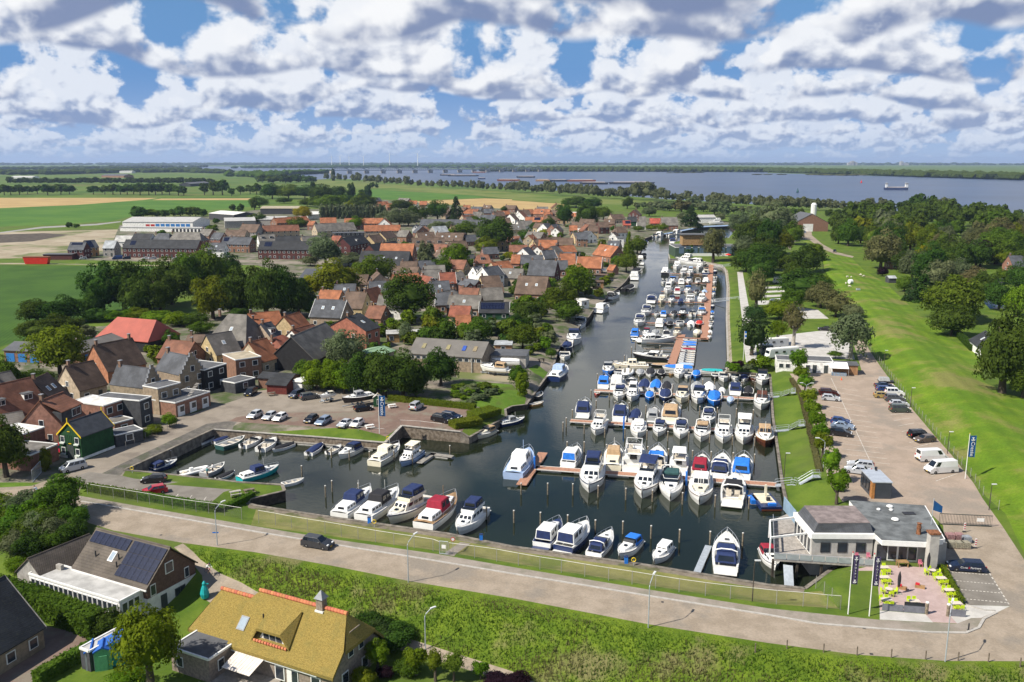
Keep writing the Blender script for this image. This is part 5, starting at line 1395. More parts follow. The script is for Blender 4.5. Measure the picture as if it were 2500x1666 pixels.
hs([('orange tiled long house with brick wall near the canal tree',582,1030,822,1036,dict(eh=3.4,D=10,rh=8.2,roof='orange',wall='brick',trim=M_FRAME)),
 ('orange gabled house joined behind the long orange one',438,1004,590,1004,dict(eh=3.4,D=10,rh=8.4,roof='orange',wall='brick')),
 ('large slate roofed house with chimney and wide slope',132,1096,392,1106,dict(eh=3.2,D=12,rh=9.5,roof='slate',wall='dkbrick',ch=2)),
 ('slate house behind, joined to the large slope',425,1050,520,1050,dict(eh=3.4,D=9,roof='slate',wall='brick')),
 ('wide brown roofed house with three skylights',15,1266,306,1278,dict(eh=3.4,D=12,rh=9.5,roof='brown',wall='brick',sky=2,nwin=7)),
 ('slate cottage with beige side beside the orange gable',75,996,292,996,dict(eh=3.6,D=9,roof='slate',wall='beige')),
 ('orange roofed tall gable at the slate cottage',-20,990,72,992,dict(eh=3.6,D=9,roof='orange',wall='brick')),
 ('grey roofed house behind with white coping',300,950,425,944,dict(eh=4,D=9,roof='slate',wall='tan',trim=M_FRAME)),
 ('dark flat roofed annex between the slate houses',460,905,560,905,dict(eh=4,rh=4.3,D=8,roof='felt',wall='darkgrey',ch=0)),
 ('bright orange roofed wide house near the street',236,850,412,852,dict(eh=3.4,D=10,roof='orange',wall='brick')),
 ('brick gable cottage with white windows',152,862,252,862,dict(eh=3.4,D=9,roof='redbrown',wall='brick',axis='y')),
 ('tan stone house with stepped chimney',418,822,560,824,dict(eh=5,D=9,roof='brown',wall='tan')),
 ('orange gabled house facing the canal tree',735,905,905,932,dict(eh=3.6,D=10,rh=8.8,roof='orange',wall='brick',sky=1)),
 ('slate roofed house with glazed strip beside the canal tree',862,856,978,860,dict(eh=3.6,D=10,roof='slate',wall='tan',sky=2)),
 ('white gabled tall house on the harbour street',885,740,962,742,dict(eh=6,D=9,roof='brown',wall='white',axis='y')),
 ('white house with brown hipped roof behind the harbour',965,712,1082,708,dict(eh=6,D=9,roof='brown',wall='white',hip=2.2)),
 ('white cube house below the white hipped house',962,760,1034,760,dict(eh=6,rh=6.3,D=9,roof='felt',wall='white',ch=0)),
 ('brown terraced house on the harbour street, lower',702,700,800,700,dict(eh=5,D=9,roof='brown',wall='yellow')),
 ('brown terraced house on the harbour street, upper',802,662,902,660,dict(eh=5,D=9,roof='brown',wall='dkbrick')),
 ('grey house row opposite with white gable ends',590,770,700,770,dict(eh=5,D=9,roof='slate',wall='brick')),
 ('brick house with dark roof beyond the bend',1062,545,1166,548,dict(eh=5,D=9,roof='brown',wall='dkbrick',axis='y')),
 ('black boarded house beside the bend',1066,608,1150,608,dict(eh=4,D=9,roof='dark',wall='green')),
 ('grey gabled house beside the black boarded one',1168,606,1238,606,dict(eh=4,D=9,roof='grey',wall='brick')),
 ('beige pair of houses with brown roofs',925,586,1046,582,dict(eh=4,D=9,roof='brown',wall='beige')),
 ('red roofed low house beside the grey barn',1270,624,1376,624,dict(eh=3.4,D=9,roof='barnred',wall='brick')),
 ('large grey barn like house with pale brick front',1376,642,1532,642,dict(eh=4,D=13,rh=10,roof='grey',wall='brick')),
 ('low grey cottage by the inlet',1150,650,1236,650,dict(eh=2.8,D=8,roof='grey',wall='white')),
 ('white flat roofed modern block behind the limes',530,528,782,524,dict(eh=6,rh=6.3,D=12,roof='white',wall='white',ch=0,nwin=10,rows=2)),
 ('orange red house with white dormer by the wheat',190,535,342,538,dict(eh=4,D=10,roof='orange',wall='brick',dorm=1)),
 ('white gabled brown house by the wheat',72,548,180,545,dict(eh=4,D=10,roof='brown',wall='white')),
 ('twin gabled house with solar sheets',115,610,286,612,dict(eh=4,D=9,roof='orange',wall='brick',sol=(.5,.1,5,2))),
 ('grey roofed house by the yellow bush',64,650,206,646,dict(eh=3.6,D=9,roof='grey',wall='white')),
 ('small brick house with white gable by the yellow bush',352,700,440,702,dict(eh=3.6,D=9,roof='brown',wall='white',axis='y')),
 ('white sided cottage at the left of the lime',8,770,72,770,dict(eh=3.4,D=9,roof='slate',wall='white',axis='y')),
 ('red roofed bungalow beside the blue panel house',1020,640,1095,640,dict(eh=3,D=8,roof='barnred',wall='brick',sol=(.3,.1,4,2))),
 ('orange cottage beside the conifer',526,690,606,690,dict(eh=3.4,D=8,roof='orange',wall='brick')),
 ('brown roofed long house behind the limes',340,600,420,600,dict(eh=3.6,D=8,roof='brown',wall='brick')),
 ('small terracotta shed roof at the canal gardens',865,1050,930,1056,dict(eh=2.4,D=5,roof='orange',wall='brick',ch=0,win=False)),
 ('timber garden house with pale flat roof by the canal',745,1165,850,1165,dict(eh=2.6,rh=2.9,D=5,roof='brown',wall='wood',ch=0)),
 ('white roofed canal veranda shed',640,1340,720,1330,dict(eh=2.6,rh=2.9,D=5,roof='white',wall='white',ch=0)),
 ('black flat pergola shed beside the canal',700,1098,880,1104,dict(eh=2.6,rh=2.8,D=5,roof='brown',wall='darkgrey',ch=0))],
 'A3')
# --- village, lower part near the inner basin
hs([('yellow house with orange roof and stepped gable',378,122,534,74,dict(eh=4.6,D=9,rh=9,roof='orange',wall='yellow')),
 ('slate house with one white dormer beside the yellow house',152,194,262,168,dict(eh=4.4,D=9,rh=8.6,roof='slate',wall='beige',dorm=1)),
 ('red hipped grey walled house',252,272,408,218,dict(eh=4.2,D=8,rh=6.6,roof='red',wall='darkgrey',hip=2.0)),
 ('orange roofed house with white lean-to glass porch',58,392,238,342,dict(eh=3.4,D=9,rh=8,roof='orange',wall='beige')),
 ('black boarded barn with mossy grey tile roof',546,380,850,228,dict(eh=3.2,D=13,rh=9.2,roof='grey',wall='black',win=False,ch=0,cat='barn',name='barn')),
 ('tall brick house with blank side and dark roof',1012,112,1152,72,dict(eh=6,D=14,rh=9.6,roof='dark',wall='orangebrick',sky=1)),
 ('low green felt roofed shed beside the brick house',1092,348,1295,288,dict(eh=2.8,D=8,rh=3.6,roof='green',wall='grey',ch=0,win=False,name='shed',cat='shed')),
 ('orange roofed long house behind the yellow house',-40,70,262,40,dict(eh=4,D=8,roof='orange',wall='brick')),
 ('low rust tiled annex between the yellow and brick houses',405,190,615,130,dict(eh=3,D=6,roof='redbrown',wall='white')),
 ('orange cottage beside the yellow conifer',1830,55,1985,52,dict(eh=2.8,D=6,roof='orange',wall='yellow',ch=0)),
 ('pale flat roofed veranda behind the workshop',1190,140,1560,130,dict(eh=2.7,rh=3.0,D=6,roof='lightgrey',wall='wood',ch=0)),
 ('wooden garden shed with grey blue roof behind the workshop',2180,238,2360,240,dict(eh=2.5,rh=2.8,D=6,roof='zinc',wall='wood',ch=0)),
 ('brick lean-to shed with black corrugated roof by the street',0,540,322,562,dict(eh=2.6,rh=3.4,D=5,roof='dark',wall='brick',ch=0,win=False,name='shed',cat='shed')),
 ('small dark red wooden cabin by the picnic table',78,600,285,612,dict(eh=2.3,rh=3.2,D=4.5,roof='dark',wall=mat('red_boards',(.12,.025,.02),.8,.2,2),ch=0,win=False,name='shed',cat='shed')),
 ('low white garage with flat roof behind the cars',312,572,425,585,dict(eh=2.4,rh=2.5,D=4,roof='white',wall='white',ch=0,win=False,name='garage',cat='garage'))],
 'B2')
wk=works('long brick boat workshop with corrugated roof and window band','B2',1393,312,2082,358,4.2,11,'grey','tan',7.2)
for i in range(12): window(wk[0],(-wk[2]/2+wk[2]*(i+.5)/12,-.03,3.3),wk[2]/12*.8,.9,0)
for i in range(4): ob('pillar',MB().box((-wk[2]/2+wk[2]*(i+.12)/3.6,-.1,1.6),(.3,.3,5.0)),M_CONC,wk[0])
for i,(u,col) in enumerate(((.16,(.25,.22,.12)),(.5,(.26,.23,.12)),(.72,(.03,.08,.35)),(.87,(.25,.2,.12)))):
 nn=Vector((0,-.545,1)).normalized(); uy=Vector((0,-1,-.545)).normalized()
 e=ob('roof_sheet',UNIT,mat('sheet_patch_%d'%i,col,.6,.2,2),wk[1]); e.matrix_local=Matrix.Translation(Vector((-wk[2]/2+u*wk[2],2.6,5.95)))@Matrix((Vector((1,0,0)),-uy,nn)).transposed().to_4x4()@Matrix.Diagonal((1.0,2.0,.06,1))
works('flat grey workshop annex by the canal boats','B2',2142,335,2490,345,3.4,8,'felt','grey',3.5)
rb_t,rb_r,rb_L,rb_D=works('great red hipped barn roof over a black open shed','B1',868,162,1362,208,3.4,13,'barnred','black',8.4,hip=2.6,name='barn')
gb=works('brick garage with grey roof and three blue doors','B1',15,286,388,302,3.2,9,'felt','brick',4.6,[(.16,2.6,2.4,'blue'),(.47,2.6,2.4,'blue'),(.78,2.6,2.4,'blue')],name='garage')
works('long brick shed with light patched roof and blue door','B1',752,312,1168,186,3.6,9,'grey','brick',5.2,[(.12,2.4,2.8,'blue')],name='shed')
hs([('red brick gable house with brown roof behind the slate house',985,480,1358,398,dict(eh=3.2,D=10,rh=9.2,roof='brown',wall='orangebrick',ch=2)),
 ('grey brown roofed house with beige gable',725,655,1000,590,dict(eh=3.2,D=9,rh=8.2,roof='brown',wall='beige')),
 ('long red tiled house with two white dormers',-60,945,470,808,dict(eh=3.4,D=11,rh=9.2,roof='redbrown',wall='beige',dorm=2)),
 ('grey roofed low house beside the pale flat roof',-30,730,240,668,dict(eh=3.2,D=9,rh=7.5,roof='grey',wall='beige')),
 ('brown house with two skylights above the flat extensions',512,772,665,690,dict(eh=3.4,D=9,rh=8.4,roof='brown',wall='beige',sky=2)),
 ('grey roofed annex below the long red roof',20,1010,262,968,dict(eh=3,D=6,rh=5,roof='grey',wall='brick',ch=0)),
 ('big mossy grey hipped farmhouse roof',1862,222,2262,250,dict(eh=4,D=14,rh=11.5,roof='grey',wall='brick',hip=4.0,sky=1)),
 ('beige gable house with grey tile roof below the farmhouse',1985,330,2232,285,dict(eh=3.4,D=9,rh=8.2,roof='grey',wall='yellow',sky=1,ch=0)),
 ('rust red tiled low house behind the stepped gable',1425,350,1700,372,dict(eh=3.2,D=9,rh=7.0,roof='redbrown',wall='brick',ch=2)),
 ('brick cottage beside the farmhouse',1690,215,1860,215,dict(eh=3,D=6,rh=4.6,roof='brown',wall='brick')),
 ('rust roofed low cottage at the farmhouse side',2330,130,2520,112,dict(eh=3.4,D=8,roof='orange',wall='brick'))],'B1')

def block(t,pts,z0,z1,wall,roof,par=.25,name='wall'):
 """flat roofed volume given by its plan (local coordinates)"""
 w=ob(name,MB().prism(pts,z0,z1),wall_mat(wall) if isinstance(wall,str) else wall,t)
 r=ob('flat_roof',MB().prism(pts,z1+.003,z1+.10),flat_mat(roof) if isinstance(roof,str) else roof,t)
 b=MB()
 n=len(pts)
 for i in range(n):
  a,c=Vector((*pts[i],z1-.05)),Vector((*pts[(i+1)%n],z1-.05)); b.hexa(*bar(a,c,.22,par))
 ob('parapet',b,M_FRAME,r)
 return w,r
def lframe(c,x0,y0,x1,y1,z):
 a,b=S(c,x0,y0,z),S(c,x1,y1,z)
 d=b-a; d.z=0
 return (a+b)/2,math.atan2(d.y,d.x),d.length
def flat_house(lab,c,x0,y0,x1,y1,h,D,wall,roof,name='house',cat='house',base=-1,nwin=2,z=1.5,**kw):
 m,rz,L=lframe(c,x0,y0,x1,y1,h)
 t=thing(name,lab,cat,(m.x,m.y,0),rz,V)
 block(t,[(-L/2,0),(L/2,0),(L/2,D),(-L/2,D)],base,h,wall,roof)
 for f in range(2 if h>4.5 else 1):
  for i in range(nwin): window(t,(-L/2+L*(i+.5)/nwin,-.03,z+2.8*f),min(1.5,L/nwin*.55),1.4,0)
 return t,L
flat_house('pale flat roofed rear extension among the red roofs','B1',300,690,640,610,3.4,6,'beige','white')
flat_house('brick extension with white flat roof and upper door','B1',955,798,1142,738,5.6,9,'brick','white',nwin=2)
flat_house('dark slate clad flat roofed house above a white base','B1',1285,752,1392,712,5.8,11,'darkgrey','felt',nwin=1)
flat_house('low grey flat porch below the brick extension','B1',1050,962,1222,915,2.8,4,'brick','grey',nwin=1)
flat_house('small flat brick house with sedum beige roof','B1',2165,378,2400,345,5.6,9,'brick','beigeroof',nwin=2)
flat_house('white flat roofed brick annex by the garden gate','B1',165,1075,408,995,4.4,7,'brick','white',nwin=1)
flat_house('low brick garage with railed flat roof beside the clipped shrub','B1',275,1255,530,1150,3.0,8,'brick','grey',nwin=1,name='garage',cat='garage')
flat_house('open carport with grey roof beside the street','B1',2160,590,2345,540,2.6,5,'darkgrey','felt',nwin=1,name='carport',cat='carport')
flat_house('dark garden shed behind the wire fence','B1',1060,1070,1312,1015,2.4,4,'darkgrey','felt',nwin=1,name='shed',cat='shed')
flat_house('black over white house at the street corner','B1',1875,470,2082,410,5.6,9,'black','felt',nwin=2)
def shaped_gable(lab,c,x0,y0,x1,y1,eh,D,rh,roof,wall,steps):
 """old house whose front gable rises above the roof in steps or curls; ridge runs away from the facade"""
 m,rz,L=lframe(c,x0,y0,x1,y1,eh)
 t=thing('house',lab,'house',(m.x,m.y,0),rz,V)
 r=gable_parts(t,L,D,eh,rh,roof,wall,'y',over=.05)
 pr=[(-L/2-.1,-1),(L/2+.1,-1)]
 k=steps
 up=[]
 for i in range(k+1):
  x=L/2+.1-(L/2)*i/(k+.6); z=eh+.5+(rh-eh+.5)*i/k
  up+=[(x,z-(rh-eh+.5)/k*(1 if i else .0)),(x,z)]
 pr+=up+[(-x,z) for x,z in up[::-1]]
 n=len(pr)
 b=MB(); vs=[(x,-.32,z) for x,z in pr]+[(x,-.02,z) for x,z in pr]
 b.add(vs,[tuple(range(n)),tuple(range(2*n-1,n-1,-1))]+[(i,(i+1)%n,n+(i+1)%n,n+i) for i in range(n)])
 g=ob('gable_front',b,wall_mat(wall),t)
 cp=MB()
 for i in range(0,len(up)-1):
  for sg in (-1,1):
   a,c_=up[i],up[i+1]
   cp.box((sg*(a[0]+c_[0])/2,-.17,(a[1]+c_[1])/2+.03),(abs(a[0]-c_[0])+.16,.42,abs(a[1]-c_[1])+.1))
 ob('coping',cp,M_LEAD,g)
 chimney(r,0,D-1,rh,.7,1.2)
 for z,n_ in ((1.5,2),(4.2,2),(eh+1.2,1)):
  for i in range(n_): window(t,(-L/2+L*(i+.5)/n_,-.36,z),1.1,1.5,0)
 return t,r,L
shaped_gable('house with curled gable and glossy grey tile roof','B1',1320,640,1480,590,5.0,10,9.0,'slate','tan',5)
shaped_gable('old house with stepped brick gable above a roof terrace','B1',1650,520,1875,470,5.2,10,9.2,'slate','tan',5)
t,L_=flat_house('garage block with white double doors and planted roof terrace','B1',1612,772,1930,668,3.2,7,'brick','felt',nwin=3)
for u in (-.36,-.02,.34): ob('garage_door',FR,M_FRAME,t,(u*L_,-.05,1.2),0,(2.0,1,2.4))
b=MB()
for i in range(9): b.box((L_/2*.1+i*.34,1.6,3.3+i*.28),(.36,1.0,.06))
ob('outside_stair',b,M_CONC,t)
b=MB()
for i in range(8): b.tube([(-L_/2+L_*i/7,.1,3.2),(-L_/2+L_*i/7,.1,4.2)],.03,4)
b.tube([(-L_/2,.1,4.2),(L_/2,.1,4.2)],.035,4); b.tube([(-L_/2,.1,3.7),(L_/2,.1,3.7)],.025,4)
ob('terrace_railing',b,M_LEAD,t)
flat_house('upper terrace storey behind the garage block','B1',1450,640,1660,585,6.0,5,'tan','felt',nwin=2)
# the rust roofed brick house with the box dormer, and the green shed in front of it
t,r,L_,D_=house('brick gable house with rust red roof and long box dormer','B1',600,1010,830,905,eh=3.4,D=10,rh=8.6,roof='redbrown',wall='brick',ch=1,doors=False)
dt=ob('box_dormer',MB().box((0,3.0,5.3),(L_*.86,4.4,2.4)),wall_mat('darkgrey'),r)
ob('dormer_roof',MB().hexa([(-L_*.46,.5,6.5),(L_*.46,.5,6.5),(L_*.46,5.0,8.45),(-L_*.46,5.0,8.45)],[(-L_*.46,.5,6.65),(L_*.46,.5,6.65),(L_*.46,5.0,8.6),(-L_*.46,5.0,8.6)]),tile_mat('redbrown'),dt)
for u in (.1,.28): window(t,(u*L_,.78,5.5),1.5,1.6,0)
def green_shed():
 yel=mat('yellow_trim',(.72,.50,.02),.5,.05,2)
 a,b_=S('B1',575,1290,0),S('B1',778,1298,0)
 P=S('B1',760,1295,0); Q=S('B1',1055,1180,0)
 d=Q-P; D=d.length
 rz=math.atan2(d.y,d.x)-PI/2
 W=5.4
 ux=Vector((math.cos(rz),math.sin(rz),0))
 o=P-ux*W/2
 t=thing('boat_house','dark green boarded shed with yellow gable trim and black roof','shed',(o.x,o.y,0),rz)
 r=gable_parts(t,W,D,4.6,7.0,mat('bitumen',(.05,.055,.065),.8,.15,1),wall_mat('green'),'y',over=.3,trim=yel)
 ob('finial',MB().box((0,-.2,7.5),(.14,.14,1.0)),yel,r); ob('finial',MB().box((0,D+.2,7.5),(.14,.14,1.0)),yel,r)
 ob('plinth',MB().prism([(-W/2-.06,-.06),(W/2+.06,-.06),(W/2+.06,D+.06),(-W/2-.06,D+.06)],-1,.5),mat('white_plinth',(.7,.7,.68),.8,.1,2),t)
 bb=MB()
 for i in range(int(W/.45)+1): bb.box((-W/2+i*.45,-.02,2.6),(.05,.05,4.0))
 ob('cover_strip',bb,wall_mat('green'),t)['kind']='stuff'
 for z in (1.5,3.7):
  for x in (-1.75,1.75):
   w=window(t,(x,-.05,z),1.0,1.2,0)
   ob('flower_box',MB().box((0,-.2,-.62),(1.1,.3,.22)),mat('flower_box',(.55,.60,.55),.8,.3,6),w)
 ob('door',FR,M_DOOR,t,(0,-.04,1.3),0,(1.7,1,2.6)); ob('sign_board',MB().box((0,-.06,2.95),(.7,.04,.14)),yel,t); ob('sign_board',MB().box((-.1,-.06,5.3),(.6,.04,.12)),yel,t)
green_shed()

# small houses packed between the ones singled out above
def infill():
 r=random.Random(21); n=0
 for c,x0,x1,y0,y1,want,ang in (('A2',1080,2353,600,1120,20,.1),('A3',0,900,560,960,26,-.35),('A2',560,1300,1180,1500,5,.1),('A2',1600,2353,1120,1480,7,.0),('A2',1700,2353,470,600,10,.1),('A3',0,420,480,600,6,.1)):
  k=0
  for _ in range(1500):
   if k>=want: break
   x,y=r.uniform(x0,x1),r.uniform(y0,y1)
   p=S(c,x,y,3)
   if any((p.x-a)**2+(p.y+4-b)**2<(q+6.0)**2 for a,b,q in FOOT): continue
   m=mscale(c,x,y,3); w=r.uniform(8,13)/m/2; a=ang+r.choice((0,0,.25,-.2)) ; dy=r.uniform(-.5,.5)*w*.12
   col=r.choice(('orange','slate','grey','brown','brown','redbrown'))
   txt={'orange': 'small orange tiled house','slate': 'small slate roofed house','grey': 'small grey roofed house','brown': 'small brown roofed house','redbrown': 'small rust roofed house'}[col]+' packed between the village roofs'
   house(txt,c,x-w,y+dy,x+w,y-dy,eh=r.uniform(3,4.4),D=r.uniform(7.5,9.5),roof=col,wall=r.choice(('brick','brick','beige','white','tan','yellow')),axis=r.choice('xxxy'),group=txt,ch=1,sky=r.choice((0,0,1)))
   k+=1
infill()

# ================================================================ TREES, HEDGES, GRASS
def leaf_mat(name,c1,c2,rand=.35):
 m=bpy.data.materials.new(name); m.use_nodes=True
 N=NT(m.node_tree); m.node_tree.nodes.clear()
 v=N.new('ShaderNodeTexCoord').outputs['Object']
 oi=N.new('ShaderNodeObjectInfo').outputs['Random']
 n=N.noise(v,3.2,3,.7)
 col=N.mix(N.sm(n,.32,.68),c1,c2)
 hs_=N.new('ShaderNodeHueSaturation'); N.put(hs_.inputs['Color'],col)
 N.put(hs_.inputs['Hue'],N.m('ADD',N.m('MULTIPLY',N.m('SUBTRACT',oi,.5),.05),.5))
 N.put(hs_.inputs['Value'],N.m('ADD',N.m('MULTIPLY',N.m('FRACT',N.m('MULTIPLY',oi,9.7)),rand),1-rand/2))
 d=N.new('ShaderNodeBsdfDiffuse'); t=N.new('ShaderNodeBsdfTranslucent'); x=N.new('ShaderNodeMixShader')
 N.put(d.inputs[0],hs_.outputs[0]); N.put(t.inputs[0],hs_.outputs[0]); x.inputs[0].default_value=.42
 N.put(x.inputs[1],d.outputs[0]); N.put(x.inputs[2],t.outputs[0])
 o=N.new('ShaderNodeOutputMaterial'); N.put(o.inputs[0],x.outputs[0])
 return m
LM={'dark': leaf_mat('leaf_dark',(0.036,0.07,0.012),(0.078,0.128,0.022)),'mid': leaf_mat('leaf_mid',(0.055,0.105,0.012),(0.11,0.175,0.022)),'bright': leaf_mat('leaf_bright',(0.085,0.155,0.01),(0.16,0.24,0.018)),
  'grey': leaf_mat('leaf_willow',(0.085,0.115,0.05),(0.165,0.195,0.1)),'yellow': leaf_mat('leaf_golden',(0.18,0.19,0.01),(0.3,0.29,0.015)),'olive': leaf_mat('leaf_olive',(0.095,0.1,0.036),(0.17,0.16,0.07)),'purple': leaf_mat('leaf_purple',(.018,.010,.016),(.036,.018,.026)),
  'autumn': leaf_mat('leaf_turning',(0.09,0.128,0.01),(0.17,0.2,0.018)),'hedge': leaf_mat('leaf_hedge',(0.08,0.125,0.012),(0.14,0.185,0.02),.15),'pine': leaf_mat('leaf_pine',(0.026,0.055,0.018),(0.058,0.1,0.03))}
M_BARK=mat('bark',(.085,.068,.050),.95,.35,3,bump=.6)
M_BIRCH=mat('pale_bark',(.34,.31,.27),.9,.35,4,bump=.4)
def quads(P,Nn,size,r):
 """leaf quads at P facing Nn"""
 n=len(P)
 a=np.cross(Nn,r.normal(size=(n,3))); a /= np.linalg.norm(a,axis=1)[:,None]+1e-9
 b=np.cross(Nn,a)
 s=size*r.uniform(.6,1.3,(n,1))
 a,b=a*s,b*s*r.uniform(.6,1.0,(n,1))
 return np.stack([P-a-b,P+a-b*.4,P+a*.8+b,P-a*.5+b*.8],1).reshape(-1,3)
def np_mesh(name,V,Fq,extra=None):
 me=bpy.data.meshes.new(name)
 if extra is not None:
  ev,ef=extra
  Fq=[list(map(int,f)) for f in Fq]+[[int(i)+len(V) for i in f] for f in ef]
  V=np.vstack([V,ev])
  me.from_pydata(V.tolist(),[],Fq)
 else:
  nf=len(Fq)
  me.vertices.add(len(V)); me.vertices.foreach_set('co',V.astype(np.float32).ravel())
  me.loops.add(nf*4); me.loops.foreach_set('vertex_index',np.asarray(Fq,np.int32).ravel())
  me.polygons.add(nf); me.polygons.foreach_set('loop_start',np.arange(0,nf*4,4,dtype=np.int32))
 me.update(calc_edges=True)
 return me
def ico(sub,r,seed,squash=1.0,jit=.12):
 bm=bmesh.new(); bmesh.ops.create_icosphere(bm,subdivisions=sub,radius=1)
 q=np.random.default_rng(seed)
 V=np.array([v.co[:] for v in bm.verts]); F_=[[v.index for v in f.verts] for f in bm.faces]
 bm.free()
 V *= (1+q.uniform(-jit,jit,(len(V),1)))*r
 V[:,2] *= squash
 return V,F_
def crown(seed,n,ls,shape='broad',clumps=46):
 r=np.random.default_rng(seed)
 C,R=[],[]
 for i in range(clumps):
  d=r.normal(size=3); d /= np.linalg.norm(d)
  if shape=='broad':
   if d[2]<-.72: d[2] *=-.4
   k=r.uniform(.50,.92); c=d*k*np.array([.86,.86,.80]); rad=r.uniform(.20,.36)
  elif shape=='column':
   z=r.uniform(-.95,.95); w=.75*math.sqrt(max(.05,1-z*z*.8)); a=r.uniform(0,2*PI); c=np.array([math.cos(a)*w*.7,math.sin(a)*w*.7,z]); rad=r.uniform(.22,.36)
  elif shape=='cone':
   z=r.uniform(-1,.95); w=.95*(1-(z+1)/2)+.05; a=r.uniform(0,2*PI); c=np.array([math.cos(a)*w*.75,math.sin(a)*w*.75,z]); rad=.12+.2*(1-(z+1)/2)
  elif shape=='weep':
   a=r.uniform(0,2*PI); w=r.uniform(.2,.85); z=.75-w*.5-r.uniform(0,1.1)*w; c=np.array([math.cos(a)*w,math.sin(a)*w,z]); rad=r.uniform(.14,.26)
  else:
   k=r.uniform(.55,.8); c=d*k; rad=r.uniform(.22,.34)
  C.append(c); R.append(rad)
 C,R=np.array(C),np.array(R)
 w=R**2/(R**2).sum()
 idx=r.choice(clumps,n,p=w)
 d=r.normal(size=(n,3)); d /= np.linalg.norm(d,axis=1)[:,None]
 d[:,2]=np.where(d[:,2]<-.5,-d[:,2],d[:,2])
 P=C[idx]+d*R[idx][:,None]*r.uniform(.75,1.08,(n,1))
 if shape=='weep': P[:,2]-=r.uniform(0,.35,n)*np.linalg.norm(P[:,:2],axis=1)
 out=P/(np.linalg.norm(P,axis=1)[:,None]+1e-6)
 Nn=d*.7+out*.5+r.normal(size=(n,3))*.45; Nn /= np.linalg.norm(Nn,axis=1)[:,None]
 V=quads(P,Nn,ls,r)
 Fq=np.arange(n*4).reshape(-1,4)
 if shape in ('broad','ball'): ex=ico(2,.62,seed,.85,.15)
 elif shape=='column': ex=ico(2,.5,seed,1.7,.15);
 elif shape=='cone': ex=None
 else: ex=None
 return np_mesh('crown',V,Fq,ex)
CR={'broad': [crown(s,7500,.036,'broad',60) for s in (1,2,3)],'far': [crown(s,900,.12,'broad',30) for s in (11,12,13)],'column': [crown(21,2600,.065,'column')],'farcolumn': [crown(22,700,.13,'column')],
  'cone': [crown(31,2600,.06,'cone',70)],'weep': [crown(41,3600,.048,'weep',60)],'ball': [crown(51,2600,.06,'ball',36)],'sparse': [crown(61,1500,.05,'broad',60)]}
def trunk_mesh(kind):
 b=MB(); r=random.Random(5 if kind=='b' else 9)
 b.tube([(0,0,-.05),(.01,0,.2),(0,.02,.5),(.02,0,.75)],[.075,.055,.045,.02],7)
 for i in range(6):
  a=i*1.05+r.uniform(-.3,.3); z=.28+.06*i
  b.tube([(0,0,z),(.12*math.cos(a),.12*math.sin(a),z+.12),(.25*math.cos(a),.25*math.sin(a),z+.26)],[.03,.02,.008],5)
 return b.mesh('trunk')
TRK=trunk_mesh('b')
M_LEAFTXT={'dark': 'dark','mid': 'green','bright': 'bright green','grey': 'grey-green','yellow': 'golden','olive': 'olive brown','purple': 'purple leaved','autumn': 'yellowish green','pine': 'dark pine','hedge': 'green'}
TREES,MASS=0,None
def hue(k,label): return label if label.startswith('dark') and k in ('dark','pine') else M_LEAFTXT[k]+' '+label.removeprefix('dark ')
def mass(name,label,col):
 """joins the trees collected since MASS was opened: too many of a kind to stay single"""
 global MASS
 VV,FF,o=[],[],0
 for p,R,H,k in MASS:
  me=CR['far'][k%3]
  v=np.empty(len(me.vertices)*3,np.float32); me.vertices.foreach_get('co',v); v=v.reshape(-1,3)
  a=k*2.4; q=v*np.array([R,R,H/2]); x=q[:,0]*math.cos(a)-q[:,1]*math.sin(a); q[:,1]=q[:,0]*math.sin(a)+q[:,1]*math.cos(a); q[:,0]=x
  VV.append(q+np.array([p.x,p.y,p.z+H/2])); FF+=[[i+o for i in f.vertices] for f in me.polygons]; o+=len(v)
 m=bpy.data.meshes.new(name); m.from_pydata(np.vstack(VV).tolist(),[],FF); m.update()
 tag(ob(name,m,LM[col]),label,'trees',kind='stuff')
 MASS=None
def tree_at(p,R,H,col,shape,label,group,stem=.22,name='tree',bark=None):
 """p ground point, R crown radius, H total height"""
 global TREES
 TREES+=1
 if MASS is not None:
  MASS.append((p,R*1.14,H*1.1,TREES)); return
 t=thing(name,label,'tree',p,random.uniform(0,6.28),group)
 ob('trunk',TRK,bark or M_BARK,t,None,0,(H*.75,H*.75,H))
 cs=CR[shape]
 ch=H*(1-stem)
 ob('crown',cs[TREES%len(cs)],LM[col],t,(0,0,H*stem+ch*.48),0,(R*1.26,R*1.26,ch/2*1.32))
 return t
def trees(c,rows,label,group,col='dark',shape='broad',stem=.2,up=1.0,**kw):
 """rows: (base x, base y, crown width, top y[, colour[, shape[, label]]]) in picture units"""
 for r in rows:
  x,y,w,yt=r[:4]
  p=G(c,x,y)
  m=mscale(c,x,y,p.z)
  H=max(2.0,(y-yt)*m*1.04*up); R=w*m/2
  tree_at(p,R,H,r[4] if len(r)>4 and r[4] else col,r[5] if len(r)>5 and r[5] else shape,r[6] if len(r)>6 else hue(r[4] if len(r)>4 and r[4] else col,label),group if len(r)<=6 else None,stem,**kw)
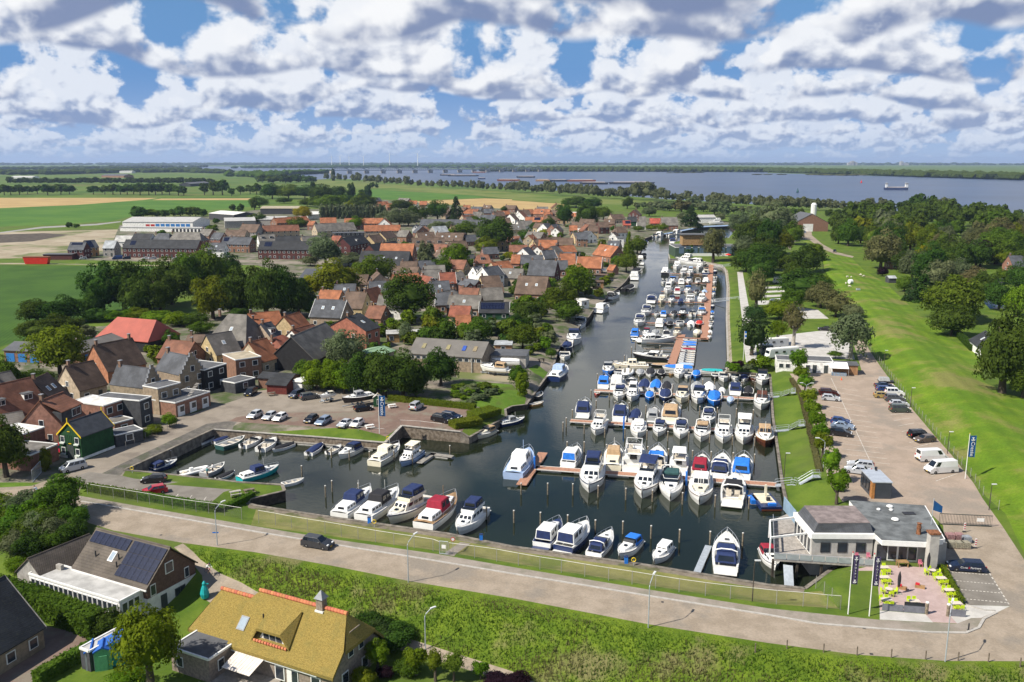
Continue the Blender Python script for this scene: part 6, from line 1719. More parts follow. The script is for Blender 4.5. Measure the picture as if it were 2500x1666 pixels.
# near trees
trees('C1',[(490,262,340,-40,'mid','broad','small street tree beside the dike road bend'),(1190,1640,460,960,'bright','broad','bright green garden tree beside the coloured cabins')],'',None,stem=.25)
trees('C2',[(960,1490,170,1240,'bright','broad','young bright tree beside the thatched house gable'),(1262,1510,170,1285,'bright','ball','lollipop pruned tree beside the purple flowers'),(1415,1560,130,1300,'autumn','sparse','staked espalier tree by the lane'),(1560,1560,180,1330,'mid','sparse','second espalier tree beside the staked one'),(1770,1545,125,1398,'bright','ball','round clipped topiary ball by the lane')],'',None,stem=.35)
trees('B1',[(560,530,470,85,'autumn','broad','large yellowish chestnut beside the blue garage doors'),(60,665,300,370,'mid','broad','round green tree left of the chestnut'),(60,1450,380,930,'dark','broad','large dark tree at the village street junction'),(430,1390,110,1215,'hedge','column','clipped bright green column shrub by the garden gate'),(1560,990,140,870,'bright','broad','small garden tree behind the wire fence'),(1550,260,190,110,'mid','broad','small tree in front of the red barn'),(740,580,180,500,'dark','broad','dark bush below the chestnut'),(330,590,330,470,'dark','broad','dark hedge tree below the blue doors')],'',None,stem=.12)
trees('A1',[(950,1450,330,1080),(1150,1430,380,1060),(1380,1410,360,1080),(1580,1370,320,1030),(1750,1270,330,960,'mid'),(1950,1250,330,930,'mid'),(2100,1190,220,960),(1960,1500,330,1180,'autumn'),(2150,1490,350,1150),(2300,1470,350,1120),(350,1530,320,1360),(560,1540,330,1350),(850,1480,220,1300),(1290,1460,300,1180),(1480,1450,300,1150)],'dark leafy tree of the wood beside the green field','trees beside the green field',stem=.02,up=1.15)
trees('B1',[(900,20,230,-90),(1080,10,240,-80,'bright'),(1250,-5,240,-90,'bright'),(1450,30,260,-70,'bright'),(1640,60,260,-60,'bright'),(1780,60,260,-50),(1850,130,200,30,'mid'),(2200,10,200,-100),(480,150,330,-20),(330,180,300,30),(640,140,260,0)],'leafy tree behind the red barn','trees behind the red barn',stem=.04)
trees('A2',[(100,1500,320,1040),(250,1490,300,1060),(400,1480,260,1150),(60,1380,260,1100),(330,1350,240,1110),(520,1480,180,1300)],'dark leafy tree of the wood behind the slate blue hall','trees behind the slate blue hall',stem=.04)
trees('A2',[(760,1310,400,1000,'autumn',None,'broad maple beside the slate blue hall'),(1090,1200,340,940,'mid',None,'maple in front of the black barn roof'),(520,1310,230,1110,'yellow','broad','yellowish shrub tree beside the red parasol'),(640,1010,310,755,'grey',None,'large grey willow at the second terrace'),(850,1020,240,905,'grey',None,'grey willow beside the maple'),(500,1015,160,930,'grey',None,'small grey willow at the lawn'),(1420,1520,410,1115,'dark',None,'great dark tree in the middle of the village'),(1570,1090,170,855,'grey','column','slender grey tree beside the orange barn'),(1840,1070,240,825,'bright',None,'bright green tree beside the boats on land'),(1700,1090,220,950,'mid',None,'tree below the bright green one'),(2000,1020,140,955,'mid',None,'small tree beside the brown orange villa'),(2200,880,310,585,'dark',None,'big lime tree above the boats on land'),(2120,910,210,770,'autumn',None,'yellowish tree below the big lime'),(1930,745,240,615,'mid',None,'tree behind the small brick cottage'),(1700,700,230,610,'grey',None,'birch clump beside the long slate terrace'),(1840,600,140,415,'pine','cone','tall dark conifer near the wheat'),(1670,600,180,430,'dark',None,'dark lime beside the tall conifer'),(430,590,160,475,'yellow',None,'golden tree beside the pale hall'),(910,680,160,575,'bright',None,'bright tree between orange terraces'),(2280,520,60,470,'dark',None,'small tree on the wheat edge'),(2330,960,120,890,'yellow',None,'golden shrub tree near the harbour street'),(1560,670,70,620,'yellow',None,'small golden tree by the birch clump')],'',None,stem=.12)
trees('A2',[(1480,610,230,475),(1340,510,210,415),(1220,650,210,530,'grey'),(1320,650,230,500,'grey'),(1400,650,210,520,'grey'),(1000,500,210,365),(880,500,130,420,'autumn'),(700,490,260,370,'mid'),(590,480,200,390,'mid'),(600,430,190,280),(750,400,170,290),(450,400,210,290),(300,400,210,280,'mid'),(150,400,210,270),(30,480,160,390),(380,680,160,580,'mid'),(1120,715,80,655,'mid'),(30,650,130,545),(470,470,140,400),(260,440,140,390),(820,450,150,370),(1560,560,120,490),(2000,640,120,560,'mid'),(1790,700,110,620,'mid'),(2080,760,140,640,'grey')],'leafy tree standing among the upper village roofs','trees among the upper village roofs',shape='broad',stem=.1)
trees('A2',[(605+38*i,585-.6*i,60,480+(i*7)%14) for i in range(16)],'poplar in the close clipped screen behind the orange terraces','poplar screen',col='grey',shape='farcolumn',stem=.03)
trees('A2',[(530,420,70,278),(875,395,80,285),(1030,395,75,298),(970,390,60,330)],'dark Lombardy poplar standing above the round trees','dark poplars',col='pine',shape='column',stem=.04)
trees('B2',[(830,450,340,125,'grey',None,'pale willow beside the black barn'),(1370,215,140,40,'grey','sparse','thin tree behind the workshop shed'),(1760,190,180,-10,'mid','sparse','thin tall tree behind the workshop'),(2040,225,260,0,'mid',None,'dense tree behind the workshop end'),(1900,190,110,60,'yellow',None,'golden conifer behind the workshop'),(1700,610,290,305,'dark',None,'dark tree in front of the workshop')],'',None,stem=.1)
trees('B2',[(560,650,270,400,'bright'),(720,660,270,380,'bright'),(810,680,210,450,'bright'),(1000,690,340,340),(1180,710,390,310),(1350,725,390,330),(1470,705,250,420),(460,560,200,380,'mid'),(640,600,200,400,'bright'),(1100,640,250,340)],'leafy tree of the thicket behind the parked boats','thicket behind the parking lot',stem=.04)
trees('A3',[(600,1290,270,1020,'bright',None,'bright green tree in the canal gardens'),(430,1490,290,1200,'mid',None,'round tree below the bright green one'),(520,1520,230,1350,'mid',None,'lower round tree by the canal sheds'),(160,1540,290,1350,'dark',None,'dark tree below the brown roofed house'),(1070,940,110,740,'autumn','cone','yellowish conifer at the canal bend'),(1150,905,170,755,'mid',None,'green tree at the canal bend'),(1050,1060,210,915,'mid',None,'shrub tree over the canal gardens'),(1640,650,180,495,'pine','cone','dark conifer beside the white hangar'),(1630,940,85,835,'dark','ball','round clipped tree by the boat shed'),(1850,970,200,690,'olive',None,'dark olive tree in front of the boat shed'),(1060,490,100,390,'dark',None,'dark round tree on the far meadow'),(1380,695,95,630,'autumn',None,'yellowish shrub by the inlet'),(840,590,140,480,'mid',None,'lime on the harbour street')],'',None,stem=.08)
trees('A3',[(480,650,160,455),(690,660,180,455),(590,480,220,385),(740,490,160,398),(130,800,130,690,'mid'),(220,700,120,618),(330,690,110,578),(520,470,120,400),(660,480,140,400),(50,900,150,800,'mid'),(640,640,120,540),(300,730,90,680,'yellow'),(990,620,70,570,'mid'),(1580,600,120,530,'grey'),(1800,600,100,540,'grey'),(1900,610,120,535,'grey'),(1260,560,120,480,'grey'),(1160,700,100,650,'mid'),(1280,690,90,640,'bright'),(960,1010,110,930,'bright'),(900,1130,90,1080,'mid'),(340,1330,120,1240),(930,700,60,650,'mid')],'leafy tree among the houses near the harbour street','trees near the harbour street',stem=.1)
trees('B3',[(100,270,260,55,'mid',None,'broad tree over the canal boat landing'),(50,120,160,-30,'dark',None,'dark tree above the boat landing'),(60,610,190,440,'mid',None,'bushy tree on the canal corner'),(95,680,130,520,'bright','column','bright upright shrub at the canal corner'),(2200,330,280,-20,'pine','sparse','pine beside the promenade flag'),(360,350,90,270,'mid',None,'shrub on the canal terrace')],'',None,stem=.1)
trees('B3',[(2000,455,90,400),(2080,450,110,385,'purple'),(2210,440,90,385),(2300,440,130,335,'bright'),(2330,470,80,420),(2050,480,100,440,'bright'),(2180,478,90,440,'grey')],'garden shrub beside the harbour office quay','shrubs at the harbour office',col='mid',shape='far',stem=.02,name='shrub')
# promenade, camp site and the dike wood
trees('A3',[(2080,730,190,540,'grey'),(2230,710,230,515,'grey'),(2350,790,300,590,'grey'),(2180,830,260,600),(2250,1110,330,840),(2150,1070,270,870),(2300,980,280,760),(2130,960,200,760,'grey')],'tall tree between promenade and dike road','trees along the promenade',stem=.06)
trees('A3',[(2240,1410,190,1090,'olive','sparse','half bare olive brown tree by the promenade'),(2230,1540,210,1390,'pine',None,'dark pine bush by the promenade lamp')],'',None,stem=.1)
trees('A4',[(60,770,340,465,'grey'),(0,910,210,600),(120,910,170,715,'autumn'),(350,1090,300,850),(200,1090,210,925),(330,1310,410,1085),(100,1510,270,1340,'bright'),(480,1280,200,1100,'mid'),(-60,1180,240,960)],'tree on the camp site below the dike','trees on the camp site',stem=.08)
trees('A4',[(620,1490,260,1260,'olive','sparse','half bare brown tree on the camp site'),(780,1506,180,1375,'grey',None,'grey bush tree at the dike foot')],'',None,stem=.1)
trees('B4',[(755,362,340,-60,'grey','weep','weeping birch beside the car park entrance')],'',None,stem=.2,bark=M_BIRCH)
trees('B4',[(230,265,170,-120,'olive','sparse','nearly bare pale tree by the camper vans'),(80,235,150,20,'bright',None,'young bright tree by the camper vans'),(620,360,130,320,'mid',None,'shrub behind the harbour office')],'',None,stem=.35,bark=M_BIRCH)
trees('A4',[(1420,1110,280,860,'yellow',None,'golden tree beside the brown roofed house'),(1950,1020,180,790,'purple',None,'dark purple tree in the dike wood'),(2280,1480,200,1190,'bright','weep','weeping willow beside the pond'),(1690,1520,500,1140,'mid',None,'huge round oak at the dike foot'),(2180,1010,230,880,'autumn',None,'yellowish tree over the garden lawn'),(1420,1340,260,1130,'dark','cone','dark spruce at the dike foot'),(1050,1110,90,1035,'purple',None,'small purple shrub at the dike foot'),(1320,1340,150,1160,'pine','cone','second dark spruce at the dike foot')],'',None,stem=.06)
trees('B4',[(2150,680,480,0,'dark',None,'great dark oak beside the white garden house'),(1680,150,340,-110,'dark',None,'dark oak above the white garden house'),(2340,720,280,380,'mid',None,'tree below the great dark oak'),(2420,560,300,100,'dark',None,'dark tree behind the great oak')],'',None,stem=.08)
trees('A4',[(1250,1080,200,900),(1560,1200,260,960,'grey'),(1760,1180,260,980,'grey'),(1880,1260,240,1040,'olive'),(1980,1330,220,1080),(2120,1420,260,1180),(2330,1250,240,1000),(2200,1180,200,1050,'mid'),(1700,1040,230,860),(2080,1000,200,850,'mid'),(2330,1060,200,880),(1560,1060,200,880,'mid'),(1250,1250,130,1120,'mid'),(2450,1400,260,1120)],'leafy tree at the garden side of the wood','trees at the garden side of the wood',stem=.04)
trees('A4',[(230,820,190,640,'mid'),(40,1060,220,840),(420,980,190,820,'autumn'),(250,1200,240,1000),(480,1400,260,1180,'olive'),(220,1420,200,1230,'mid')],'tall tree shading the camp site pitches','tall camp site trees',stem=.06)
def wood():
 pl=SL('A4',[(580,650),(800,560),(1400,545),(2353,620),(2700,700),(2700,1100),(2353,1020),(2050,1060),(1900,1180),(1600,1150),(1330,1260),(1250,1020),(1080,1000),(1020,1060),(850,900),(600,800)])
 xs,ys=[p.x for p in pl],[p.y for p in pl]
 r=random.Random(4); n=0; pts=[]
 while n<6000 and len(pts)<120:
  n+=1
  # nearer places are tried more often, so that what shows largest is densest
  y=min(ys)+(max(ys)-min(ys))*r.random()**2.0
  x=r.uniform(min(xs),max(xs))
  if not inpoly(np.array([(x,y)]),pl)[0]: continue
  if any((x-a)**2+(y-b)**2<(7.5+y*.006)**2 for a,b in pts): continue
  pts.append((x,y))
 pts.sort(key=lambda q: q[1])
 for n,(x,y) in enumerate(pts):
  global MASS
  if n==64: MASS=[]
  H=r.uniform(11,19); k=r.choice(['dark','dark','dark','mid','mid','grey','autumn','olive'])
  tree_at(Vector((x,y,0)),H*r.uniform(.36,.5),H,k,'broad' if y<620 else 'far',hue(k,'leafy tree of the dense wood beyond the grass dike'),'trees of the wood beyond the dike',.05)
 mass('wood','back of the dense wood between the dike and the river','dark')
wood()
# pollarded planes along the car park
for i,(x,y,w,yt) in enumerate([(275,520,150,280),(305,590,140,440),(335,690,140,520),(372,820,145,640),(402,930,145,740),(440,1040,145,840),(470,1160,150,950),(498,1270,160,1040),(570,1500,150,1190)]):
 trees('B4',[(x,y,w,yt,'bright','ball','pollarded plane beside the car park, %s from the harbour office'%ordinal(i))],'',None,stem=.36)
trees('C4',[(540,165,160,-110,'bright','ball','pollarded plane beside the restaurant kiosk path')],'',None,stem=.45)
# field rows and river willows
MASS=[]
trees('A1',[(95+52*i+(i*17)%23,264,74+(i*13)%20,205+(i*7)%13) for i in range(36)],'tree of the straight far row between the fields','far straight tree row',shape='far',stem=.1)
mass('tree_row','straight dark row of trees between the far fields','dark')
trees('A1',[(40,365,110,280),(100,360,95,285),(180,360,110,278),(255,355,90,290),(345,352,95,280),(440,365,115,275),(560,358,115,275),(640,358,110,280),(860,358,105,285),(965,358,80,285),(1040,360,90,270),(1110,360,90,280),(1170,358,80,275),(1230,358,90,270),(1290,365,110,265),(1370,365,100,270),(1430,362,90,265),(1490,358,90,260),(1560,365,110,275),(1640,368,110,280),(1690,368,60,290),(1880,365,90,270),(1960,365,90,250),(2045,365,110,235),(2130,375,70,310),(2210,360,80,285),(2300,355,90,280),(2360,360,90,270)],'round headed tree of the nearer field row','nearer field tree row',shape='far',stem=.22)
trees('A1',[(1270,585,125,475),(1400,565,150,500,'mid'),(1520,570,80,510),(1600,560,90,495),(1660,560,110,475,'mid'),(1750,560,100,485),(1800,560,100,480),(1870,560,80,500),(2120,660,110,585),(1960,715,100,640,'mid'),(2140,510,60,455),(2215,520,60,455),(2340,500,60,400),(2330,620,100,545),(640,665,60,620),(700,665,50,630),(1490,740,80,690,'mid')],'tree beside the works halls','trees beside the works halls',shape='far',stem=.08)
trees('A2',[(60,250,110,185),(160,255,120,190),(270,255,120,180),(370,250,120,185),(460,250,110,188),(520,245,70,195),(710,232,40,150,'pine','farcolumn'),(1070,300,50,250),(1110,300,30,260)],'dark tree at the end of the far row by the water','trees by the far water',shape='far',stem=.05)
_line=SL('A2',[(640,228),(1000,252),(1500,288),(2353,334)])+SL('A3',[(300,352),(800,392),(1400,418),(1800,445),(2353,487)])+SL('A4',[(500,503),(1050,508)])
def along(line,n):
 seg=[(b-a).length for a,b in zip(line[:-1],line[1:])]; T=sum(seg); out=[]
 for i in range(n):
  s=T*(i+.5)/n
  for a,b,l in zip(line[:-1],line[1:],seg):
   if s<=l: out.append(a.lerp(b,s/l)); break
   s-=l
 return out
# equal steps in the picture rather than on the ground
_r=random.Random(8)
MASS=[]
for i in range(84):
 u=i/83*(1713+2353+1050)
 c,x=('A2',640+u) if u<1713 else (('A3',u-1713) if u<1713+2353 else ('A4',u-1713-2353))
 ys=np.interp(x,*zip(*{'A2': [(640,228),(1000,252),(1500,288),(2353,334)],'A3': [(0,334),(300,352),(800,392),(1400,418),(1800,445),(2353,487)],'A4': [(0,490),(500,503),(1050,508)]}[c]))
 hgt=_r.uniform(50,85) if c=='A2' else _r.uniform(70,115)
 if c=='A3' and 1000<x<1250: hgt *= 1.35
 trees(c,[(x+_r.uniform(-8,8),ys+_r.uniform(-3,6),hgt*_r.uniform(.75,1.1),ys-hgt,_r.choice(['grey','grey','mid','dark']))],'grey-green willow of the river bank belt','willows along the river bank',shape='far',stem=.02)
mass('willow_belt','grey-green belt of willows along the near river bank','grey')
trees('A3',[(1150,490,60,440),(1210,485,55,430),(1270,490,60,430),(1340,500,120,430),(1450,510,150,430),(1560,520,150,420,'olive'),(1660,500,150,400),(1760,520,120,430),(1860,540,150,420),(1950,560,130,440),(2040,530,70,470),(2110,530,65,475),(2180,535,65,475),(2250,540,70,475),(2320,545,70,480)],'round pollard on the low meadow before the river','pollards on the low meadow',col='grey',shape='far',stem=.08)
trees('A4',[(30,545,70,490),(100,550,70,490),(170,545,65,500),(230,560,60,495),(300,560,70,490),(560,560,70,500),(640,570,70,505),(1110,510,120,420,'grey'),(1250,520,130,425),(1380,530,170,378),(1500,540,140,385),(1590,545,110,400,'grey'),(1660,545,100,420,'grey'),(1780,570,80,490,'grey'),(1940,550,70,458),(2020,590,120,525,'grey'),(2280,620,80,540,'autumn')],'tree on the near river shore beyond the wood','trees on the near river shore',shape='far',stem=.03)

# far woods, one mass each
def far_wood(name,label,rows,seed,hgt=(11,19),sp=26,col='dark'):
 r=np.random.default_rng(seed)
 base=[ico(1,1,k,1.0,.22) for k in range(4)]
 VV,FF,o=[],[],0
 for line,reps in rows:
  for k in range(reps[0]):
   off=reps[1]*(k+k*k*.25)
   n=int(sum((b-a).length for a,b in zip(line[:-1],line[1:]))/sp)
   for p in along(line,max(2,min(n,900))):
    h=r.uniform(*hgt); w=sp*r.uniform(.55,.95)
    q=np.array([p.x+r.normal()*sp*.3,p.y+off*(p.y/abs(p.y))+r.normal()*sp*.4,0.0])
    V_,F_=base[r.integers(4)]
    V_=V_*np.array([w,w,h*.55])+q+np.array([0,0,h*.45])
    VV.append(V_); FF+=[[i+o for i in f] for f in F_]; o+=len(V_)
 me=bpy.data.meshes.new(name); me.from_pydata(np.vstack(VV).tolist(),[],FF); me.update()
 tag(ob(name,me,LM[col]),label,'wood',kind='stuff')
far_wood('far_wood','dark continuous wood on the far river bank',[(SL('A3',[(-300,148),(300,148),(1000,149),(2353,154)])+SL('A4',[(600,172),(1600,204),(2353,227),(3400,245)]),(9,70))],1,(16,27),26)
far_wood('far_wood','low wooded shore below the wind turbines',[(SL('A2',[(-200,118),(800,116),(1500,114),(2353,118)]),(7,160))],2,(16,30),50)
far_wood('far_wood','far wooded farmland along the left horizon',[(SL('A1',[(-700,176),(300,178),(700,172),(1100,150)]),(6,110)),(SL('A1',[(1220,160),(1700,155),(2000,165)]),(3,60)),(SL('A1',[(-700,135),(600,128),(1100,124)]),(5,250)),(SL('A1',[(1000,98),(2353,86)]),(5,400))],3,(14,24),34)
far_wood('far_wood','scrub on the far spit beside the water',[(SL('A2',[(90,185),(300,180),(560,170)]),(4,60)),(SL('A2',[(-100,190),(100,215)]),(3,60)),(SL('A1',[(2030,195),(2353,195)]),(4,50))],4,(14,24),24,'mid')
far_wood('river_island','low bare reed island in the river',[(SL('A4',[(410,180),(700,186),(1080,178)]),(2,40)),(SL('A3',[(1390,162),(1750,160)]),(1,20)),(SL('A4',[(-120,178),(190,178)]),(1,20))],5,(3,6),26,'olive')
far_wood('far_wood','last pale tree line under the sky',[([Vector((-9000,14500,0)),Vector((9000,14500,0))],(4,1800))],6,(24,46),90)

# hedges and shrubs
def hedge_mesh(L,w,h,dens=26,ls=.11,seed=0,top=0.0):
 r=np.random.default_rng(seed)
 n=int(min(9000,(L*w+2*L*h+2*w*h)*dens))
 P=np.zeros((n,3)); Nn=np.zeros((n,3))
 A=np.array([L*w,L*h,L*h,w*h,w*h]); f=r.choice(5,n,p=A/A.sum())
 u,v=r.uniform(-.5,.5,n),r.uniform(-.5,.5,n)
 for k,(p,nn) in enumerate([(lambda u,v: np.stack([u*L,v*w,np.full_like(u,h)],1),(0,0,1)),(lambda u,v: np.stack([u*L,np.full_like(u,w/2),(v+.5)*h],1),(0,1,0)),(lambda u,v: np.stack([u*L,np.full_like(u,-w/2),(v+.5)*h],1),(0,-1,0)),(lambda u,v: np.stack([np.full_like(u,L/2),u*w,(v+.5)*h],1),(1,0,0)),(lambda u,v: np.stack([np.full_like(u,-L/2),u*w,(v+.5)*h],1),(-1,0,0))]):
  m=f==k; P[m]=p(u[m],v[m]); Nn[m]=nn
 P+=r.normal(size=(n,3))*.07
 Nn=Nn+r.normal(size=(n,3))*.5; Nn /= np.linalg.norm(Nn,axis=1)[:,None]
 V_=quads(P,Nn,ls,r)
 bx=MB().box((0,0,h*.48),(L*.995,w*.9,h*.96))
 return np_mesh('hedge',V_,np.arange(n*4).reshape(-1,4),(np.array(bx.v),bx.f))
def hedge(label,line,w,h,col='hedge',name='hedge',ls=.11):
 t=thing(name,label,'hedge',line[0])
 for i,(a,b) in enumerate(zip(line[:-1],line[1:])):
  d=b-a; m=(a+b)/2
  z=min(gz(a.x,a.y),gz(m.x,m.y),gz(b.x,b.y))-.1
  o=ob('foliage',hedge_mesh(d.length+w*.3,w,h+.1,seed=i,ls=ls),LM[col],t,Vector((m.x,m.y,z))-Vector(line[0]),math.atan2(d.y,d.x))
GL=lambda c,pts: [G(c,a,b) for a,b in pts]
hedge('long clipped hedge behind the red parking lot',GL('B2',[(1230,745),(1500,775),(2010,830)]),1.3,1.3)
hedge('wide flat clipped hedge at the quay corner',GL('B2',[(2010,905),(2180,860)]),4.2,1.3)
hedge('lower clipped hedge block beside the retaining wall',GL('B2',[(1820,985),(2030,950)]),3.4,1.2)
hedge('long low hedge between the parking spit and the dike road',GL('C1',[(700,60),(1100,125),(1650,215)])+GL('C1',[(1700,222)]),1.1,1.3,'mid')
hedge('hedge returning along the end of the parking spit',GL('C1',[(1700,215),(1990,120)]),1.0,1.2,'mid')
hedge('tall dense hedge beside the solar panel house',GL('C1',[(-120,880),(300,1010),(760,1190)]),2.6,3.0,'mid',ls=.16)
hedge('low hedge beside the coloured cabins',GL('C1',[(300,1580),(520,1450),(740,1330)]),1.4,1.6,'mid',ls=.14)
hedge('flat hedge along the white garden house',GL('B4',[(1720,130),(1880,290)]),1.6,1.8,'dark')
hedge('narrow clipped hedge beside the terrace parking bays',GL('C4',[(1375,690),(1520,950)]),.5,.9,'hedge')
hedge('garden hedge strip above the canal cottages',GL('A2',[(2010,1300),(2170,1310)]),2.5,2,'hedge')
hedge('tall garden hedge behind the workshop',GL('B2',[(2130,130),(2353,135)]),2.0,2.2,'bright')
hedge('low shrub hedge on the dark car park edge',GL('B4',[(215,560),(300,700)])+GL('B4',[(420,1180),(470,1400)]),1.0,.6,'olive')
_r=random.Random(12)
for i in range(34):
 x,y=_r.uniform(-40,700),_r.uniform(200,560)
 if y<190+x*.28 or (x>330 and y>560-(x-330)*.5): continue
 p=G('C1',x,y); k=_r.uniform(1.6,3.2)
 q=_r.choice(['mid','mid','bright','dark','grey']); tree_at(p,k,k*1.5,q,'broad',hue(q,'bushy shrub of the thicket behind the solar house'),'thicket behind the solar house',.0,name='shrub')
for c,x,y,w,h,k,lab in [('C2',900,1200,2.6,2.6,'dark','dark evergreen shrub behind the thatched gable'),('C2',1090,1290,2.4,2.6,'dark','dark evergreen shrub at the lane beside the thatched gable'),('C2',990,1240,2.2,2.4,'pine','middle dark evergreen shrub behind the gable'),('C2',1200,1500,1.5,2.0,'mid','leafy shrub beside the lollipop tree'),('C2',1010,1530,1.0,1.3,'purple','pink purple flowering shrub in the garden'),('C2',850,1600,1.3,2.2,'autumn','clipped upright shrub at the thatched house corner'),('C2',1900,1600,1.6,1.4,'purple','dark purple shrub by the lane'),('C3',20,1600,1.6,1.5,'purple','second dark purple shrub by the lane'),('C1',850,1180,1.8,3.2,'dark','dark shrub below the white sun room'),('C1',1000,1600,2.0,1.8,'bright','bright shrub beside the cabins'),('C1',150,690,1.8,2.0,'bright','bright shrub beside the grey gable annex'),('B1',1420,1050,1.6,1.8,'hedge','climber grown over the wire fence'),('B1',1330,1090,1.3,1.6,'mid','leafy shrub behind the wire fence'),('C1',560,20,.9,1.4,'mid','wild shrub at the corner of the parking spit'),('C4',560,60,1.0,1.2,'bright','low shrub beside the kiosk path')]:
 tree_at(G(c,x,y),w,h,k,'broad',lab,None,.0,name='shrub')
for i in range(30):
 x,y=_r.uniform(1820,2353),_r.uniform(610,790)
 if y>640+(2353-x)*.35: continue
 p=G('B2',x,y); k=_r.uniform(.8,1.8)
 q=_r.choice(['bright','mid','grey']); tree_at(p,k,k*.9,q,'far',hue(q,'overgrown shrub in the wild canal garden'),'wild canal garden shrubs',.0,name='shrub')

# rough grass on the dike side: single blades nobody could count
def tall_grass():
 r=np.random.default_rng(5); pl=[p for n,m,p in REG if n=='dike_bank'][0]
 P=np.stack([r.uniform(-58,62,150000),r.uniform(72,122,150000)],1)
 P=P[inpoly(P,pl)]
 for nm,colk,sel,lab in (('tall_grass','mid',0,'rough green grass on the side of the dike'),('dry_grass','olive',1,'dry seeding grass patches on the side of the dike')):
  q=np.sin(P[:,0]*.34+1.3*np.sin(P[:,1]*.5))+np.sin(P[:,1]*.62+P[:,0]*.13)+r.normal(size=len(P))*.5
  K=P[(q>.5) if sel else (q<=.5)]
  n=len(K); z=ground_h(K)
  h=r.uniform(.15,.5,n)*(1.2 if sel else .8)*sm((pdist(K,RNEAR)[0]-.3)/3.0)+.02
  a=r.uniform(0,2*PI,n); w=r.uniform(.02,.07,n); lean=r.normal(size=(n,2))*.25
  B0=np.stack([K[:,0]-np.cos(a)*w,K[:,1]-np.sin(a)*w,z-.03],1); B1=np.stack([K[:,0]+np.cos(a)*w,K[:,1]+np.sin(a)*w,z-.03],1)
  T=np.stack([K[:,0]+lean[:,0]*h,K[:,1]+lean[:,1]*h,z+h],1)
  V_=np.stack([B0,B1,T+(B1-B0)*.25,T-(B1-B0)*.25],1).reshape(-1,3)
  tag(ob(nm,np_mesh(nm,V_,np.arange(n*4).reshape(-1,4)),LM[colk]),lab,'grass',kind='stuff')
tall_grass()

def gardens():
 r=random.Random(31); k=0
 for c,x0,x1,y0,y1,want in (('A2',900,2353,620,1480,60),('A3',0,900,600,1300,50),('A1',1900,2353,620,900,8),('B2',0,1300,0,330,14),('B1',100,1900,150,420,8),('B2',1150,2353,30,250,30),('A3',0,640,1290,1500,24),('B3',-60,400,80,330,14)):
  k=0
  for _ in range(900):
   if k>=want: break
   p=S(c,r.uniform(x0,x1),r.uniform(y0,y1))
   if any((p.x-a)**2+(p.y-b)**2<(q+1.5)**2 for a,b,q in FOOT): continue
   R=r.uniform(1.2,3.0); k+=1
   q=r.choice(('mid','mid','dark','bright','grey','autumn')); tree_at(p,R,R*r.uniform(1.3,2.0),q,'far',hue(q,'garden shrub between the village houses'),'village garden shrubs',.02,name='shrub')
gardens()

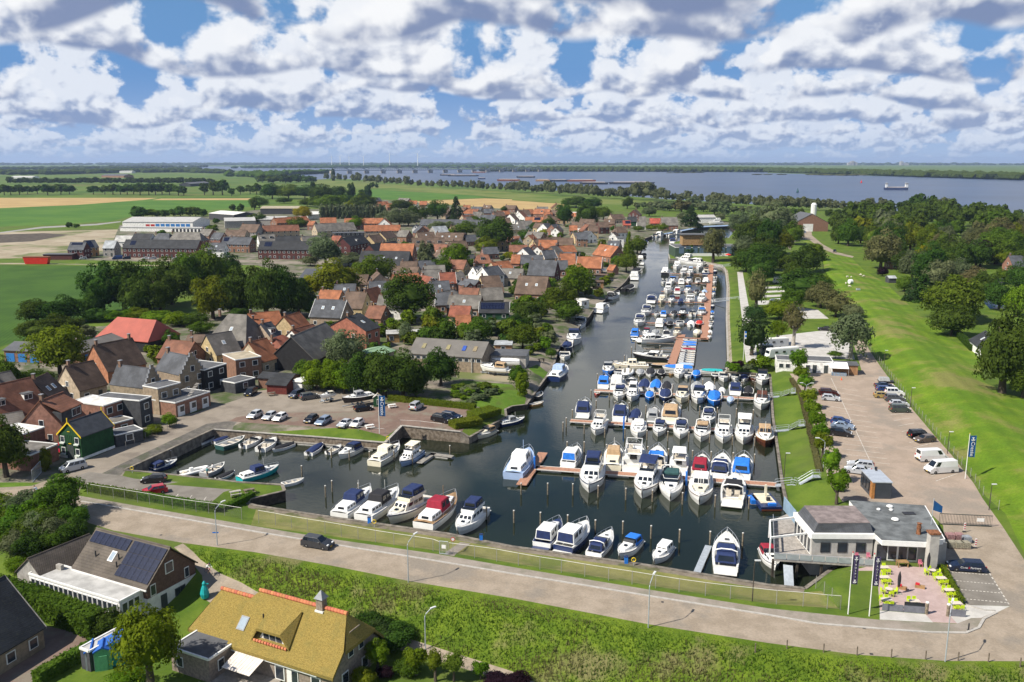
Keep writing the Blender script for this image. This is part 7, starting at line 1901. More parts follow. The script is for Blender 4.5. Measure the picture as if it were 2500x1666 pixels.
# ================================================================ NEAR BUILDINGS
def thatched():
 th=bpy.data.materials.new('thatch'); th.use_nodes=True
 N=NT(th.node_tree); b=th.node_tree.nodes['Principled BSDF']; b.inputs['Roughness'].default_value=.95; b.inputs['Specular IOR Level'].default_value=.1
 v=N.new('ShaderNodeTexCoord').outputs['Object']
 mp=N.new('ShaderNodeMapping'); N.put(mp.inputs[0],v); mp.inputs['Scale'].default_value=(1,1,3.5)
 n1,n2=N.noise(mp.outputs[0],5.5,5,.7),N.noise(v,.7,5,.7)
 col=N.mix(N.sm(n1,.36,.62),(.185,.135,.038),(.33,.245,.072)); col=N.mix(N.m('MULTIPLY',N.sm(n2,.45,.7),.5),col,(.17,.15,.05)); N.put(b.inputs['Base Color'],col)
 bn=N.new('ShaderNodeBump'); bn.inputs['Strength'].default_value=.9; bn.inputs['Distance'].default_value=.12; N.put(bn.inputs['Height'],n1); N.put(b.inputs['Normal'],bn.outputs[0])
 brick=mat('grey_brown_brick',(.24,.195,.16),.9,.2,3,bump=.3,bscale=14); ter=mat('terracotta_ridge',(.42,.15,.07),.8,.25,2,rand=.3)
 Z0,zr,ze,hd=-4.0,7.5,2.5,5.0
 R0,R1=S('C2',40,865,Z0+zr),S('C2',715,1050,Z0+zr)
 d=R1-R0; rz=math.atan2(d.y,d.x); L=d.length
 t=thing('thatched_house','large golden thatched house with terracotta ridge and grey brick walls','house',(R0.x,R0.y,Z0),rz)
 x1=L+1.6
 wb=MB(); pr=[(-hd+.5,-.6),(hd-.5,-.6),(hd-.5,ze+.4),(.9,zr-1.2),(-.9,zr-1.2),(-hd+.5,ze+.4)]
 n=len(pr); wb.add([(0.2,y,z) for y,z in pr]+[(x1-.5,y,z) for y,z in pr],[tuple(range(n)),tuple(range(2*n-1,n-1,-1))]+[(i,(i+1)%n,n+(i+1)%n,n+i) for i in range(n)])
 ob('wall',wb,brick,t)
 T=.38
 def slab(q): return MB().hexa([Vector(p) for p in q],[Vector(p)+Vector((0,0,T)) for p in q])
 hz=4.6
 f=(zr-hz)/(zr-ze)
 rb=MB()
 for sg in (-1,1):
  e=sg*hd; yh=sg*hd*f
  q=[(-1.2,e,ze),(x1,e,ze),(x1,yh,hz),(L,0,zr),(0,0,zr)]
  q=[Vector(p) for p in q]; u=Vector((0,0,T))
  rb.add(q+[p+u for p in q],[(0,1,2,3,4),(9,8,7,6,5)]+[(i,(i+1)%5,5+(i+1)%5,5+i) for i in range(5)])
  rb.add([Vector(p) for p in ((0,0,zr),(-1.2,e*.24,zr-1.2),(-1.2,e,ze))]+[Vector(p)+u for p in ((0,0,zr),(-1.2,e*.24,zr-1.2),(-1.2,e,ze))],[(0,1,2),(5,4,3),(0,3,4,1),(1,4,5,2),(2,5,3,0)])
 for xx,xr,k in ((x1+.25,L,f),):
  q=[Vector((xx,-hd*k,hz)),Vector((xx,hd*k,hz)),Vector((xr,0,zr))]; u=Vector((0,0,T+.02)); rb.add(q+[p+u for p in q],[(0,1,2),(5,4,3),(0,3,4,1),(1,4,5,2),(2,5,3,0)])
 r=ob('roof',rb,th,t)
 tile=MB().lathe([(.24,-.24),(.27,.2),(.24,.24)],8).mesh('ridge_tile')
 for i in range(int(L/.45)+1):
  o=ob('ridge_tile',tile,ter,r,(.1+i*.45,0,zr+T+.02)); o.rotation_euler=(0,PI/2,0)
 # lower wing
 wl=7.5
 wb=MB().prism([(-wl,-hd+1.0),(.3,-hd+1.0),(.3,hd-1.4),(-wl,hd-1.4)],-.6,2.9); ob('wing_wall',wb,brick,t)
 rb=MB(); zw=6.3
 for sg in (-1,1):
  e=sg*(hd-.6); rb.hexa(*[[Vector(p)+Vector((0,0,k)) for p in ((-wl-.4,e,2.6),(.2,e,2.6),(.2,0,zw),(-wl+1.2,0,zw))] for k in (0,T)])
 q=[Vector((-wl-.5,-hd+.6,2.6)),Vector((-wl-.5,hd-.6,2.6)),Vector((-wl+1.2,0,zw))]; rb.add(q+[p+Vector((0,0,T+.02)) for p in q],[(0,1,2),(5,4,3),(0,3,4,1),(1,4,5,2),(2,5,3,0)])
 wr=ob('wing_roof',rb,th,t)
 for i in range(int((wl-1.4)/.45)):
  o=ob('ridge_tile',tile,ter,wr,(-wl+1.3+i*.45,0,zw+T+.02)); o.rotation_euler=(0,PI/2,0)
 # dormer
 sl=(zr-ze)/hd
 P=lambda x,y,up=0: Vector((x,y,zr+sl*y+T+up))     # on the front slope (y < 0)
 fy=-3.75; zf=P(0,fy).z
 dx0,dx1=2.6,7.0
 dm=MB().hexa([(dx0,fy+.1,zf-.3),(dx1,fy+.1,zf-.3),(dx1,-1.0,zf-.3),(dx0,-1.0,zf-.3)],[(dx0+.9,fy+.1,zf+1.25),(dx1-.9,fy+.1,zf+1.25),(dx1-.9,-1.0,zf+1.9),(dx0+.9,-1.0,zf+1.9)])
 dt=ob('dormer',dm,M_FRAME,r)
 q=[Vector(p) for p in ((dx0+.3,fy-.45,zf+1.2),(dx1-.6,fy-.45,zf+1.2),(dx1+.1,-1.0,P(0,-1.0).z),(dx0+.4,-.6,P(0,-.6).z))]
 dr=MB().hexa(q,[p+Vector((0,0,.35)) for p in q])
 for xa,xb,xc in ((dx0+.3,dx0-.7,dx0+.4),(dx1-.6,dx1+.5,dx1+.1)):
  a,b_,c_=Vector((xa,fy-.45,zf+1.2)),Vector((xb,fy-.35,zf-.35)),Vector((xc,-1.0,P(0,-1.0).z)); dr.add([a,b_,c_,a+Vector((0,0,.35)),b_+Vector((0,0,.35)),c_+Vector((0,0,.3))],[(0,1,2),(5,4,3),(0,3,4,1),(1,4,5,2),(2,5,3,0)])
 ob('dormer_roof',dr,th,dt)
 for k in range(3): ob('pane',PN,M_PANE,dt,(3.85+k*.95,fy+.09,zf+.55),0,(.95,1,.8))
 for k in range(12): o=ob('ridge_tile',tile,ter,dt,(dx0-.2+k*.42,fy-.3,zf-.15),0,.7); o.rotation_euler=(0,PI/2,0)
 c=ob('chimney',MB().box((0,0,.4),(1.0,1.0,2.2)),brick,r,(9.2,0,zr+.1),0,.9); ob('chimney_cap',MB().hexa([(-.7,-.7,1.6),(.7,-.7,1.6),(.7,.7,1.6),(-.7,.7,1.6)],[(-.06,-.06,2.6),(.06,-.06,2.6),(.06,.06,2.6),(-.06,.06,2.6)]),M_LEAD,c); ob('flashing',MB().box((0,0,-.15),(1.3,1.3,.25)),M_FRAME,c)
 ob('flue',MB().tube([P(2.4,-2.4),P(2.4,-2.4,1.0)],.1,7),M_DARK,r)
 R=Matrix((Vector((1,0,0)),Vector((0,1,sl)).normalized(),Vector((0,-sl,1)).normalized())).transposed().to_4x4()
 e=ob('skylight',UNIT,M_LEAD,r); e.matrix_local=Matrix.Translation(P(-.3,-3.0,.05))@R@Matrix.Diagonal((1.2,1.7,.12,1))
 g=ob('skylight_pane',UNIT,mat('skylight_glass',(.30,.36,.42),.1,.1,1),e); g.matrix_local=Matrix.Translation((0,0,.3))@Matrix.Diagonal((.8,.8,.6,1))
 # gutter, windows, doors, awning
 ob('gutter',MB().box((5.4,-hd+.35,ze-.05),(13.2,.5,.35)),M_FRAME,t)
 for x in (6.4,8.6,11.6): window(t,(x,-hd+.46,1.1),1.4 if x!=8.6 else 1.0,1.8,0)
 for x in (7.9,): ob('door',FR,M_FRAME,t,(x,-hd+.46,1.0),0,(.9,1,2.0))
 for y,z,w in ((-2.2,1.2,1.2),(1.6,1.2,1.2),(-1.0,4.0,1.0),(1.0,4.0,1.0)): window(t,(x1-.46,y,z),w,1.5,PI/2)
 aw=mat('awning_stripe',(.66,.60,.54),.8,.1,1)
 for k in range(10): ob('awning_slat',MB().hexa(*[[Vector(p)+Vector((0,0,q)) for p in ((.3+k*.42,-hd-2.4,1.7),(.68+k*.42,-hd-2.4,1.7),(.68+k*.42,-hd+.4,2.5),(.3+k*.42,-hd+.4,2.5))] for q in (0,.06)]),aw,t)
 fa=[(-6.6,-hd-3.4),(-.6,-hd-3.4),(-.6,-hd+1.6),(-6.6,-hd+1.6)]
 block(t,fa,-.6,2.9,brick,'felt',name='annex_wall')
 for x in (-5.2,): window(t,(x,-hd-3.43,1.5),1.0,1.3,0)
 window(t,(-.57,-hd-1.6,1.5),1.0,1.4,PI/2)
 te=ob('garden_terrace',MB().box((3.0,-hd-2.4,.05),(7.2,5.6,.3)),mat('terrace_slabs',(.30,.27,.23),.9,.2,1.5),t)
 b=MB()
 for k in range(16): b.lathe([(.09,.2),(.14,.4),(.07,.6),(.12,.9)],6,(-.4+k*.45,-hd-5.1,0))
 ob('balustrade',b,M_CONC,t)['kind']='stuff'; ob('balustrade_rail',MB().box((3.0,-hd-5.1,.98),(7.4,.3,.14)),M_CONC,t)
thatched()
def solar_house():
 Z0=-4.0; zr,ze,hd=8.0,3.9,4.5
 R0,R1=S('C1',760,362,Z0+zr),S('C1',1345,515,Z0+zr)
 d=R1-R0; rz=math.atan2(d.y,d.x); L=d.length
 t=thing('house','brick house with brown tiles, many solar panels and white sun room','house',(R0.x,R0.y,Z0),rz)
 # ridge is local x 0..L at y 0
 wb=MB(); pr=[(-hd+.3,-1),(hd-.3,-1),(hd-.3,ze+.2),(0,zr-.1),(-hd+.3,ze+.2)]
 wb.add([(.3,y,z) for y,z in pr]+[(L-.3,y,z) for y,z in pr],[(0,1,2,3,4),(9,8,7,6,5)]+[(i,(i+1)%5,5+(i+1)%5,5+i) for i in range(5)])
 ob('wall',wb,mat('brown_brick',(.125,.072,.052),.9,.2,3,bump=.3,bscale=14),t)
 ob('plinth',MB().prism([(.24,-hd+.24),(L-.24,-hd+.24),(L-.24,hd-.24),(.24,hd-.24)],-1.2,2.5),mat('white_render',(.66,.65,.63),.9,.1,1),t)
 sl=(zr-ze)/hd; rb=MB()
 for sg in (-1,1):
  q=[Vector(p) for p in ((0,sg*hd,ze),(L,sg*hd,ze),(L,0,zr),(0,0,zr))]; rb.hexa(q,[p+Vector((0,0,.18)) for p in q])
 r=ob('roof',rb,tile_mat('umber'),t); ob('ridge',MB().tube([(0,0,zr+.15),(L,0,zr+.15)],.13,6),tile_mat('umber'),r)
 ux,uy,nn=Vector((1,0,0)),Vector((0,-1,-sl)).normalized(),Vector((0,-sl,1)).normalized()
 on=lambda x,v: Vector((x,-v*hd,zr-v*(zr-ze)+.2))
 solar(r,on(.3,.06),ux,uy,nn,7,1,.98,1.65); solar(r,on(8.0,.06),ux,uy,nn,6,3,.98,1.65)
 R=Matrix((ux,-uy,nn)).transposed().to_4x4()
 e=ob('skylight',UNIT,M_FRAME,r); e.matrix_local=Matrix.Translation(on(5.8,.52))@R@Matrix.Diagonal((.95,1.5,.14,1)); g=ob('skylight_pane',UNIT,mat('skylight_glass',(.30,.36,.42),.1,.1,1),e); g.matrix_local=Matrix.Translation((0,0,.3))@Matrix.Diagonal((.78,.8,.6,1))
 for x,v in ((3.0,.62),(7.6,.72),(7.2,.55)): ob('flue',MB().tube([on(x,v),on(x,v)+Vector((0,0,.8))],.1,7),M_DARK,r)
 ob('gutter',MB().box((L/2,-hd-.02,ze-.02),(L,.2,.18)),M_FRAME,r)
 for y,z,w,h in ((-.3,5.4,1.4,1.6),(-3.2,3.4,.9,1.6),(2.6,3.4,.8,1.5)): window(t,(L-.27,y,z),w,h,PI/2)
 window(t,(L-.2,1.2,1.2),1.8,1.4,PI/2,frame=M_DOOR); ob('door',FR,M_DOOR,t,(L-.2,-1.6,1.0),PI/2,(1.0,1,2.1))
 # sun room in front
 sy=-hd-3.4; pts=[(-4.2,sy),(L-1.0,sy),(L-1.0,-hd+.35),(-4.2,-hd+.35)]
 block(t,pts,-1,3.7,mat('white_render',(.66,.65,.63),.9,.1,1),'lightgrey',name='sun_room_wall')
 for i in range(18): window(t,(-3.7+(L+2.4)*i/18+.4,sy-.04,2.6),.82,1.5,0)
 for i in range(3): window(t,(L-.96,sy+.7+i*.95,2.6),.85,1.5,PI/2)
 ob('sun_room_base',MB().box(((L-5.2)/2,sy-.05,.4),(L+3.2,.1,2.4)),mat('brown_brick',(.125,.072,.052)),t)
 ob('air_conditioner',MB().box((-1.5,-hd-.6,4.15),(1.0,.5,.7)),M_CONC,t)
 # left wing, ridge turned towards the hedge
 W0,W1=S('C1',225,600,Z0+5.6),S('C1',700,410,Z0+5.6); dd=W1-W0
 w=thing('annex','grey gabled annex with brown tile roof behind the solar house','house',(W0.x,W0.y,Z0),math.atan2(dd.y,dd.x)-PI/2)
 gable_parts(w,6.4,dd.length,3.0,5.6,'umber','grey','y',over=.3); window(w,(0,-.04,1.3),2.0,1.2,0,frame=M_DOOR)
solar_house()
house('black roofed brick house at the corner beside the brick yard','C1',-420,1590,372,1118,eh=2.9,D=11,rh=8.4,roof='dark',wall='tan',z0=-4.0,ch=0,doors=False,nwin=4,trim=M_CONC)
for i,(x,y,col,w,h,lab) in enumerate([(735,1470,(.45,.46,.48),1.5,2.6,'grey tall cabin box beside the green cabin'),(820,1475,(.10,.33,.16),1.9,2.8,'green beach cabin with blue roof'),(905,1440,(.02,.33,.36),2.2,3.0,'turquoise beach cabin with blue roof'),(985,1400,(.03,.20,.42),2.0,3.0,'blue beach cabin behind the tree')]):
 p=G('C1',x,y); t=thing('beach_cabin',lab,'cabin',p,.35)
 gable_parts(t,w,2.2,h*.84,h,mat('cabin_roof_blue',(.02,.10,.38),.6,.1,2),mat('cabin_%d'%i,col,.8,.12,3),'y',over=.12); ob('door',FR,mat('cabin_%d'%i,col),t,(0,-.05,.95),0,(w*.5,1,1.9))
t,L_=flat_house('long open shelter with pale flat roof beside the cabins','C1',700,1330,985,1175,-1.4,1.6,'darkgrey','lightgrey',name='shelter',cat='shelter',base=-4.2,nwin=1,z=-3)
brickyard=[G('C1',*q) for q in ((355,1130),(740,1205),(640,1290),(520,1420),(200,1566),(-300,1700),(-300,1500))]
# ---- restaurant
def restaurant():
 wh=mat('white_fascia',(.78,.78,.77),.5,.04,1); rw=mat('pale_render',(.40,.385,.36),.9,.12,.8,bump=.2)
 o=S('C4',345,402,3.7); o.z=0
 q=lambda x,y,z: S('C4',x,y,z)-o
 t=thing('restaurant','white harbour restaurant with raised slate mansard and grey flat roof','restaurant',o)
 A,B_,D_=q(345,402,3.7),q(845,405,3.7),q(200,228,3.7); C_=B_+D_-A
 P=[Vector((p.x,p.y)) for p in (A,B_,C_,D_)]
 ob('wall',MB().prism([(p.x+(.25 if i in (0,3) else-.1),p.y+(.3 if i<2 else-.1)) for i,p in enumerate(P)],-3,3.0),rw,t)
 ob('fascia',MB().prism([tuple(p) for p in P],3.0,3.72),wh,t)
 Tq=[q(*p,5.0) for p in ((395,318),(805,315),(680,182),(285,180))]
 k=.45; bq=[Vector((P[0].x+k,P[0].y+k,3.73)),Vector((P[1].x-.1,P[1].y+k,3.73)),Vector((P[2].x-.1,P[2].y-k,3.73)),Vector((P[3].x+k,P[3].y-k,3.73))]
 r=ob('mansard_roof',MB().hexa(bq,Tq),tile_mat('slate'),t)
 ob('roof_deck',MB().hexa([p+Vector((0,0,.01)) for p in Tq],[p+Vector((0,0,.09)) for p in Tq]),mat('old_bitumen',(.20,.165,.16),.9,.25,.8),r)
 M=[q(*p,3.7) for p in ((845,403),(900,453),(1248,469),(1396,442),(1240,178),(640,137),(690,200))]
 mp=[(p.x,p.y) for p in M]
 w=ob('main_wall',MB().prism([(M[0].x,M[0].y+1.5)]+[(M[1].x+.1,M[1].y+1.5),(M[2].x+.0,M[2].y+1.5)]+[(p.x,p.y) for p in M[3:]],-2,3.0),rw,t)
 ob('main_roof',MB().prism(mp,3.0,3.74),wh,t); ob('roof_felt',MB().prism([(p[0]*.985+.1,p[1]*.985+.1) for p in mp],3.745,3.80),mat('grey_felt',(.125,.135,.14),.9,.3,.6,bump=.2),t)
 for x,y,s_ in ((958,190,.5),(1000,292,.55),(968,218,.3),(870,214,.3)):
  p=q(x,y,3.8); ob('roof_vent',MB().lathe([(s_*.6,0),(s_,.15),(s_*.8,.3)],10,p),wh,t)
 p=q(1110,240,3.8); ob('roof_hatch',MB().box(p,(1.7,1.0,.2)),M_DARK,t)
 p=q(1185,400,3.8); ob('rusty_duct',MB().lathe([(.35,0),(.28,.8),(.34,.9),(.25,1.5),(.38,1.6)],9,p),mat('rust',(.20,.085,.04),.9,.4,4),t)
 p=q(1290,690,0); ob('chimney',MB().box((p.x,p.y+.5,2.6),(1.25,1.1,5.4)),rw,t); ob('chimney_cap',MB().box((p.x,p.y+.5,5.4),(1.5,1.3,.25)),mat('rust',(.20,.085,.04)),t)
 p=q(1370,640,0); ob('side_wall',MB().box((p.x-.3,p.y+3.0,1.6),(1.4,6.0,3.3)),rw,t)
 ax=(P[1]-P[0]).normalized(); rzf=math.atan2(ax.y,ax.x)
 for u in (.24,.51,.80):
  v=P[0].lerp(P[1],u); window(t,(v.x,v.y+.26,1.6),1.35,1.45,rzf,frame=M_DARK,two=False)
 ay=(P[0]-P[3]); rzs=math.atan2(ay.y,ay.x)
 for u in (.12,.3,.48,.66,.84):
  v=P[3].lerp(P[0],u); window(t,(v.x+.2,v.y,1.55),1.1,2.4,rzs)
 y0=(M[1].y+M[2].y)/2+1.46
 for i,xx in enumerate((.12,.36,.60,.82)):
  v=M[1].lerp(M[2],xx); window(t,(v.x,v.y+1.46,1.35),1.4,2.3,math.atan2(M[2].y-M[1].y,M[2].x-M[1].x),frame=M_FRAME if i else M_DARK)
 # deck over the water
 dk=[q(*p,.2) for p in ((48,600),(38,292),(210,215),(350,560),(852,575),(862,655))]
 dm=MB().prism([(p.x,p.y) for p in dk],-.05,.2)
 dd=ob('deck',dm,mat('deck_boards',(.30,.275,.25),.85,.2,2,bump=.3),t)
 for a in range(5):
  v=dk[0].lerp(dk[5],a/4.2); ob('deck_post',MB().box((v.x,v.y+.4,-1.6),(.3,.3,3.3)),M_DTIMB,dd)
 gl=mat('rail_glass',(.30,.33,.34),.1,.1,1)
 for a,b_ in ((dk[0],dk[5]),(dk[1],dk[0])):
  n_=8
  for i in range(n_):
   s0,s1=a.lerp(b_,i/n_),a.lerp(b_,(i+.94)/n_); ob('rail_panel',MB().hexa(*bar(s0+Vector((0,0,.1)),s1+Vector((0,0,.1)),.04,.8)),gl,dd)
  b2=MB().tube([a+Vector((0,0,1.0)),b_+Vector((0,0,1.0))],.04,5); ob('handrail',b2,M_STEEL,dd)
 pg=MB()
 for a,b_ in (((15,300),(215,275)),((20,435),(310,402))):
  pa,pb=q(*a,2.7),q(*b_,2.7); pg.hexa(*bar(pa,pb,.2,.25)); pg.box((pa.x,pa.y,1.4),(.18,.18,2.6))
 pa,pb=q(20,435,2.7),q(15,300,2.7); pg.hexa(*bar(pa,pb,.18,.2)); ob('pergola',pg,wh,dd)
 p=q(190,300,0); ob('blue_screen',MB().box((p.x,p.y+1.5,1.2),(.12,6.0,2.2)),mat('blue_grey_screen',(.22,.32,.42),.5,.1,1),dd)
 rp=[q(*p,z) for p,z in (((130,820),ZW+.5),((205,825),ZW+.5),((195,650),-.4),((120,640),-.4))]
 ob('boat_ramp',MB().hexa([p-Vector((0,0,.15)) for p in rp],rp),M_GALV,dd)
restaurant()
def kiosk():
 p=S('C4',820,122); t=thing('kiosk','dark cube kiosk with orange wood side and zinc roof','kiosk',p,-.06)
 ob('wall',MB().box((1.5,3.0,1.35),(3.0,6.0,2.9)),mat('anthracite_panel',(.045,.052,.065),.5,.1,1),t); ob('roof',MB().box((1.5,3.0,2.88),(3.25,6.2,.16)),mat('zinc_roof',(.48,.52,.58),.4,.08,1,metal=.3),t)
 ob('wood_side',MB().box((.06,-.03,1.35),(.5,.08,2.7)).box((-.04,.6,1.35),(.06,1.2,2.7)),mat('orange_cedar',(.36,.16,.05),.7,.2,3),t); ob('roof_vent',MB().box((2.3,5.6,3.05),(.3,.3,.2)),M_DARK,t)
 for k in range(3): window(t,(-.08,2.2+k*1.5,1.5),1.2,1.6,-PI/2,frame=M_DARK)
kiosk()
def office():
 a,b=S('B4',75,472),S('B4',590,497); d=b-a
 t=thing('harbour_office','long low white harbour office with dark flat roofs','building',a,math.atan2(d.y,d.x)); L=d.length
 block(t,[(0,0),(L*.5,0),(L*.5,6),(0,6)],-1,2.9,'white','felt'); block(t,[(L*.505,-.3),(L,-.3),(L,6),(L*.505,6)],-1,3.1,'white','felt',name='office_wall')
 for x in (1.2,2.9,L*.56): window(t,(x,-.04 if x<5 else-.34,1.5),1.3,1.2,0)
 for x in (L*.68,L*.88): ob('door',FR,M_DOOR,t,(x,-.34,1.05),0,(1.0,1,2.1))
 ob('timber_store',MB().box((L+3.2,1.5,1.2),(6,4.5,2.6)),wall_mat('wood'),t); ob('store_roof',MB().box((L+3.2,1.5,2.6),(6.6,5.0,.2)),flat_mat('felt'),t)
 p=S('B4',570,520); t=thing('party_tent','white canopy tent with flower stall in front of the office','tent',p,math.atan2(d.y,d.x))
 w=4.6; ob('canopy',MB().hexa([(-.1,-.1,2.1),(w,-.1,2.1),(w,3.6,2.5),(-.1,3.6,2.5)],[(.1,.2,2.3),(w-.1,.2,2.3),(w-.1,3.4,3.1),(.1,3.4,3.1)]),mat('white_canvas',(.80,.80,.80),.7,.04,2),t)
 for x in (0,w-.15):
  for y in (0,3.5): ob('leg',MB().tube([(x+.05,y,0),(x+.05,y,2.2)],.04,5),M_STEEL,t)
 ob('stall_table',MB().box((w/2,1.0,.4),(w*.8,1.2,.8)),mat('stall_goods',(.25,.16,.10),.8,.8,5,col2=(.1,.2,.3)),t)
office()
# ---- boat shed across the canal, barn with silo, white hangar, dike houses
def boatshed():
 a,b=S('A3',1500,925),S('A3',2100,925); d=b-a; L=d.length
 t=thing('boat_shed','green and blue panelled boat shed with timber cabin on top','building',a,math.atan2(d.y,d.x))
 block(t,[(0,0),(L,0),(L,22),(0,22)],-2.5,5,mat('green_panels',(.045,.075,.05),.7,.15,.5),'felt')
 for i in range(9): ob('blue_panel',MB().box((L*(i+.9)/9.6,-.06,3.6),(L/13,.1,4.2)),mat('blue_panel',(.09,.14,.20),.5,.1,1),t)
 ob('white_band',MB().box((L*.5,-.1,.6),(L*.62,.12,2.2)),M_FRAME,t)
 c=ob('timber_cabin',MB().box((L*.3,10,9),(13,9,6)),wall_mat('wood'),t); ob('cabin_roof',MB().box((L*.3,10,12.2),(15,11,.4)),flat_mat('felt'),c)
boatshed()
works('brown brick barn with grey roof at the dike road end','A4',245,618,560,618,7,30,'felt','brick',14,[(.4,8,6,'white')],axis='y',name='barn')
p=S('A4',412,625); t=thing('silo','tall white silo in front of the brown barn','silo',p); ob('tank',MB().lathe([(2.6,3),(2.6,17),(1.2,18.5)],12),mat('silo_white',(.66,.66,.65),.5,.05,1),t); ob('leg',MB().box((0,0,1.5),(2,2,3.2)),M_DARK,t)
works('white arched hangar on the low meadow','A3',1690,572,1880,570,5,12,'lightgrey','white',7)
hs([('brown roofed brick villa half hidden in the dike wood',1120,990,1292,992,dict(eh=3.2,D=10,rh=8,roof='brown',wall='brick')),('slate roofed house at the wood edge by the pond',2250,1020,2400,1020,dict(eh=3.2,D=10,rh=8,roof='slate',wall='brick')),('low dark garden building beside the pond',2010,1140,2170,1145,dict(eh=2.4,rh=2.7,D=4,roof='dark',wall='darkgrey',ch=0,win=False)),('small blue grey shed at the dike foot',1110,1130,1190,1130,dict(eh=2.2,rh=3,D=4,roof='zinc',wall='darkgrey',ch=0,win=False))],'A4',group='houses in the dike wood')
house('white garden house with black solar roof beside the oak','B4',1840,185,1985,300,eh=2.6,D=8,rh=5.4,roof='dark',wall='white',ch=0,sky=2,doors=False,group='houses in the dike wood',win=False)

# ================================================================ VEHICLES
CC={'black': (.012,.012,.015),'silver': (.45,.47,.50),'white': (.74,.74,.74),'blue': (.02,.05,.17),'navy': (.014,.022,.05),'grey': (.10,.105,.115),'charcoal': (.04,.043,.05),'red': (.38,.012,.03),'brown': (.13,.10,.085),'green': (.055,.075,.06),'bluegrey': (.20,.26,.36),'tan': (.36,.27,.10),'yellow': (.62,.42,.02),'darkred': (.05,.012,.012)}
def cpaint(k): return mat('car_'+k,CC[k],.22,.05,.5,metal=.15,spec=.6)
M_TYRE=mat('tyre',(.018,.018,.019),.85,.1,4); M_RIM=mat('alloy',(.42,.43,.45),.3,.1,4,metal=.7)
M_HL=mat('headlamp',(.70,.72,.74),.1,.05,2); M_TL=mat('taillamp',(.40,.01,.01),.2,.1,2); M_PLATE=mat('yellow_plate',(.62,.42,.03),.5,.02,2)
#        length width height belt, cabin bottom front/rear, cabin top front/rear, bonnet height
CT={'hatch': (4.1,1.75,1.48,.92,1.05,-1.98,.25,-1.55,.86),'wagon': (4.7,1.82,1.48,.92,1.05,-2.25,.30,-1.95,.86),'sedan': (4.6,1.8,1.43,.92,1.0,-1.75,.25,-1.05,.84),'suv': (4.5,1.86,1.68,1.05,1.15,-2.15,.40,-1.85,1.0),'mpv': (4.3,1.8,1.80,1.05,1.55,-2.08,.75,-1.95,1.02),'van': (5.6,2.0,2.3,1.2,2.25,-2.75,1.45,-2.7,1.1),'jeep': (4.2,1.8,1.9,1.1,.9,-2.0,.55,-1.95,1.05)}
CTM={}
def car_parts(k):
 if k in CTM: return CTM[k]
 L,W,H,bl,cf,cr,tf,tr,bh=CT[k]; P=[]
 h=L/2; w=W/2
 b=MB(); pr=[(-h,.30),(-h+.03,bl-.12),(-h+.12,bl),(cf,bl),(h-.55,bh-.06),(h-.1,bh-.25),(h,.55),(h-.04,.28)]
 n=len(pr); b.add([(x,-w,z) for x,z in pr]+[(x,w,z) for x,z in pr],[tuple(range(n)),tuple(range(2*n-1,n-1,-1))]+[(i,(i+1)%n,n+(i+1)%n,n+i) for i in range(n)])
 P.append(('body',b.mesh('body',bevel=.07,smooth=False),'c',None))
 g,f=trunk(cr,cf,w-.06,w-.10,bl-.02,H-bl,H-bl,cf-tf,tr-cr,.17,.06)
 P.append(('cabin',g,'c',None))
 P.append(('windscreen',pane(f['f'],.06,.94,.12,.93,.015),'g',1)); P.append(('rear_window',pane(f['a'],.10,.90,.30,.90,.015),'g',1))
 rng_=((.06,.30),(.34,.62),(.66,.92)) if k in ('wagon','suv','mpv','jeep') else (((.76,.92),) if k=='van' else ((.10,.46),(.50,.84)))
 for a,c in rng_: P.append(('side_window',pane(f['s'],a,c,.18,.86,.015),'g',1)); P.append(('side_window',pane(f['p'],1-c,1-a,.18,.86,.015),'g',1))
 for sg in (-1,1):
  P.append(('headlight',MB().box((h-.12,sg*(w-.28),.68 if bh<1.0 else .82),(.2,.4,.16)).mesh('h',bevel=.03),'hl',None)); P.append(('taillight',MB().box((-h+.02,sg*(w-.14),bl-.1),(.1,.2,.34)),'tl',None))
  P.append(('mirror',MB().box((cf-.35,sg*(w+.06),bl+.08),(.16,.2,.14)),'c',None))
 P.append(('bumper',MB().box((h-.02,0,.40),(.12,W*.9,.22)).box((-h+.02,0,.42),(.12,W*.9,.24)),'d',None)); P.append(('number_plate',MB().box((-h-.045,0,.62),(.02,.5,.11)),'p',None)); P.append(('number_plate',MB().box((h+.045,0,.45),(.02,.5,.11)),'p',None))
 CTM[k]=[(n_,m_.mesh(n_) if isinstance(m_,MB) else m_,r_,p_) for n_,m_,r_,p_ in P]
 return CTM[k]
TYRE=MB().lathe([(.20,-.11),(.31,-.11),(.33,0),(.31,.11),(.20,.11)],14).mesh('tyre'); RIM=MB().lathe([(.05,-.115),(.20,-.10),(.20,.10),(.05,.115)],10).mesh('rim')
def car(kind,col,lab,c,fx,fy,rx,ry,group=None,z=None,c2=None,name='parked_car',cat='car'):
 a,b=G(c,fx,fy),G(c2 or c,rx,ry); d=a-b; m=(a+b)/2
 t=thing(name,lab,cat,(m.x,m.y,gz(m.x,m.y) if z is None else z),math.atan2(d.y,d.x),group)
 role={'c': cpaint(col),'g': M_GLASS,'hl': M_HL,'tl': M_TL,'d': M_DARK,'p': M_PLATE}; O=[]
 for n,me,r,p in car_parts(kind): O.append(ob(n,me,role[r],t if p is None else O[p]))
 L,W=CT[kind][:2]
 for x in (-.30*L,.315*L):
  for y in (-1,1):
   w=ob('wheel',TYRE,M_TYRE,t,(x,y*(W/2-.10),.33)); w.rotation_euler=(PI/2,0,0); ob('rim',RIM,M_RIM,w)
 return t
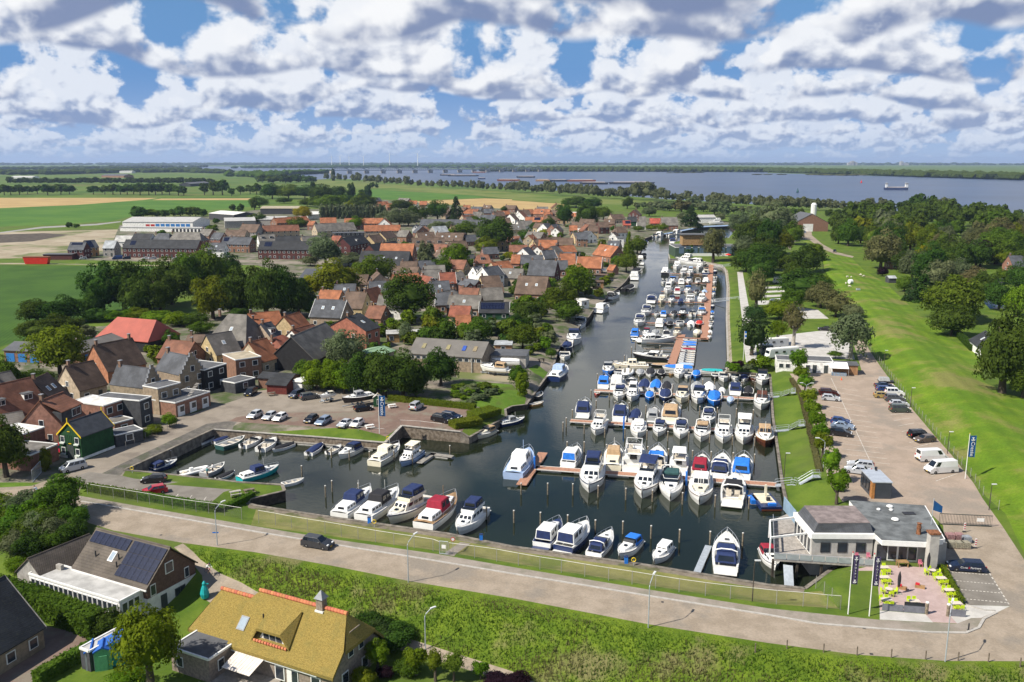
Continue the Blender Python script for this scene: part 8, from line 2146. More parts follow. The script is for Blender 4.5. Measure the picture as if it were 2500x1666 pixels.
for r in [('suv','darkred','black suv beside the small silver hatchback',630,702,482,692),('hatch','silver','small silver hatchback near the long white line',650,750,500,738),('hatch','blue','blue coupe parked behind the silver saloon',745,968,592,950),('sedan','bluegrey','silver blue saloon between blue coupe and black suv',795,1015,580,985),('suv','black','black suv at the end of the middle three',768,1080,560,1055),('wagon','silver','silver estate behind the kiosk',728,1350,968,1378),('sedan','silver','grey saloon beside the kiosk',708,1398,935,1428),
   ('sedan','navy','navy saloon behind the covered trailer',1148,632,990,628),('wagon','blue','dark blue estate beside the white jeep',1160,665,1012,662),('jeep','white','white off-roader along the fence',1232,700,1090,695),('hatch','tan','mustard hatchback beside the white off-roader',1100,722,1012,718),('suv','grey','dark grey suv along the fence',1248,752,1078,748),('hatch','silver','pale silver hatchback behind the green van',1280,800,1125,796),('mpv','green','grey green compact van beside the fence',1295,852,1126,850),('mpv','black','black compact van beside the brown hatchback',1468,1085,1305,1092),('hatch','brown','brown grey hatchback near the white vans',1362,1132,1512,1118),('van','white','white delivery van behind the larger one',1640,1290,1362,1302),('van','white','larger white van beside the tall blue flag',1428,1415,1745,1392)]:
 car(r[0],r[1],r[2],'B4',*r[3:],group='cars in the big car park')
car('sedan','black','black car under the trees at the camp entrance','B4',480,100,570,105,'cars in the big car park')
for r in [('mpv','navy','navy van beside the red cabin',315,738,438,690),('suv','grey','dark grey suv beside the boat on a trailer',556,722,428,742),('hatch','black','black hatchback below the navy hulled boat',1052,832,925,848),('jeep','silver','silver off-roader with rear wheel by the hedge',1508,805,1440,845),('suv','black','black suv by the clipped hedge',1790,955,1625,925),('wagon','navy','navy estate behind the black suv',1882,925,1712,895),('hatch','silver','silver car at the street end of the lawn row',-60,925,40,875),('hatch','silver','silver hatchback beside the white one on the lawn row',75,942,175,885),('hatch','white','white hatchback beside the silver one on the lawn row',172,952,268,898),('hatch','black','black hatchback in the lawn row',455,972,558,908),('wagon','bluegrey','silver estate beside the black hatchback',555,994,678,922),('sedan','silver','silver saloon with sunroof in the lawn row',765,1010,874,950),('hatch','white','white hatchback beside the picnic table',880,1012,974,948)]:
 car(r[0],r[1],r[2],'B2',*r[3:],group='cars in the red parking lot')
car('suv','black','dark suv on the street by the carport','B1',2268,720,2342,665); car('mpv','silver','silver people carrier beside the green shed','B1',588,1408,758,1365); car('hatch','black','black hatchback on the parking spit','B1',1322,1500,1512,1490); car('hatch','red','red hatchback on the parking spit','C1',1158,92,1272,72); car('hatch','red','red car half hidden beside the green shed','B1',545,1255,575,1180)
car('suv','charcoal','dark grey suv driving on the dike road','C2',592,518,382,482,name='car'); t=car('wagon','navy','navy estate with white lettering beside the restaurant','C4',1412,672,1702,692)
for x,y,k,q,lab in ((337,716,'sedan','bluegrey','far grey blue car on the dike road junction'),(610,893,'suv','black','far black car coming along the dike road'),(430,630,'mpv','yellow','far yellow pickup before the brown barn')):
 car(k,q,lab,'A4',x,y,x+4,y-8,name='car')
for i,(x,k,q) in enumerate([(1080,'van','blue'),(1165,'mpv','navy'),(1335,'sedan','white'),(1400,'wagon','silver'),(1620,'wagon','silver'),(1705,'sedan','black'),(765,'hatch','silver')]):
 car(k,q,'%s parked %s along the new dark brick terrace'%({'blue': 'blue van','navy': 'navy people carrier','white': 'white saloon','silver': 'silver car','black': 'black saloon'}[q],ordinal(i)),'A1',x-22,956,x+22,954)
def text(s,size,m,parent,loc,rot,name='lettering'):
 o=ob(name,TXT[s],m,parent,loc,0,size); o.rotation_euler=rot; return o
M_INK=mat('white_print',(.75,.75,.75),.6,.02,2); M_RED=mat('red_print',(.45,.02,.03),.6,.02,2)
for s_,x,m_ in (('Clima',.55,M_INK),('&',-.12,M_RED),('Partners',-.95,M_INK)): text(s_,.40,m_,t,(x,.935,.72),(PI/2,0,PI))
def camper(lab,c,x0,y0,x1,y1,col):
 a,b=G(c,x0,y0),G(c,x1,y1); d=b-a; L=d.length; t=thing('motorhome',lab,'motorhome',a,math.atan2(d.y,d.x),'motorhomes on the camp site')
 ob('body',MB().hexa([(0,0,.5),(L,0,.5),(L,2.2,.5),(0,2.2,.5)],[(.5,.05,2.9),(L,.05,2.9),(L,2.15,2.9),(.5,2.15,2.9)]).mesh('b',bevel=.12),mat('camper_'+col,CC[col],.4,.05,1),t); ob('roof',MB().box((L/2+.3,1.1,2.95),(L-1.0,2.0,.1)),M_FRAME,t); ob('windscreen',MB().box((.35,1.1,2.0),(.1,1.8,.8),tilt=Matrix.Rotation(.2,3,'Y')),M_GLASS,t)
 for x in (.25,.5,.75): ob('side_window',MB().box((L*x,-.02,2.0),(.9,.06,.5)),M_GLASS,t)
 for x in (L*.18,L*.72): w=ob('wheel',TYRE,M_TYRE,t,(x,.05,.35)); w.rotation_euler=(PI/2,0,0)
camper('long cream motorhome behind the harbour office','B4',5,372,285,350,'white'); camper('grey motorhome behind the long cream one','B4',-90,278,190,262,'silver'); camper('old grey camper van beside the promenade lamp','B3',2285,330,2400,330,'grey')
camper('white caravan on the camp site under the trees','A4',30,1395,130,1390,'white'); camper('yellow awning caravan on the camp site','A4',150,1358,215,1355,'yellow'); camper('second white caravan beside the dike foot','A4',430,1290,500,1290,'white'); camper('white camper near the pitch stripes','A4',60,1180,140,1178,'white')
p=G('B4',1065,580); t=thing('trailer','covered grey trailer at the head of the fence row','trailer',p,-.2); ob('cover',trunk(-1.4,1.4,.9,.9,.5,.9,.9,.3,.3,.3,.1)[0],canvas('G'),t); ob('frame',MB().box((.4,0,.45),(3.8,1.7,.12)),M_DARK,t)
for y in (-.9,.9): w=ob('wheel',TYRE,M_TYRE,t,(0,y,.33)); w.rotation_euler=(PI/2,0,0)
# boats on land
def landboat(typ,hull,can,lab,c,bx,by,sx,sy,z=.9,L=None,**o):
 a,b=G(c,bx,by),G(c,sx,sy); boat_at(typ,a,b,hull,can,'','boats on land',z=z+.45,full=lab,L=L,**o)
 d=a-b; m=(a+b)/2; t=thing('boat_trailer','trailer or stand under the '+lab.split(' on ')[0].split(' standing')[0].split(' propped')[0].split(' behind')[0].split(' in ')[0],'trailer',(m.x,m.y,gz(m.x,m.y)),math.atan2(d.y,d.x),'boat trailers and stands'); ob('frame',MB().box((.3,0,.5),(d.length*.9,.2,.15)).box((-.5,0,.5),(.2,1.8,.15)).box((1.2,0,.62),(.2,1.2,.4)).box((-1.2,0,.62),(.2,1.4,.4)),M_GALV,t)
 for y in (-.85,.85): w=ob('wheel',TYRE,M_TYRE,t,(-.5,y,.33)); w.rotation_euler=(PI/2,0,0)
landboat('cabin','W','C','small white cabin boat with cream canopy on a trailer','B2',590,775,720,745); landboat('steel','K','G','black hulled cruiser with grey canopy standing on land','B2',790,820,1075,770,z=1.0,stripe='D'); landboat('cabin','W','T','white cabin cruiser propped up before the workshop','B2',2060,500,2310,520); landboat('sloop','W','W','white sailing hull behind the propped cruiser','B2',2160,440,2400,450,L=9.0); landboat('steel','W','W','white boat in the yard beside the bright tree','A2',1740,935,1640,940,L=10.0); landboat('cabin','W','B','blue covered boat in the yard by the lime','A2',2225,910,2165,905,L=8.0); landboat('fly','W','W','white cruiser on land beyond the bend','A3',1835,640,1905,640,L=13.0)

# ================================================================ STREET FURNITURE, FENCES, PEOPLE, FAR THINGS
UP=Vector((0,0,1))
def lamp(lab,c,x,y,h,ax,ay,arm,z=None,dark=False,two=False):
 p=G(c,x,y); t=thing('street_lamp',lab,'street lamp',p,math.atan2(ay,ax),'street lamps'); m=M_DTIMB if dark else M_GALV
 ob('post',MB().tube([(0,0,-.1),(0,0,h*.85),(arm*.15,0,h*.9),(arm,0,h)],[.075,.06,.055,.045],7),m,t)
 ob('lamp_head',MB().box((arm+.3,0,h),(.75,.24,.12)),mat('lamp_head',(.60,.61,.62),.4,.05,2),t)
 if two: ob('lamp_arm',MB().tube([(0,0,h*.88),(-arm,0,h)],.045,6),m,t); ob('lamp_head',MB().box((-arm-.3,0,h),(.75,.24,.12)),mat('lamp_head',(.6,.61,.62)),t)
lamp('tall road lamp with street name sign at the junction','C1',1712,490,6.3,.6,1,1.3); lamp('tall road lamp beside the gate path','C2',1200,780,6.3,.6,1,1.5); lamp('tall road lamp opposite the large white cruiser','C3',1073,1135,6.3,.5,1,1.5); lamp('tall road lamp opposite the terrace entrance','C4',1395,1405,6.6,.6,1,1.8); lamp('shorter lamp on the low garden lane','C2',1335,1310,5.2,.8,.6,.9)
lamp('twin armed lamp beside the planes near the silver hatchback','B4',345,760,4.6,1,-.1,.9,two=True); lamp('lamp with long arm beside the plane row','B4',508,1360,5.6,-1,.1,1.1); lamp('lamp beside the promenade path','B3',2245,320,3.4,1,0,.2); lamp('lamp on the sloping lawn near the first gangway','C4',125,-30,5.0,1,0,.15,dark=True)
for i,(c,x,y) in enumerate([('B4',1065,430),('B4',1308,800),('B4',1648,1235),('C4',1740,212)]): lamp('dark post top lamp on the dike fence, %s from the birch'%ordinal(i),c,x,y,4.4,1,0,.1,dark=True)
lamp('thin lamp by the restaurant ramp','C3',1892,930,5.6,1,0,.1,dark=True)
p=G('C1',1705,488); t=thing('street_sign','blue street name plates on the junction lamp','sign',(p.x,p.y,0)); ob('plate',MB().box((0,-.09,2.0),(.9,.03,.18)),paint('B'),t)
M_POST=mat('fence_post',(.27,.26,.25),.7,.15,3)
def wire_mat():
 m=bpy.data.materials.new('wire_mesh'); m.use_nodes=True; N=NT(m.node_tree); m.node_tree.nodes.clear()
 v=N.new('ShaderNodeTexCoord').outputs['Object']; q=N.new('ShaderNodeSeparateXYZ'); N.put(q.inputs[0],v)
 u=N.m('ADD',q.outputs[0],q.outputs[1])
 a=N.m('ABSOLUTE',N.m('SINE',N.m('MULTIPLY',N.m('ADD',u,q.outputs[2]),34.0))); b=N.m('ABSOLUTE',N.m('SINE',N.m('MULTIPLY',N.m('SUBTRACT',u,q.outputs[2]),34.0)))
 f=N.m('LESS_THAN',N.m('MINIMUM',a,b),.075)
 t=N.new('ShaderNodeBsdfTransparent'); d=N.new('ShaderNodeBsdfDiffuse'); d.inputs[0].default_value=(.16,.16,.155,1); x=N.new('ShaderNodeMixShader'); N.put(x.inputs[0],f); N.put(x.inputs[1],t.outputs[0]); N.put(x.inputs[2],d.outputs[0])
 o=N.new('ShaderNodeOutputMaterial'); N.put(o.inputs[0],x.outputs[0]); return m
M_WIRE=wire_mat()
POSTM={}
def fence(lab,pts,h,mesh=True,rail=None,pm=None,r=.04,name='wire_fence',cat='fence'):
 t=thing(name,lab,cat,pts[0]); o=Vector(pts[0])
 if (h,r) not in POSTM: POSTM[(h,r)]=MB().tube([(0,0,-.3),(0,0,h)],r,6).mesh('post')
 for p in pts: ob('post',POSTM[(h,r)],pm or M_POST,t,Vector(p)-o)
 for a,b in zip(pts[:-1],pts[1:]):
  a,b=Vector(a)-o,Vector(b)-o
  if mesh: ob('wire_panel',MB().face([a+UP*.05,b+UP*.05,b+UP*(h-.05),a+UP*(h-.05)]),M_WIRE,t)
  if rail: ob('top_rail',MB().tube([a+UP*(h-.03),b+UP*(h-.03)],.03,5),rail,t)
wr=mat('white_rail',(.62,.61,.58),.5,.05,2)
fence('chain link fence along the parking spit hedge',GL('C1',[(690,85),(795,105),(895,120),(985,135),(1085,152),(1180,168),(1292,190),(1360,200),(1455,215),(1545,228),(1645,240),(1770,260),(1905,282)]),1.9,rail=wr)
fence('chain link fence beside the road, left of the gate',GL('C2',[(22,302),(155,326),(280,350),(408,372),(545,394),(672,416),(805,440),(942,465),(1087,488),(1246,512),(1395,536),(1445,556)]),1.9,rail=wr)
fence('chain link fence beside the road, right of the gate',GL('C2',[(1520,566),(1722,592),(1896,617)])+GL('C3',[(50,650),(220,680),(388,706),(573,738),(760,768),(945,797),(1130,828),(1315,858),(1522,888),(1718,912)])+GL('C4',[(65,952),(275,968),(465,988),(570,996)]),1.9,rail=wr)
fence('chain link fence climbing from the road to the ramp',GL('C4',[(570,996),(500,930),(440,880),(375,830)]),1.9)
fence('long wire fence between the car park and the grass dike',[Vector((*q.xy,gz(*q.xy))) for q in along(FENCE,46)],1.7)
fence('row of short wooden posts along the dike road edge',GL('C3',[(1915,1330)])+GL('C4',[(148,1302),(437,1332),(700,1355),(970,1375),(1240,1388),(1497,1398),(1735,1408),(1985,1445)]),1.1,mesh=False,pm=M_TIMB,r=.07,name='post_row',cat='posts')
fence('wire garden fence along the village street',GL('B1',[(1160,1195),(1240,1160),(1340,1110),(1440,1060),(1540,1015),(1625,975)]),1.7)
fence('white rail above the retaining wall',GL('B2',[(1325,965),(1510,975),(1710,1000)]),1.0,mesh=False,rail=wr); fence('white rail beside the flagpole',GL('B2',[(940,1020),(1060,1032),(1190,1045)]),.9,mesh=False,rail=wr)
def gate(lab,c,x0,y0,x1,y1,h,m,bars,sign=None):
 a,b=G(c,x0,y0),G(c,x1,y1); d=b-a; L=d.length; t=thing('gate',lab,'gate',a,math.atan2(d.y,d.x))
 ob('gate_frame',MB().tube([(0,0,.1),(0,0,h),(L,0,h),(L,0,.1),(0,0,.1)],.06,5),m,t)
 for i in range(bars): ob('bar',MB().box((L*(i+1)/(bars+1),0,h/2),(.035,.035,h)),m,t)
 if sign: ob('notice_board',MB().box((L*sign,-.06,h*.6),(L*.14 if L>4 else .6,.03,.55)),M_FRAME,t)
gm=mat('green_black_steel',(.02,.035,.03),.5,.1,2)
gate('dark steel sliding gate of the car park','C4',1345,325,1760,345,1.8,gm,34,.78); gate('narrow grey steel gate in the road fence','C2',1448,558,1512,564,2.0,M_GALV,5,.5); gate('grey steel garden gate by the clipped shrub','B1',300,1500,380,1410,2.2,M_GALV,8)
p=G('C2',1552,560); t=thing('traffic_sign','round red bordered prohibition sign beside the narrow gate','sign',p); ob('post',MB().tube([(0,0,0),(0,0,2.3)],.03,5),M_GALV,t); o=ob('sign_disc',MB().lathe([(.32,-.015),(.32,.015)],16),M_RED,t,(0,-.04,2.3)); o.rotation_euler=(PI/2,0,0); o2=ob('sign_face',MB().lathe([(.22,-.02),(.22,.02)],14),M_FRAME,o)
# flags
def banner(lab,c,x,y,h,fw,fh,col,words,logo=True,stack=False,z=None,two=False):
 p=G(c,x,y); t=thing('flagpole',lab,'flag',p); ob('pole',MB().tube([(0,0,-.1),(0,0,h)],[.075,.05],8),M_FRAME,t); ob('finial',MB().lathe([(.07,h),(.09,h+.08),(.02,h+.16)],8),M_PLATE if not stack else M_RED,t)
 b=MB(); n=6; zt=h-.35
 for i in range(n):
  x0,x1=.08+fw*i/n,.08+fw*(i+1)/n; w0,w1=.05*math.sin(i*1.7),.05*math.sin((i+1)*1.7); b.hexa([(x0,w0,zt-fh),(x1,w1,zt-fh-.03*i),(x1,w1+.012,zt-fh-.03*i),(x0,w0+.012,zt-fh)],[(x0,w0,zt),(x1,w1,zt),(x1,w1+.012,zt),(x0,w0+.012,zt)])
 f=ob('flag_cloth',b,col,t); cx=.08+fw/2
 def emblem(z):
  e=MB().box((cx,-.09,z),(fw*.16,.02,fw*.5)); e.box((cx-fw*.15,-.09,z-fw*.12),(fw*.3,.02,fw*.13),tilt=Matrix.Rotation(.7,3,'Y')).box((cx+fw*.15,-.09,z-fw*.12),(fw*.3,.02,fw*.13),tilt=Matrix.Rotation(-.7,3,'Y')).box((cx,-.09,z+fw*.3),(fw*.34,.02,fw*.1)); ob('emblem',e,M_INK,f)
 if logo: emblem(zt-fw*.6)
 if stack:
  for i,ch in enumerate(words): text(ch,fw*.42,M_INK,f,(cx,-.10,zt-fw*1.1-i*(fh-fw*1.9)/len(words)),(PI/2,0,0))
  emblem(zt-fh+fw*.45)
 else: text(words,fw*.78,M_INK,f,(cx,-.10,zt-fh*.62),(PI/2,PI/2,0))
 return t
fb_=mat('flag_blue',(.008,.075,.22),.8,.08,2); fp=mat('flag_purple',(.045,.035,.085),.8,.1,2)
banner('blue vertical flag beside the red parking lot','B2',1135,1045,8.3,1.25,4.3,fb_,'Crezée'); banner('tall blue vertical flag beside the big car park fence','B4',1812,1465,8.3,1.15,3.9,fb_,'Crezée')
banner('purple banner on the white pole nearer the chain link fence','C4',630,1032,8.2,.75,3.8,fp,'TROSPI',stack=True); banner('purple banner on the white pole nearer the terrace','C4',797,1047,8.2,.75,3.8,fp,'TROSPI',stack=True)
p=G('B3',2125,378); t=thing('flagpole','white pole with blue and white flag on the promenade lawn','flag',p); ob('pole',MB().tube([(0,0,0),(0,0,8.5)],.06,6),M_FRAME,t)
for k in range(4): ob('flag_cloth',MB().box((.3,0,8.1-k*.55),(.5,.04,.52)),(paint('B'),M_FRAME)[k%2],t)
p=G('C4',1262,520); t=thing('flagpole','pole with dark company flag at the restaurant roof edge','flag',p); ob('pole',MB().tube([(0,0,0),(.1,0,7.8)],.05,6),M_GALV,t); ob('flag_cloth',MB().hexa([(.15,0,6.0),(1.4,-.1,5.6),(1.4,-.06,5.6),(.15,.04,6.0)],[(.15,0,7.5),(1.4,-.1,6.6),(1.4,-.06,6.6),(.15,.04,7.5)]),fb_,t)
# terrace furniture
M_NEON=mat('lime_plastic',(.52,.68,.02),.5,.06,3); M_TTOP=mat('pale_table_top',(.58,.50,.44),.6,.08,3); M_PINK=mat('pink_plastic',(.55,.18,.25),.5,.06,3)
SEATM=MB().box((0,0,.44),(.46,.46,.05)).mesh('seat'); BACKM=MB().box((0,.23,.68),(.46,.05,.46)).mesh('backrest'); LEGM=MB().box((0,0,.21),(.05,.05,.42)).mesh('leg'); ARMM=MB().box((0,0,.62),(.05,.44,.04)).mesh('armrest')
def chair(p,rz,m,lab,grp):
 t=thing('terrace_chair',lab,'chair',p,rz,grp); ob('seat',SEATM,m,t); ob('backrest',BACKM,m,t)
 for x in (-.2,.2):
  ob('armrest',ARMM,m,t,(x*1.15,0,0))
  for y in (-.2,.2): ob('leg',LEGM,m,t,(x,y,0))
for i,(x,y,rnd) in enumerate([(910,700,0),(912,778,0),(950,872,1),(1292,722,1),(1360,785,0),(1425,880,0),(930,955,0),(1150,968,0),(1480,985,0)]):
 p=G('C4',x,y); w=('first','second','third','fourth','fifth','sixth','seventh','eighth','ninth')[i]; side='banner side' if i in (0,1,2,6) else ('road side' if i==7 else 'parking side')
 t=thing('terrace_table','%s pale topped terrace table, %s'%(w,side),'table',p,.05,'terrace tables')
 ob('table_top',MB().lathe([(.45,.72),(.45,.76)],14) if rnd else MB().box((0,0,.74),(1.3,.75,.05)),M_TTOP,t); ob('table_leg',MB().box((0,0,.36),(.1,.1,.72)),M_DARK,t); ob('table_foot',MB().box((0,0,.03),(.5,.5,.05)),M_DARK,t)
 for dx,dy,a in (((-.8,0,PI/2),(.8,0,-PI/2),(0,.7,0),(0,-.7,PI)) if rnd else ((-.34,.68,0),(.34,.68,0),(-.34,-.68,PI),(.34,-.68,PI))): chair(p+Vector((dx,dy,0)),a,M_NEON,'lime green terrace chair at the %s table, %s'%(w,side),'lime green chairs on the terrace')
for x,y in ((700,600),(790,598)): chair(S('C4',x,y,.2),0,M_PINK,'pink lounge chair on the deck by the windows','pink chairs')
chair(G('C4',1198,655),0,M_PINK,'pink chair beside the wooden table','pink chairs')
p=G('C4',1065,665); t=thing('wooden_table','square wooden table before the restaurant doors','table',p); ob('table_top',MB().box((0,.4,.74),(1.5,.9,.1)),wall_mat('wood'),t)
for x in (-.65,.65):
 for y in (.05,.75): ob('leg',MB().box((x,y,.35),(.12,.12,.7)),wall_mat('wood'),t)
for x,y,lab in ((1025,870,'tall closed black parasol in the middle of the terrace'),(1255,715,'closed black parasol beside the chimney')):
 p=G('C4',x,y); t=thing('parasol',lab,'parasol',p); ob('pole',MB().tube([(0,0,0),(0,0,3.1)],.03,6),M_STEEL,t); ob('canopy',MB().lathe([(.06,.9),(.17,1.2),(.22,2.0),(.20,2.5),(.05,3.1)],9),canvas('K'),t); ob('base',MB().box((0,0,.05),(.7,.7,.1)),M_CONC,t)
for x,y,lab in ((1055,835,'wooden planter with red flowers beside the parasol'),(1195,825,'long wooden planter with red flowers')):
 p=G('C4',x,y); t=thing('planter',lab,'planter',p,-.5); ob('trough',MB().box((0,0,.2),(1.2,.4,.4)),wall_mat('wood'),t); ob('flowers',MB().box((-.3,0,.5),(.5,.35,.25)),mat('red_flowers',(.5,.02,.03),.8,.4,9),t)
for x,y,x2,y2,lab in ((895,1000,1235,1028,'grey screen panels along the terrace front'),(1430,1045,1558,1055,'short grey screen panels right of the entrance')):
 a,b=G('C4',x,y),G('C4',x2,y2); d=b-a; n=max(1,int(d.length/1.8)); t=thing('screen',lab,'screen',a,math.atan2(d.y,d.x))
 for i in range(n): ob('panel',MB().box((d.length*(i+.5)/n,0,.45),(d.length/n-.08,.08,.9)),mat('grey_panel',(.16,.165,.19),.6,.1,2),t); ob('glass',MB().box((d.length*(i+.5)/n,0,1.15),(d.length/n-.12,.02,.5)),M_GLASS,t) if i%2 else None
for x,y,lab in ((1247,1030,'thick wooden post left of the terrace entrance'),(1415,1046,'thick wooden post right of the terrace entrance')): p=G('C4',x,y); t=thing('wooden_post',lab,'post',p); ob('shaft',MB().lathe([(.2,-.1),(.2,1.5)],9),M_PILE,t); ob('cap',MB().lathe([(.22,1.5),(.2,1.62)],9),M_FRAME,t)
p=G('C4',1578,1160); t=thing('bollard','black bollard on the pavement bend','bollard',p); ob('shaft',MB().lathe([(.09,0),(.09,.85),(.05,.95)],8),M_DARK,t); ob('base',MB().box((0,0,.03),(.25,.25,.08)),M_DARK,t)
for i,(x,y,col) in enumerate([(1430,445,(.28,.16,.16)),(1500,445,(.28,.16,.16)),(1560,465,(.24,.26,.29)),(1440,505,(.26,.24,.18)),(1500,508,(.26,.24,.18)),(1552,510,(.26,.24,.18))]):
 p=G('C4',x,y); t=thing('paver_pallet','%s pallet of paving stones beside the sliding gate'%['pink left','pink right','grey','sandy left','sandy middle','sandy right'][i],'pallet',p); ob('pallet',MB().box((0,0,.07),(1.2,1.1,.14)),M_TIMB,t)
 for k in range(3): ob('stone_layer',MB().box((.02*(k%2),0,.3+.27*k),(1.1,1.0,.25)),mat('paver_stack_%d'%i,col,.9,.3,5,bump=.4),t)
for x,y,lab in ((1545,385,'red and white warning board behind the pallets'),(1632,512,'red and white warning board beside the bays')): p=G('C4',x,y); t=thing('warning_board',lab,'sign',p); ob('board',MB().box((0,0,.9),(.25,.06,1.2)),M_FRAME,t); [ob('stripe',MB().box((0,-.04,.55+k*.35),(.25,.02,.14)),M_RED,t) for k in range(3)]; ob('foot',MB().box((0,0,.06),(.5,.3,.12)),M_DARK,t)
p=G('B4',675,558); t=thing('traffic_cone','orange traffic cone before the harbour office tent','cone',p); ob('cone',MB().lathe([(.18,.03),(.03,.75)],10),mat('cone_orange',(.75,.10,.03),.5,.05,2),t); ob('base',MB().box((0,0,.02),(.42,.42,.05)),mat('cone_orange',(.75,.1,.03)),t)
for c,x,y,lab in (('C2',893,315,'blue service pedestal behind the black canopied cruiser'),('C2',1773,452,'blue service pedestal beside the gate path'),('C3',898,630,'blue service pedestal beside the bright blue canopy boat')): p=G(c,x,y); t=thing('service_pedestal',lab,'pedestal',p,0,'blue service pedestals'); ob('cabinet',MB().box((0,0,.5),(.5,.45,1.0)),paint('B'),t); ob('lid',MB().box((0,0,1.03),(.56,.5,.08)),paint('N'),t)
for c,x,y,lab in (('C3',957,650,'yellow hose reel beside the blue pedestal'),('C2',932,345,'yellow hose reel by the five moored boats'),('B1',1215,1412,'yellow life ring at the basin corner'),('B2',1212,1130,'yellow life ring at the lawn corner')): p=G(c,x,y); t=thing('hose_reel' if 'hose' in lab else 'life_ring',lab,'safety ring',p); ob('ring',MB().tube([(.3*math.cos(a*.63),0,.9+.3*math.sin(a*.63)) for a in range(11)],.07,5),mat('hose_yellow',(.65,.47,.03),.5,.1,3),t); ob('stand',MB().box((0,.06,.45),(.08,.08,.9)),M_GALV,t)
def picnic(c,x,y,m,lab):
 p=G(c,x,y); t=thing('picnic_table',lab,'table',p,.5); ob('table_top',MB().box((0,0,.74),(1.8,.8,.06)),m,t)
 for s_ in (-1,1): ob('bench',MB().box((0,s_*.75,.44),(1.8,.28,.06)),m,t); ob('leg',MB().box((s_*.7,0,.36),(.08,1.4,.1)).box((s_*.7,0,.2),(.1,.5,.75)),m,t)
picnic('C1',1855,95,M_CONC,'grey picnic table on the parking spit'); picnic('C1',1965,80,M_TIMB,'wooden picnic table at the end of the spit'); picnic('B2',145,700,M_TIMB,'wooden picnic table before the red cabin'); picnic('B2',1045,1002,M_FRAME,'white picnic table beside the flagpole'); picnic('B3',272,385,M_DTIMB,'dark picnic table on the canal terrace'); picnic('B2',1250,812,M_FRAME,'white garden table set beside the green booth')
p=G('B2',1112,805); t=thing('ticket_booth','small green booth with pale roof behind the flag','booth',p); gable_parts(t,1.6,1.6,2.1,2.7,mat('booth_roof',(.5,.48,.44),.8,.1,2),wall_mat('green'),'y',over=.15); window(t,(.3,-.04,1.2),.6,1.2,0)
p=G('C1',1615,900); t=thing('statue','turquoise figure standing at the solar house corner','statue',p); ob('body',MB().lathe([(.5,0),(.62,.6),(.45,1.3),(.25,1.8),(.28,2.1),(.08,2.4)],9),mat('turquoise',(.01,.30,.32),.5,.15,2),t); ob('arm',MB().box((.35,0,2.0),(.5,.12,.12)),mat('turquoise',(.01,.3,.32)),t)
# painted lines
def marks(name,lab,segs,w,z=.012,m=None):
 b=MB()
 for c,x0,y0,x1,y1 in segs:
  a,d=S(c,x0,y0),S(c,x1,y1); v=d-a; n=Vector((-v.y,v.x,0)).normalized()*w/2; b.face([p_+UP*z for p_ in (a-n,d-n,d+n,a+n)])
 o=ob(name,b,m or mat('road_paint',(.50,.47,.42),.7,.25,1.5)); o['kind']='stuff'; tag(o,lab,'marking',kind='stuff')
sg=[('B4',580,540,932,1290)]
for i in range(15): f=i/14; sg.append(('B4',470+250*f,600+690*f,830+290*f,660+670*f))
for i in range(15): f=i/14; sg.append(('B4',1060+480*f,778+710*f,1180+560*f,768+650*f)) if i>1 else None
marks('parking_lines','faded white bay lines of the big car park',sg,.12)
sg=[]
for i in range(4):
 x0,y0,x1,y1=[(1445,700,1738,722),(1482,768,1790,796),(1520,838,1840,866),(1560,912,1890,942)][i]
 for k in range(11): sg.append(('C4',x0+(x1-x0)*k/11,y0+(y1-y0)*k/11,x0+(x1-x0)*(k+.6)/11,y0+(y1-y0)*(k+.6)/11))
for k in range(9): sg.append(('C4',1745+160*k/9,712+255*k/9,1745+160*(k+.55)/9,712+255*(k+.55)/9))
marks('parking_lines','dashed white bay lines beside the terrace',sg,.16)
marks('parking_lines','white bay lines on the parking spit',[('C1',950,55,985,30),('C1',1055,70,1085,45),('C1',1372,120,1405,85),('C1',1482,135,1512,95),('C1',1592,155,1625,108),('C1',850,40,880,15)],.12)
marks('covers','iron gully covers in the dike road',[('C1',1258,410,1278,408),('C4',800,1345,828,1347),('C4',745,1142,770,1145),('C3',1175,936,1195,937)],.35,.016,M_DARK)
# people: one skinned body each, with clothes and hair
def person(p,rz,lab,shirt,legs,pose,hair=(.05,.03,.02)):
 m0,J=BODY[pose]; m2=m0.copy(); m2.materials.clear(); t=thing('person',lab,'person',p,rz)
 skin=mat('skin',(.42,.24,.16),.6,.05,4); sh=mat('cloth_'+shirt[0],shirt[1],.8,.1,5); lg=mat('cloth_'+legs[0],legs[1],.8,.1,5)
 for q in (skin,sh,lg): m2.materials.append(q)
 zs_=[sum(m2.vertices[v].co.z for v in f.vertices)/len(f.vertices) for f in m2.polygons]; hz_=J[0][2]; nk=J[2][2]
 for f,z in zip(m2.polygons,zs_): f.material_index=0 if z>nk-.04 or z<.42 else (1 if z>hz_-.03 else 2); f.use_smooth=True
 b=bpy.data.objects.new('body',m2); COL.objects.link(b); b.parent=t
 ob('hair',MB().lathe([(.11,-.02),(.115,.05),(.06,.12)],9,J[3]),mat('hair_%d'%int(hair[0]*100),hair,.8,.2,6),t)
 return t
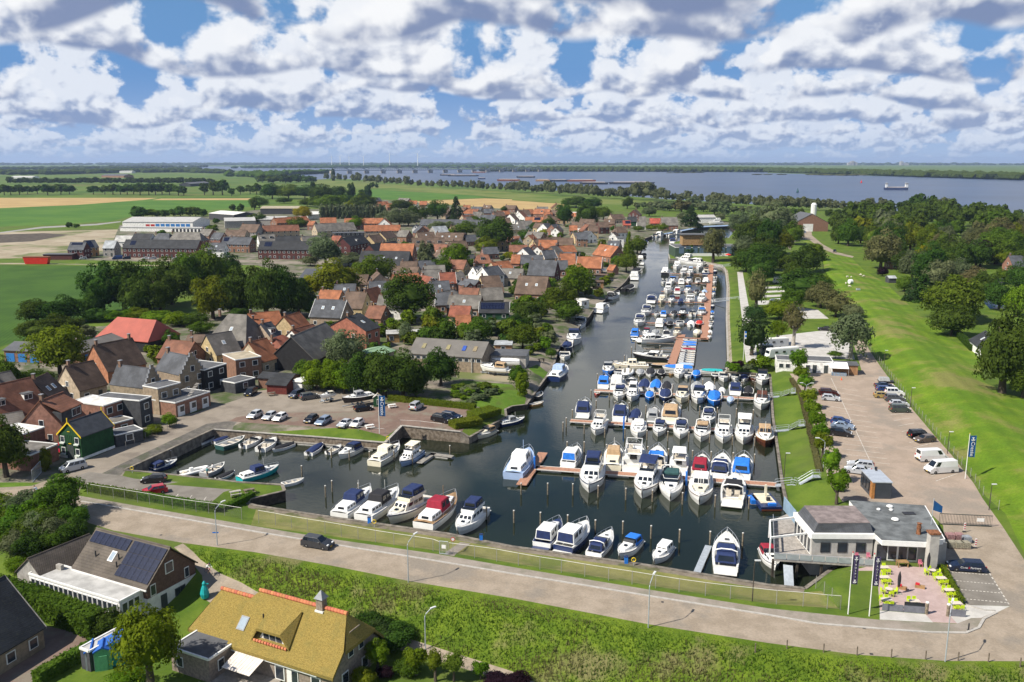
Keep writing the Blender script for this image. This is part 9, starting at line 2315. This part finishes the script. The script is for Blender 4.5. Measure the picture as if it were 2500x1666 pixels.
def cyclist(c,x,y,rz,lab,shirt,helmet,i):
 p=G(c,x,y); person(p,rz,lab,shirt,('dark_shorts',(.02,.02,.03)),'ride',helmet)
 t=thing('bicycle','bicycle ridden by the '+lab.split(' riding')[0],'bicycle',p,rz)
 for xx in (-.5,.52): ob('wheel',MB().tube([(xx+.33*math.cos(a*.45),0,.34+.33*math.sin(a*.45)) for a in range(15)],.022,4),M_TYRE,t)
 ob('frame',MB().tube([(-.5,0,.34),(-.2,0,.85),(.4,0,.82),(.52,0,.34)],.022,5).tube([(-.2,0,.85),(.02,0,.32),(.4,0,.8)],.022,5),M_RED,t); ob('handlebar',MB().tube([(.45,-.22,1.02),(.45,0,.98),(.45,.22,1.02)],.02,5),M_DARK,t); ob('saddle',MB().box((-.22,0,.93),(.26,.14,.06)),M_DARK,t)
cyclist('C1',1640,712,-.55,'cyclist in white shirt riding down the lane beside the dike',('white',(.7,.7,.7)),(.03,.03,.04),0); cyclist('C1',262,125,2.9,'cyclist in white top riding behind at the junction',('white',(.7,.7,.7)),(.05,.05,.06),1); cyclist('C1',290,95,2.9,'cyclist in pale blue top riding ahead at the junction',('pale_blue',(.42,.5,.62)),(.05,.03,.02),2)
for x,y,lab,s_ in ((1955,1405,'man in white shirt bending in the grey open boat',('white',(.7,.7,.7))),(1905,1440,'person in teal top standing in the grey open boat',('teal',(.05,.25,.25)))): person(S('B1',x,y,ZW+.35),1.0,lab,s_,('dark_shorts',(.02,.02,.03)),'bend')
# sheep on the dike
for i,(c,x,y) in enumerate([('A4',728,1125),('A4',765,1128),('A4',852,1106),('A4',880,1118),('A4',715,1184),('A4',748,1212)]):
 p=G(c,x,y); t=thing('sheep','white sheep grazing on the grass dike near the bale','sheep',p,i*1.1,'sheep on the dike'); b=MB().tube([(-.55,0,.62),(-.45,0,.66),(0,0,.68),(.4,0,.7),(.5,0,.68)],[.12,.28,.31,.27,.12],9).tube([(.4,0,.75),(.62,0,.62),(.78,0,.35),(.88,0,.25)],[.13,.11,.10,.06],7)
 for xx in (-.35,.32):
  for yy in (-.15,.15): b.tube([(xx,yy,.5),(xx+.02,yy,.25),(xx,yy,0)],[.08,.045,.04],5)
 ob('body',b.mesh('body',smooth=True),mat('wool',(.55,.51,.43),.95,.15,6,bump=.6),t)
p=G('A4',757,1180); t=thing('wrapped_bale','white wrapped hay bale on the grass dike','bale',p,.3); o=ob('bale',MB().lathe([(.9,-.8),(1.05,-.7),(1.05,.7),(.9,.8)],14),mat('bale_wrap',(.66,.67,.68),.5,.1,3),t,(0,0,1.0)); o.rotation_euler=(PI/2,0,PI/2); ob('film_end',MB().lathe([(.3,-.82),(.3,.82)],8),M_GALV,o)
p=G('A4',828,1238); t=thing('water_trough','small grey trough on the grass dike','trough',p); ob('tub',MB().box((0,0,.35),(1.6,.9,.7)).mesh('t',bevel=.08),M_GALV,t); ob('water',MB().box((0,0,.72),(1.3,.6,.03)),M_GLASS,t)
p=S('A1',345,998); t=thing('container','red skip container on the field track','container',p); ob('box',MB().hexa([(-6,-1.5,.2),(6,-1.5,.2),(6,1.5,.2),(-6,1.5,.2)],[(-7,-1.6,4),(7,-1.6,4),(7,1.6,4),(-7,1.6,4)]),paint('X'),t); ob('rim',MB().box((0,0,4),(14.2,3.4,.3)),mat('rust',(.2,.085,.04)),t)
# far river: ships, barges, bridge, turbines
def barge(lab,c,x0,x1,y,col,house_=False,h=5):
 a,b=S(c,x0,y,-.4),S(c,x1,y,-.4); d=b-a; L=d.length; t=thing('barge',lab,'ship',a,math.atan2(d.y,d.x),'ships and barges on the river'); w=L*.055
 ob('hull',MB().hexa([(L*.03,-w,-1),(L*.97,-w,-1),(L*.97,w,-1),(L*.03,w,-1)],[(0,-w,h),(L,-w,h),(L,w,h),(0,w,h)]),mat('hull_'+col,{'black': (.03,.035,.05),'rust': (.20,.07,.04),'sand': (.34,.2,.1),'blue': (.05,.07,.14)}[col],.7,.2,.05),t); ob('hold',MB().box((L*.5,0,h+.6),(L*.78,w*1.5,1.6)),mat('hold_cover',(.30,.24,.20) if not house_ else (.62,.55,.50),.7,.15,.03),t)
 if house_:
  for x,w2 in ((.10,.07),(.93,.1)): ob('deckhouse',MB().box((L*x,0,h+4.5),(L*w2,w*1.5,9)),M_FRAME,t); ob('wheelhouse_windows',MB().box((L*x,0,h+7.2),(L*w2+.4,w*1.5+.4,1.6)),M_GLASS,t)
barge('motor barge with white deckhouses under way on the river','A4',1065,1285,318,'blue',True)
for x0,x1,y,col,lab in ((215,350,238,'sand','sand coloured barge of the anchored group'),(345,512,240,'black','black barge beside the sand coloured one'),(505,772,240,'rust','long rust red barge of the anchored group'),(40,215,205,'black','dark barge behind the anchored group'),(620,885,266,'black','nearer dark barge, left of the pair'),(890,1310,264,'black','nearer dark barge, right of the pair'),(-140,75,236,'rust','rust barge at the left end of the group')): barge(lab,'A3',x0,x1,y,col)
for x0,x1,y,col,lab in ((1690,1840,186,'black','far dark barge before the bridge'),(1760,2050,192,'black','long dark barge before the bridge'),(1990,2110,160,'rust','far barge passing the bridge'),(2040,2110,220,'blue','small pale ship before the bridge')): barge(lab,'A2',x0,x1,y,col)
for x,y,k,lab in ((272,340,'E','green river buoy'),(858,252,'X','red river buoy'),): p=S('A4',x,y); t=thing('buoy',lab+' near the motor barge','buoy',p); ob('body',MB().lathe([(2.2,-.5),(2.2,2),(.8,5.5)],9),paint(k),t); ob('top_mark',MB().lathe([(.9,5.5),(.2,8)],7),paint(k),t)
def bridge():
 steel=mat('bridge_steel',(.16,.19,.23),.6,.1,.05); pts=[S('A2',700,168),S('A2',2353,150)]; pts.append(S('A3',260,150)); a,b=pts[0],pts[2]; d=b-a; L=d.length
 t=thing('railway_bridge','long steel truss bridge on concrete piers across the river','bridge',a,math.atan2(d.y,d.x)); ob('deck',MB().box((L/2,0,14),(L,14,2.5)),steel,t); n=14
 for i in range(n+1): ob('pier',MB().box((L*i/n,0,6),(16,22,14)),M_CONC,t)
 for i in range(n):
  b_=MB(); m=8
  for y in (-6,6):
   top=[(L*(i+(k+.0)/m)/n,y,15+12*math.sin(PI*k/m)**.5) for k in range(m+1)]; b_.tube(top,1.2,4)
   for k in range(1,m): b_.tube([(top[k][0],y,14),top[k]],.7,4)
  ob('truss_span',b_,steel,t)
bridge()
ROT=MB()
for k in range(3):
 a=k*2*PI/3; ROT.hexa([(math.cos(a+.6)*1.2,-.3,math.sin(a+.6)*1.2),(math.cos(a-.6)*1.2,-.3,math.sin(a-.6)*1.2),(math.cos(a-.6)*1.2,.3,math.sin(a-.6)*1.2),(math.cos(a+.6)*1.2,.3,math.sin(a+.6)*1.2)],[(math.cos(a+.01)*42,-.1,math.sin(a+.01)*42),(math.cos(a-.01)*42,-.1,math.sin(a-.01)*42),(math.cos(a-.01)*42,.1,math.sin(a-.01)*42),(math.cos(a+.01)*42,.1,math.sin(a+.01)*42)])
ROT=ROT.mesh('rotor'); TWR=MB().tube([(0,0,0),(0,0,100)],[3.2,1.8],8).mesh('tower'); NAC=MB().box((0,-2,100),(4,9,4)).mesh('nacelle')
for i,x in enumerate((698,775,858,990,1230,1487)):
 p=S('A2',x,106); p=p*(8200/p.y); p.z=0; k=1.25 if i in (4,5) else 1.0
 t=thing('wind_turbine','white wind turbine beyond the bridge, %s from the sea end'%ordinal(i),'wind turbine',p,0,'wind turbines',k); m_=mat('turbine_white',(.78,.79,.8),.5,.02,.1); ob('tower',TWR,m_,t); n_=ob('nacelle',NAC,m_,t); o=ob('rotor',ROT,m_,n_,(0,-7,100)); o.rotation_euler=(0,.4+i,0)

for i,(x,w,hh) in enumerate([(748,50,38),(778,60,60),(800,50,45),(1228,40,55),(1262,90,30)]):
 q=S('A4',x,60); q=q*(13500/q.y); q.z=0; t=thing('far_tower','%s far tower block on the river horizon'%ordinal(i),'building',q,0,'far towers'); ob('tower',MB().box((0,0,hh/2),(w,60,hh)),M_CONC,t); ob('roof_unit',MB().box((0,0,hh+4),(w*.4,20,8)),M_CONC,t)
for c,x,y,k,lab in (('A3',1985,945,'X','open red parasol beside the boat shed'),('A3',845,1090,'W','open white parasol in the canal garden')): q=S(c,x,y); t=thing('parasol',lab,'parasol',q); ob('pole',MB().tube([(0,0,0),(0,0,2.4)],.04,5),M_STEEL,t); ob('canopy',MB().lathe([(1.9,2.0),(1.0,2.5),(.05,2.8)],8),canvas(k),t)
# the air: one closed box of pale haze round everything, the sky outside
hv=bpy.data.materials.new('haze'); hv.use_nodes=True; hv.node_tree.nodes.clear(); N=NT(hv.node_tree)
pv=N.new('ShaderNodeVolumePrincipled'); pv.inputs['Color'].default_value=(.52,.68,1.0,1); pv.inputs['Density'].default_value=4.2e-5; pv.inputs['Anisotropy'].default_value=.1
N.put(N.new('ShaderNodeOutputMaterial').inputs['Volume'],pv.outputs[0])
hz=ob('haze',MB().box((0,13850,76),(56200,28500,164)),hv); tag(hz,'thin blue haze over the whole landscape','haze',kind='stuff')
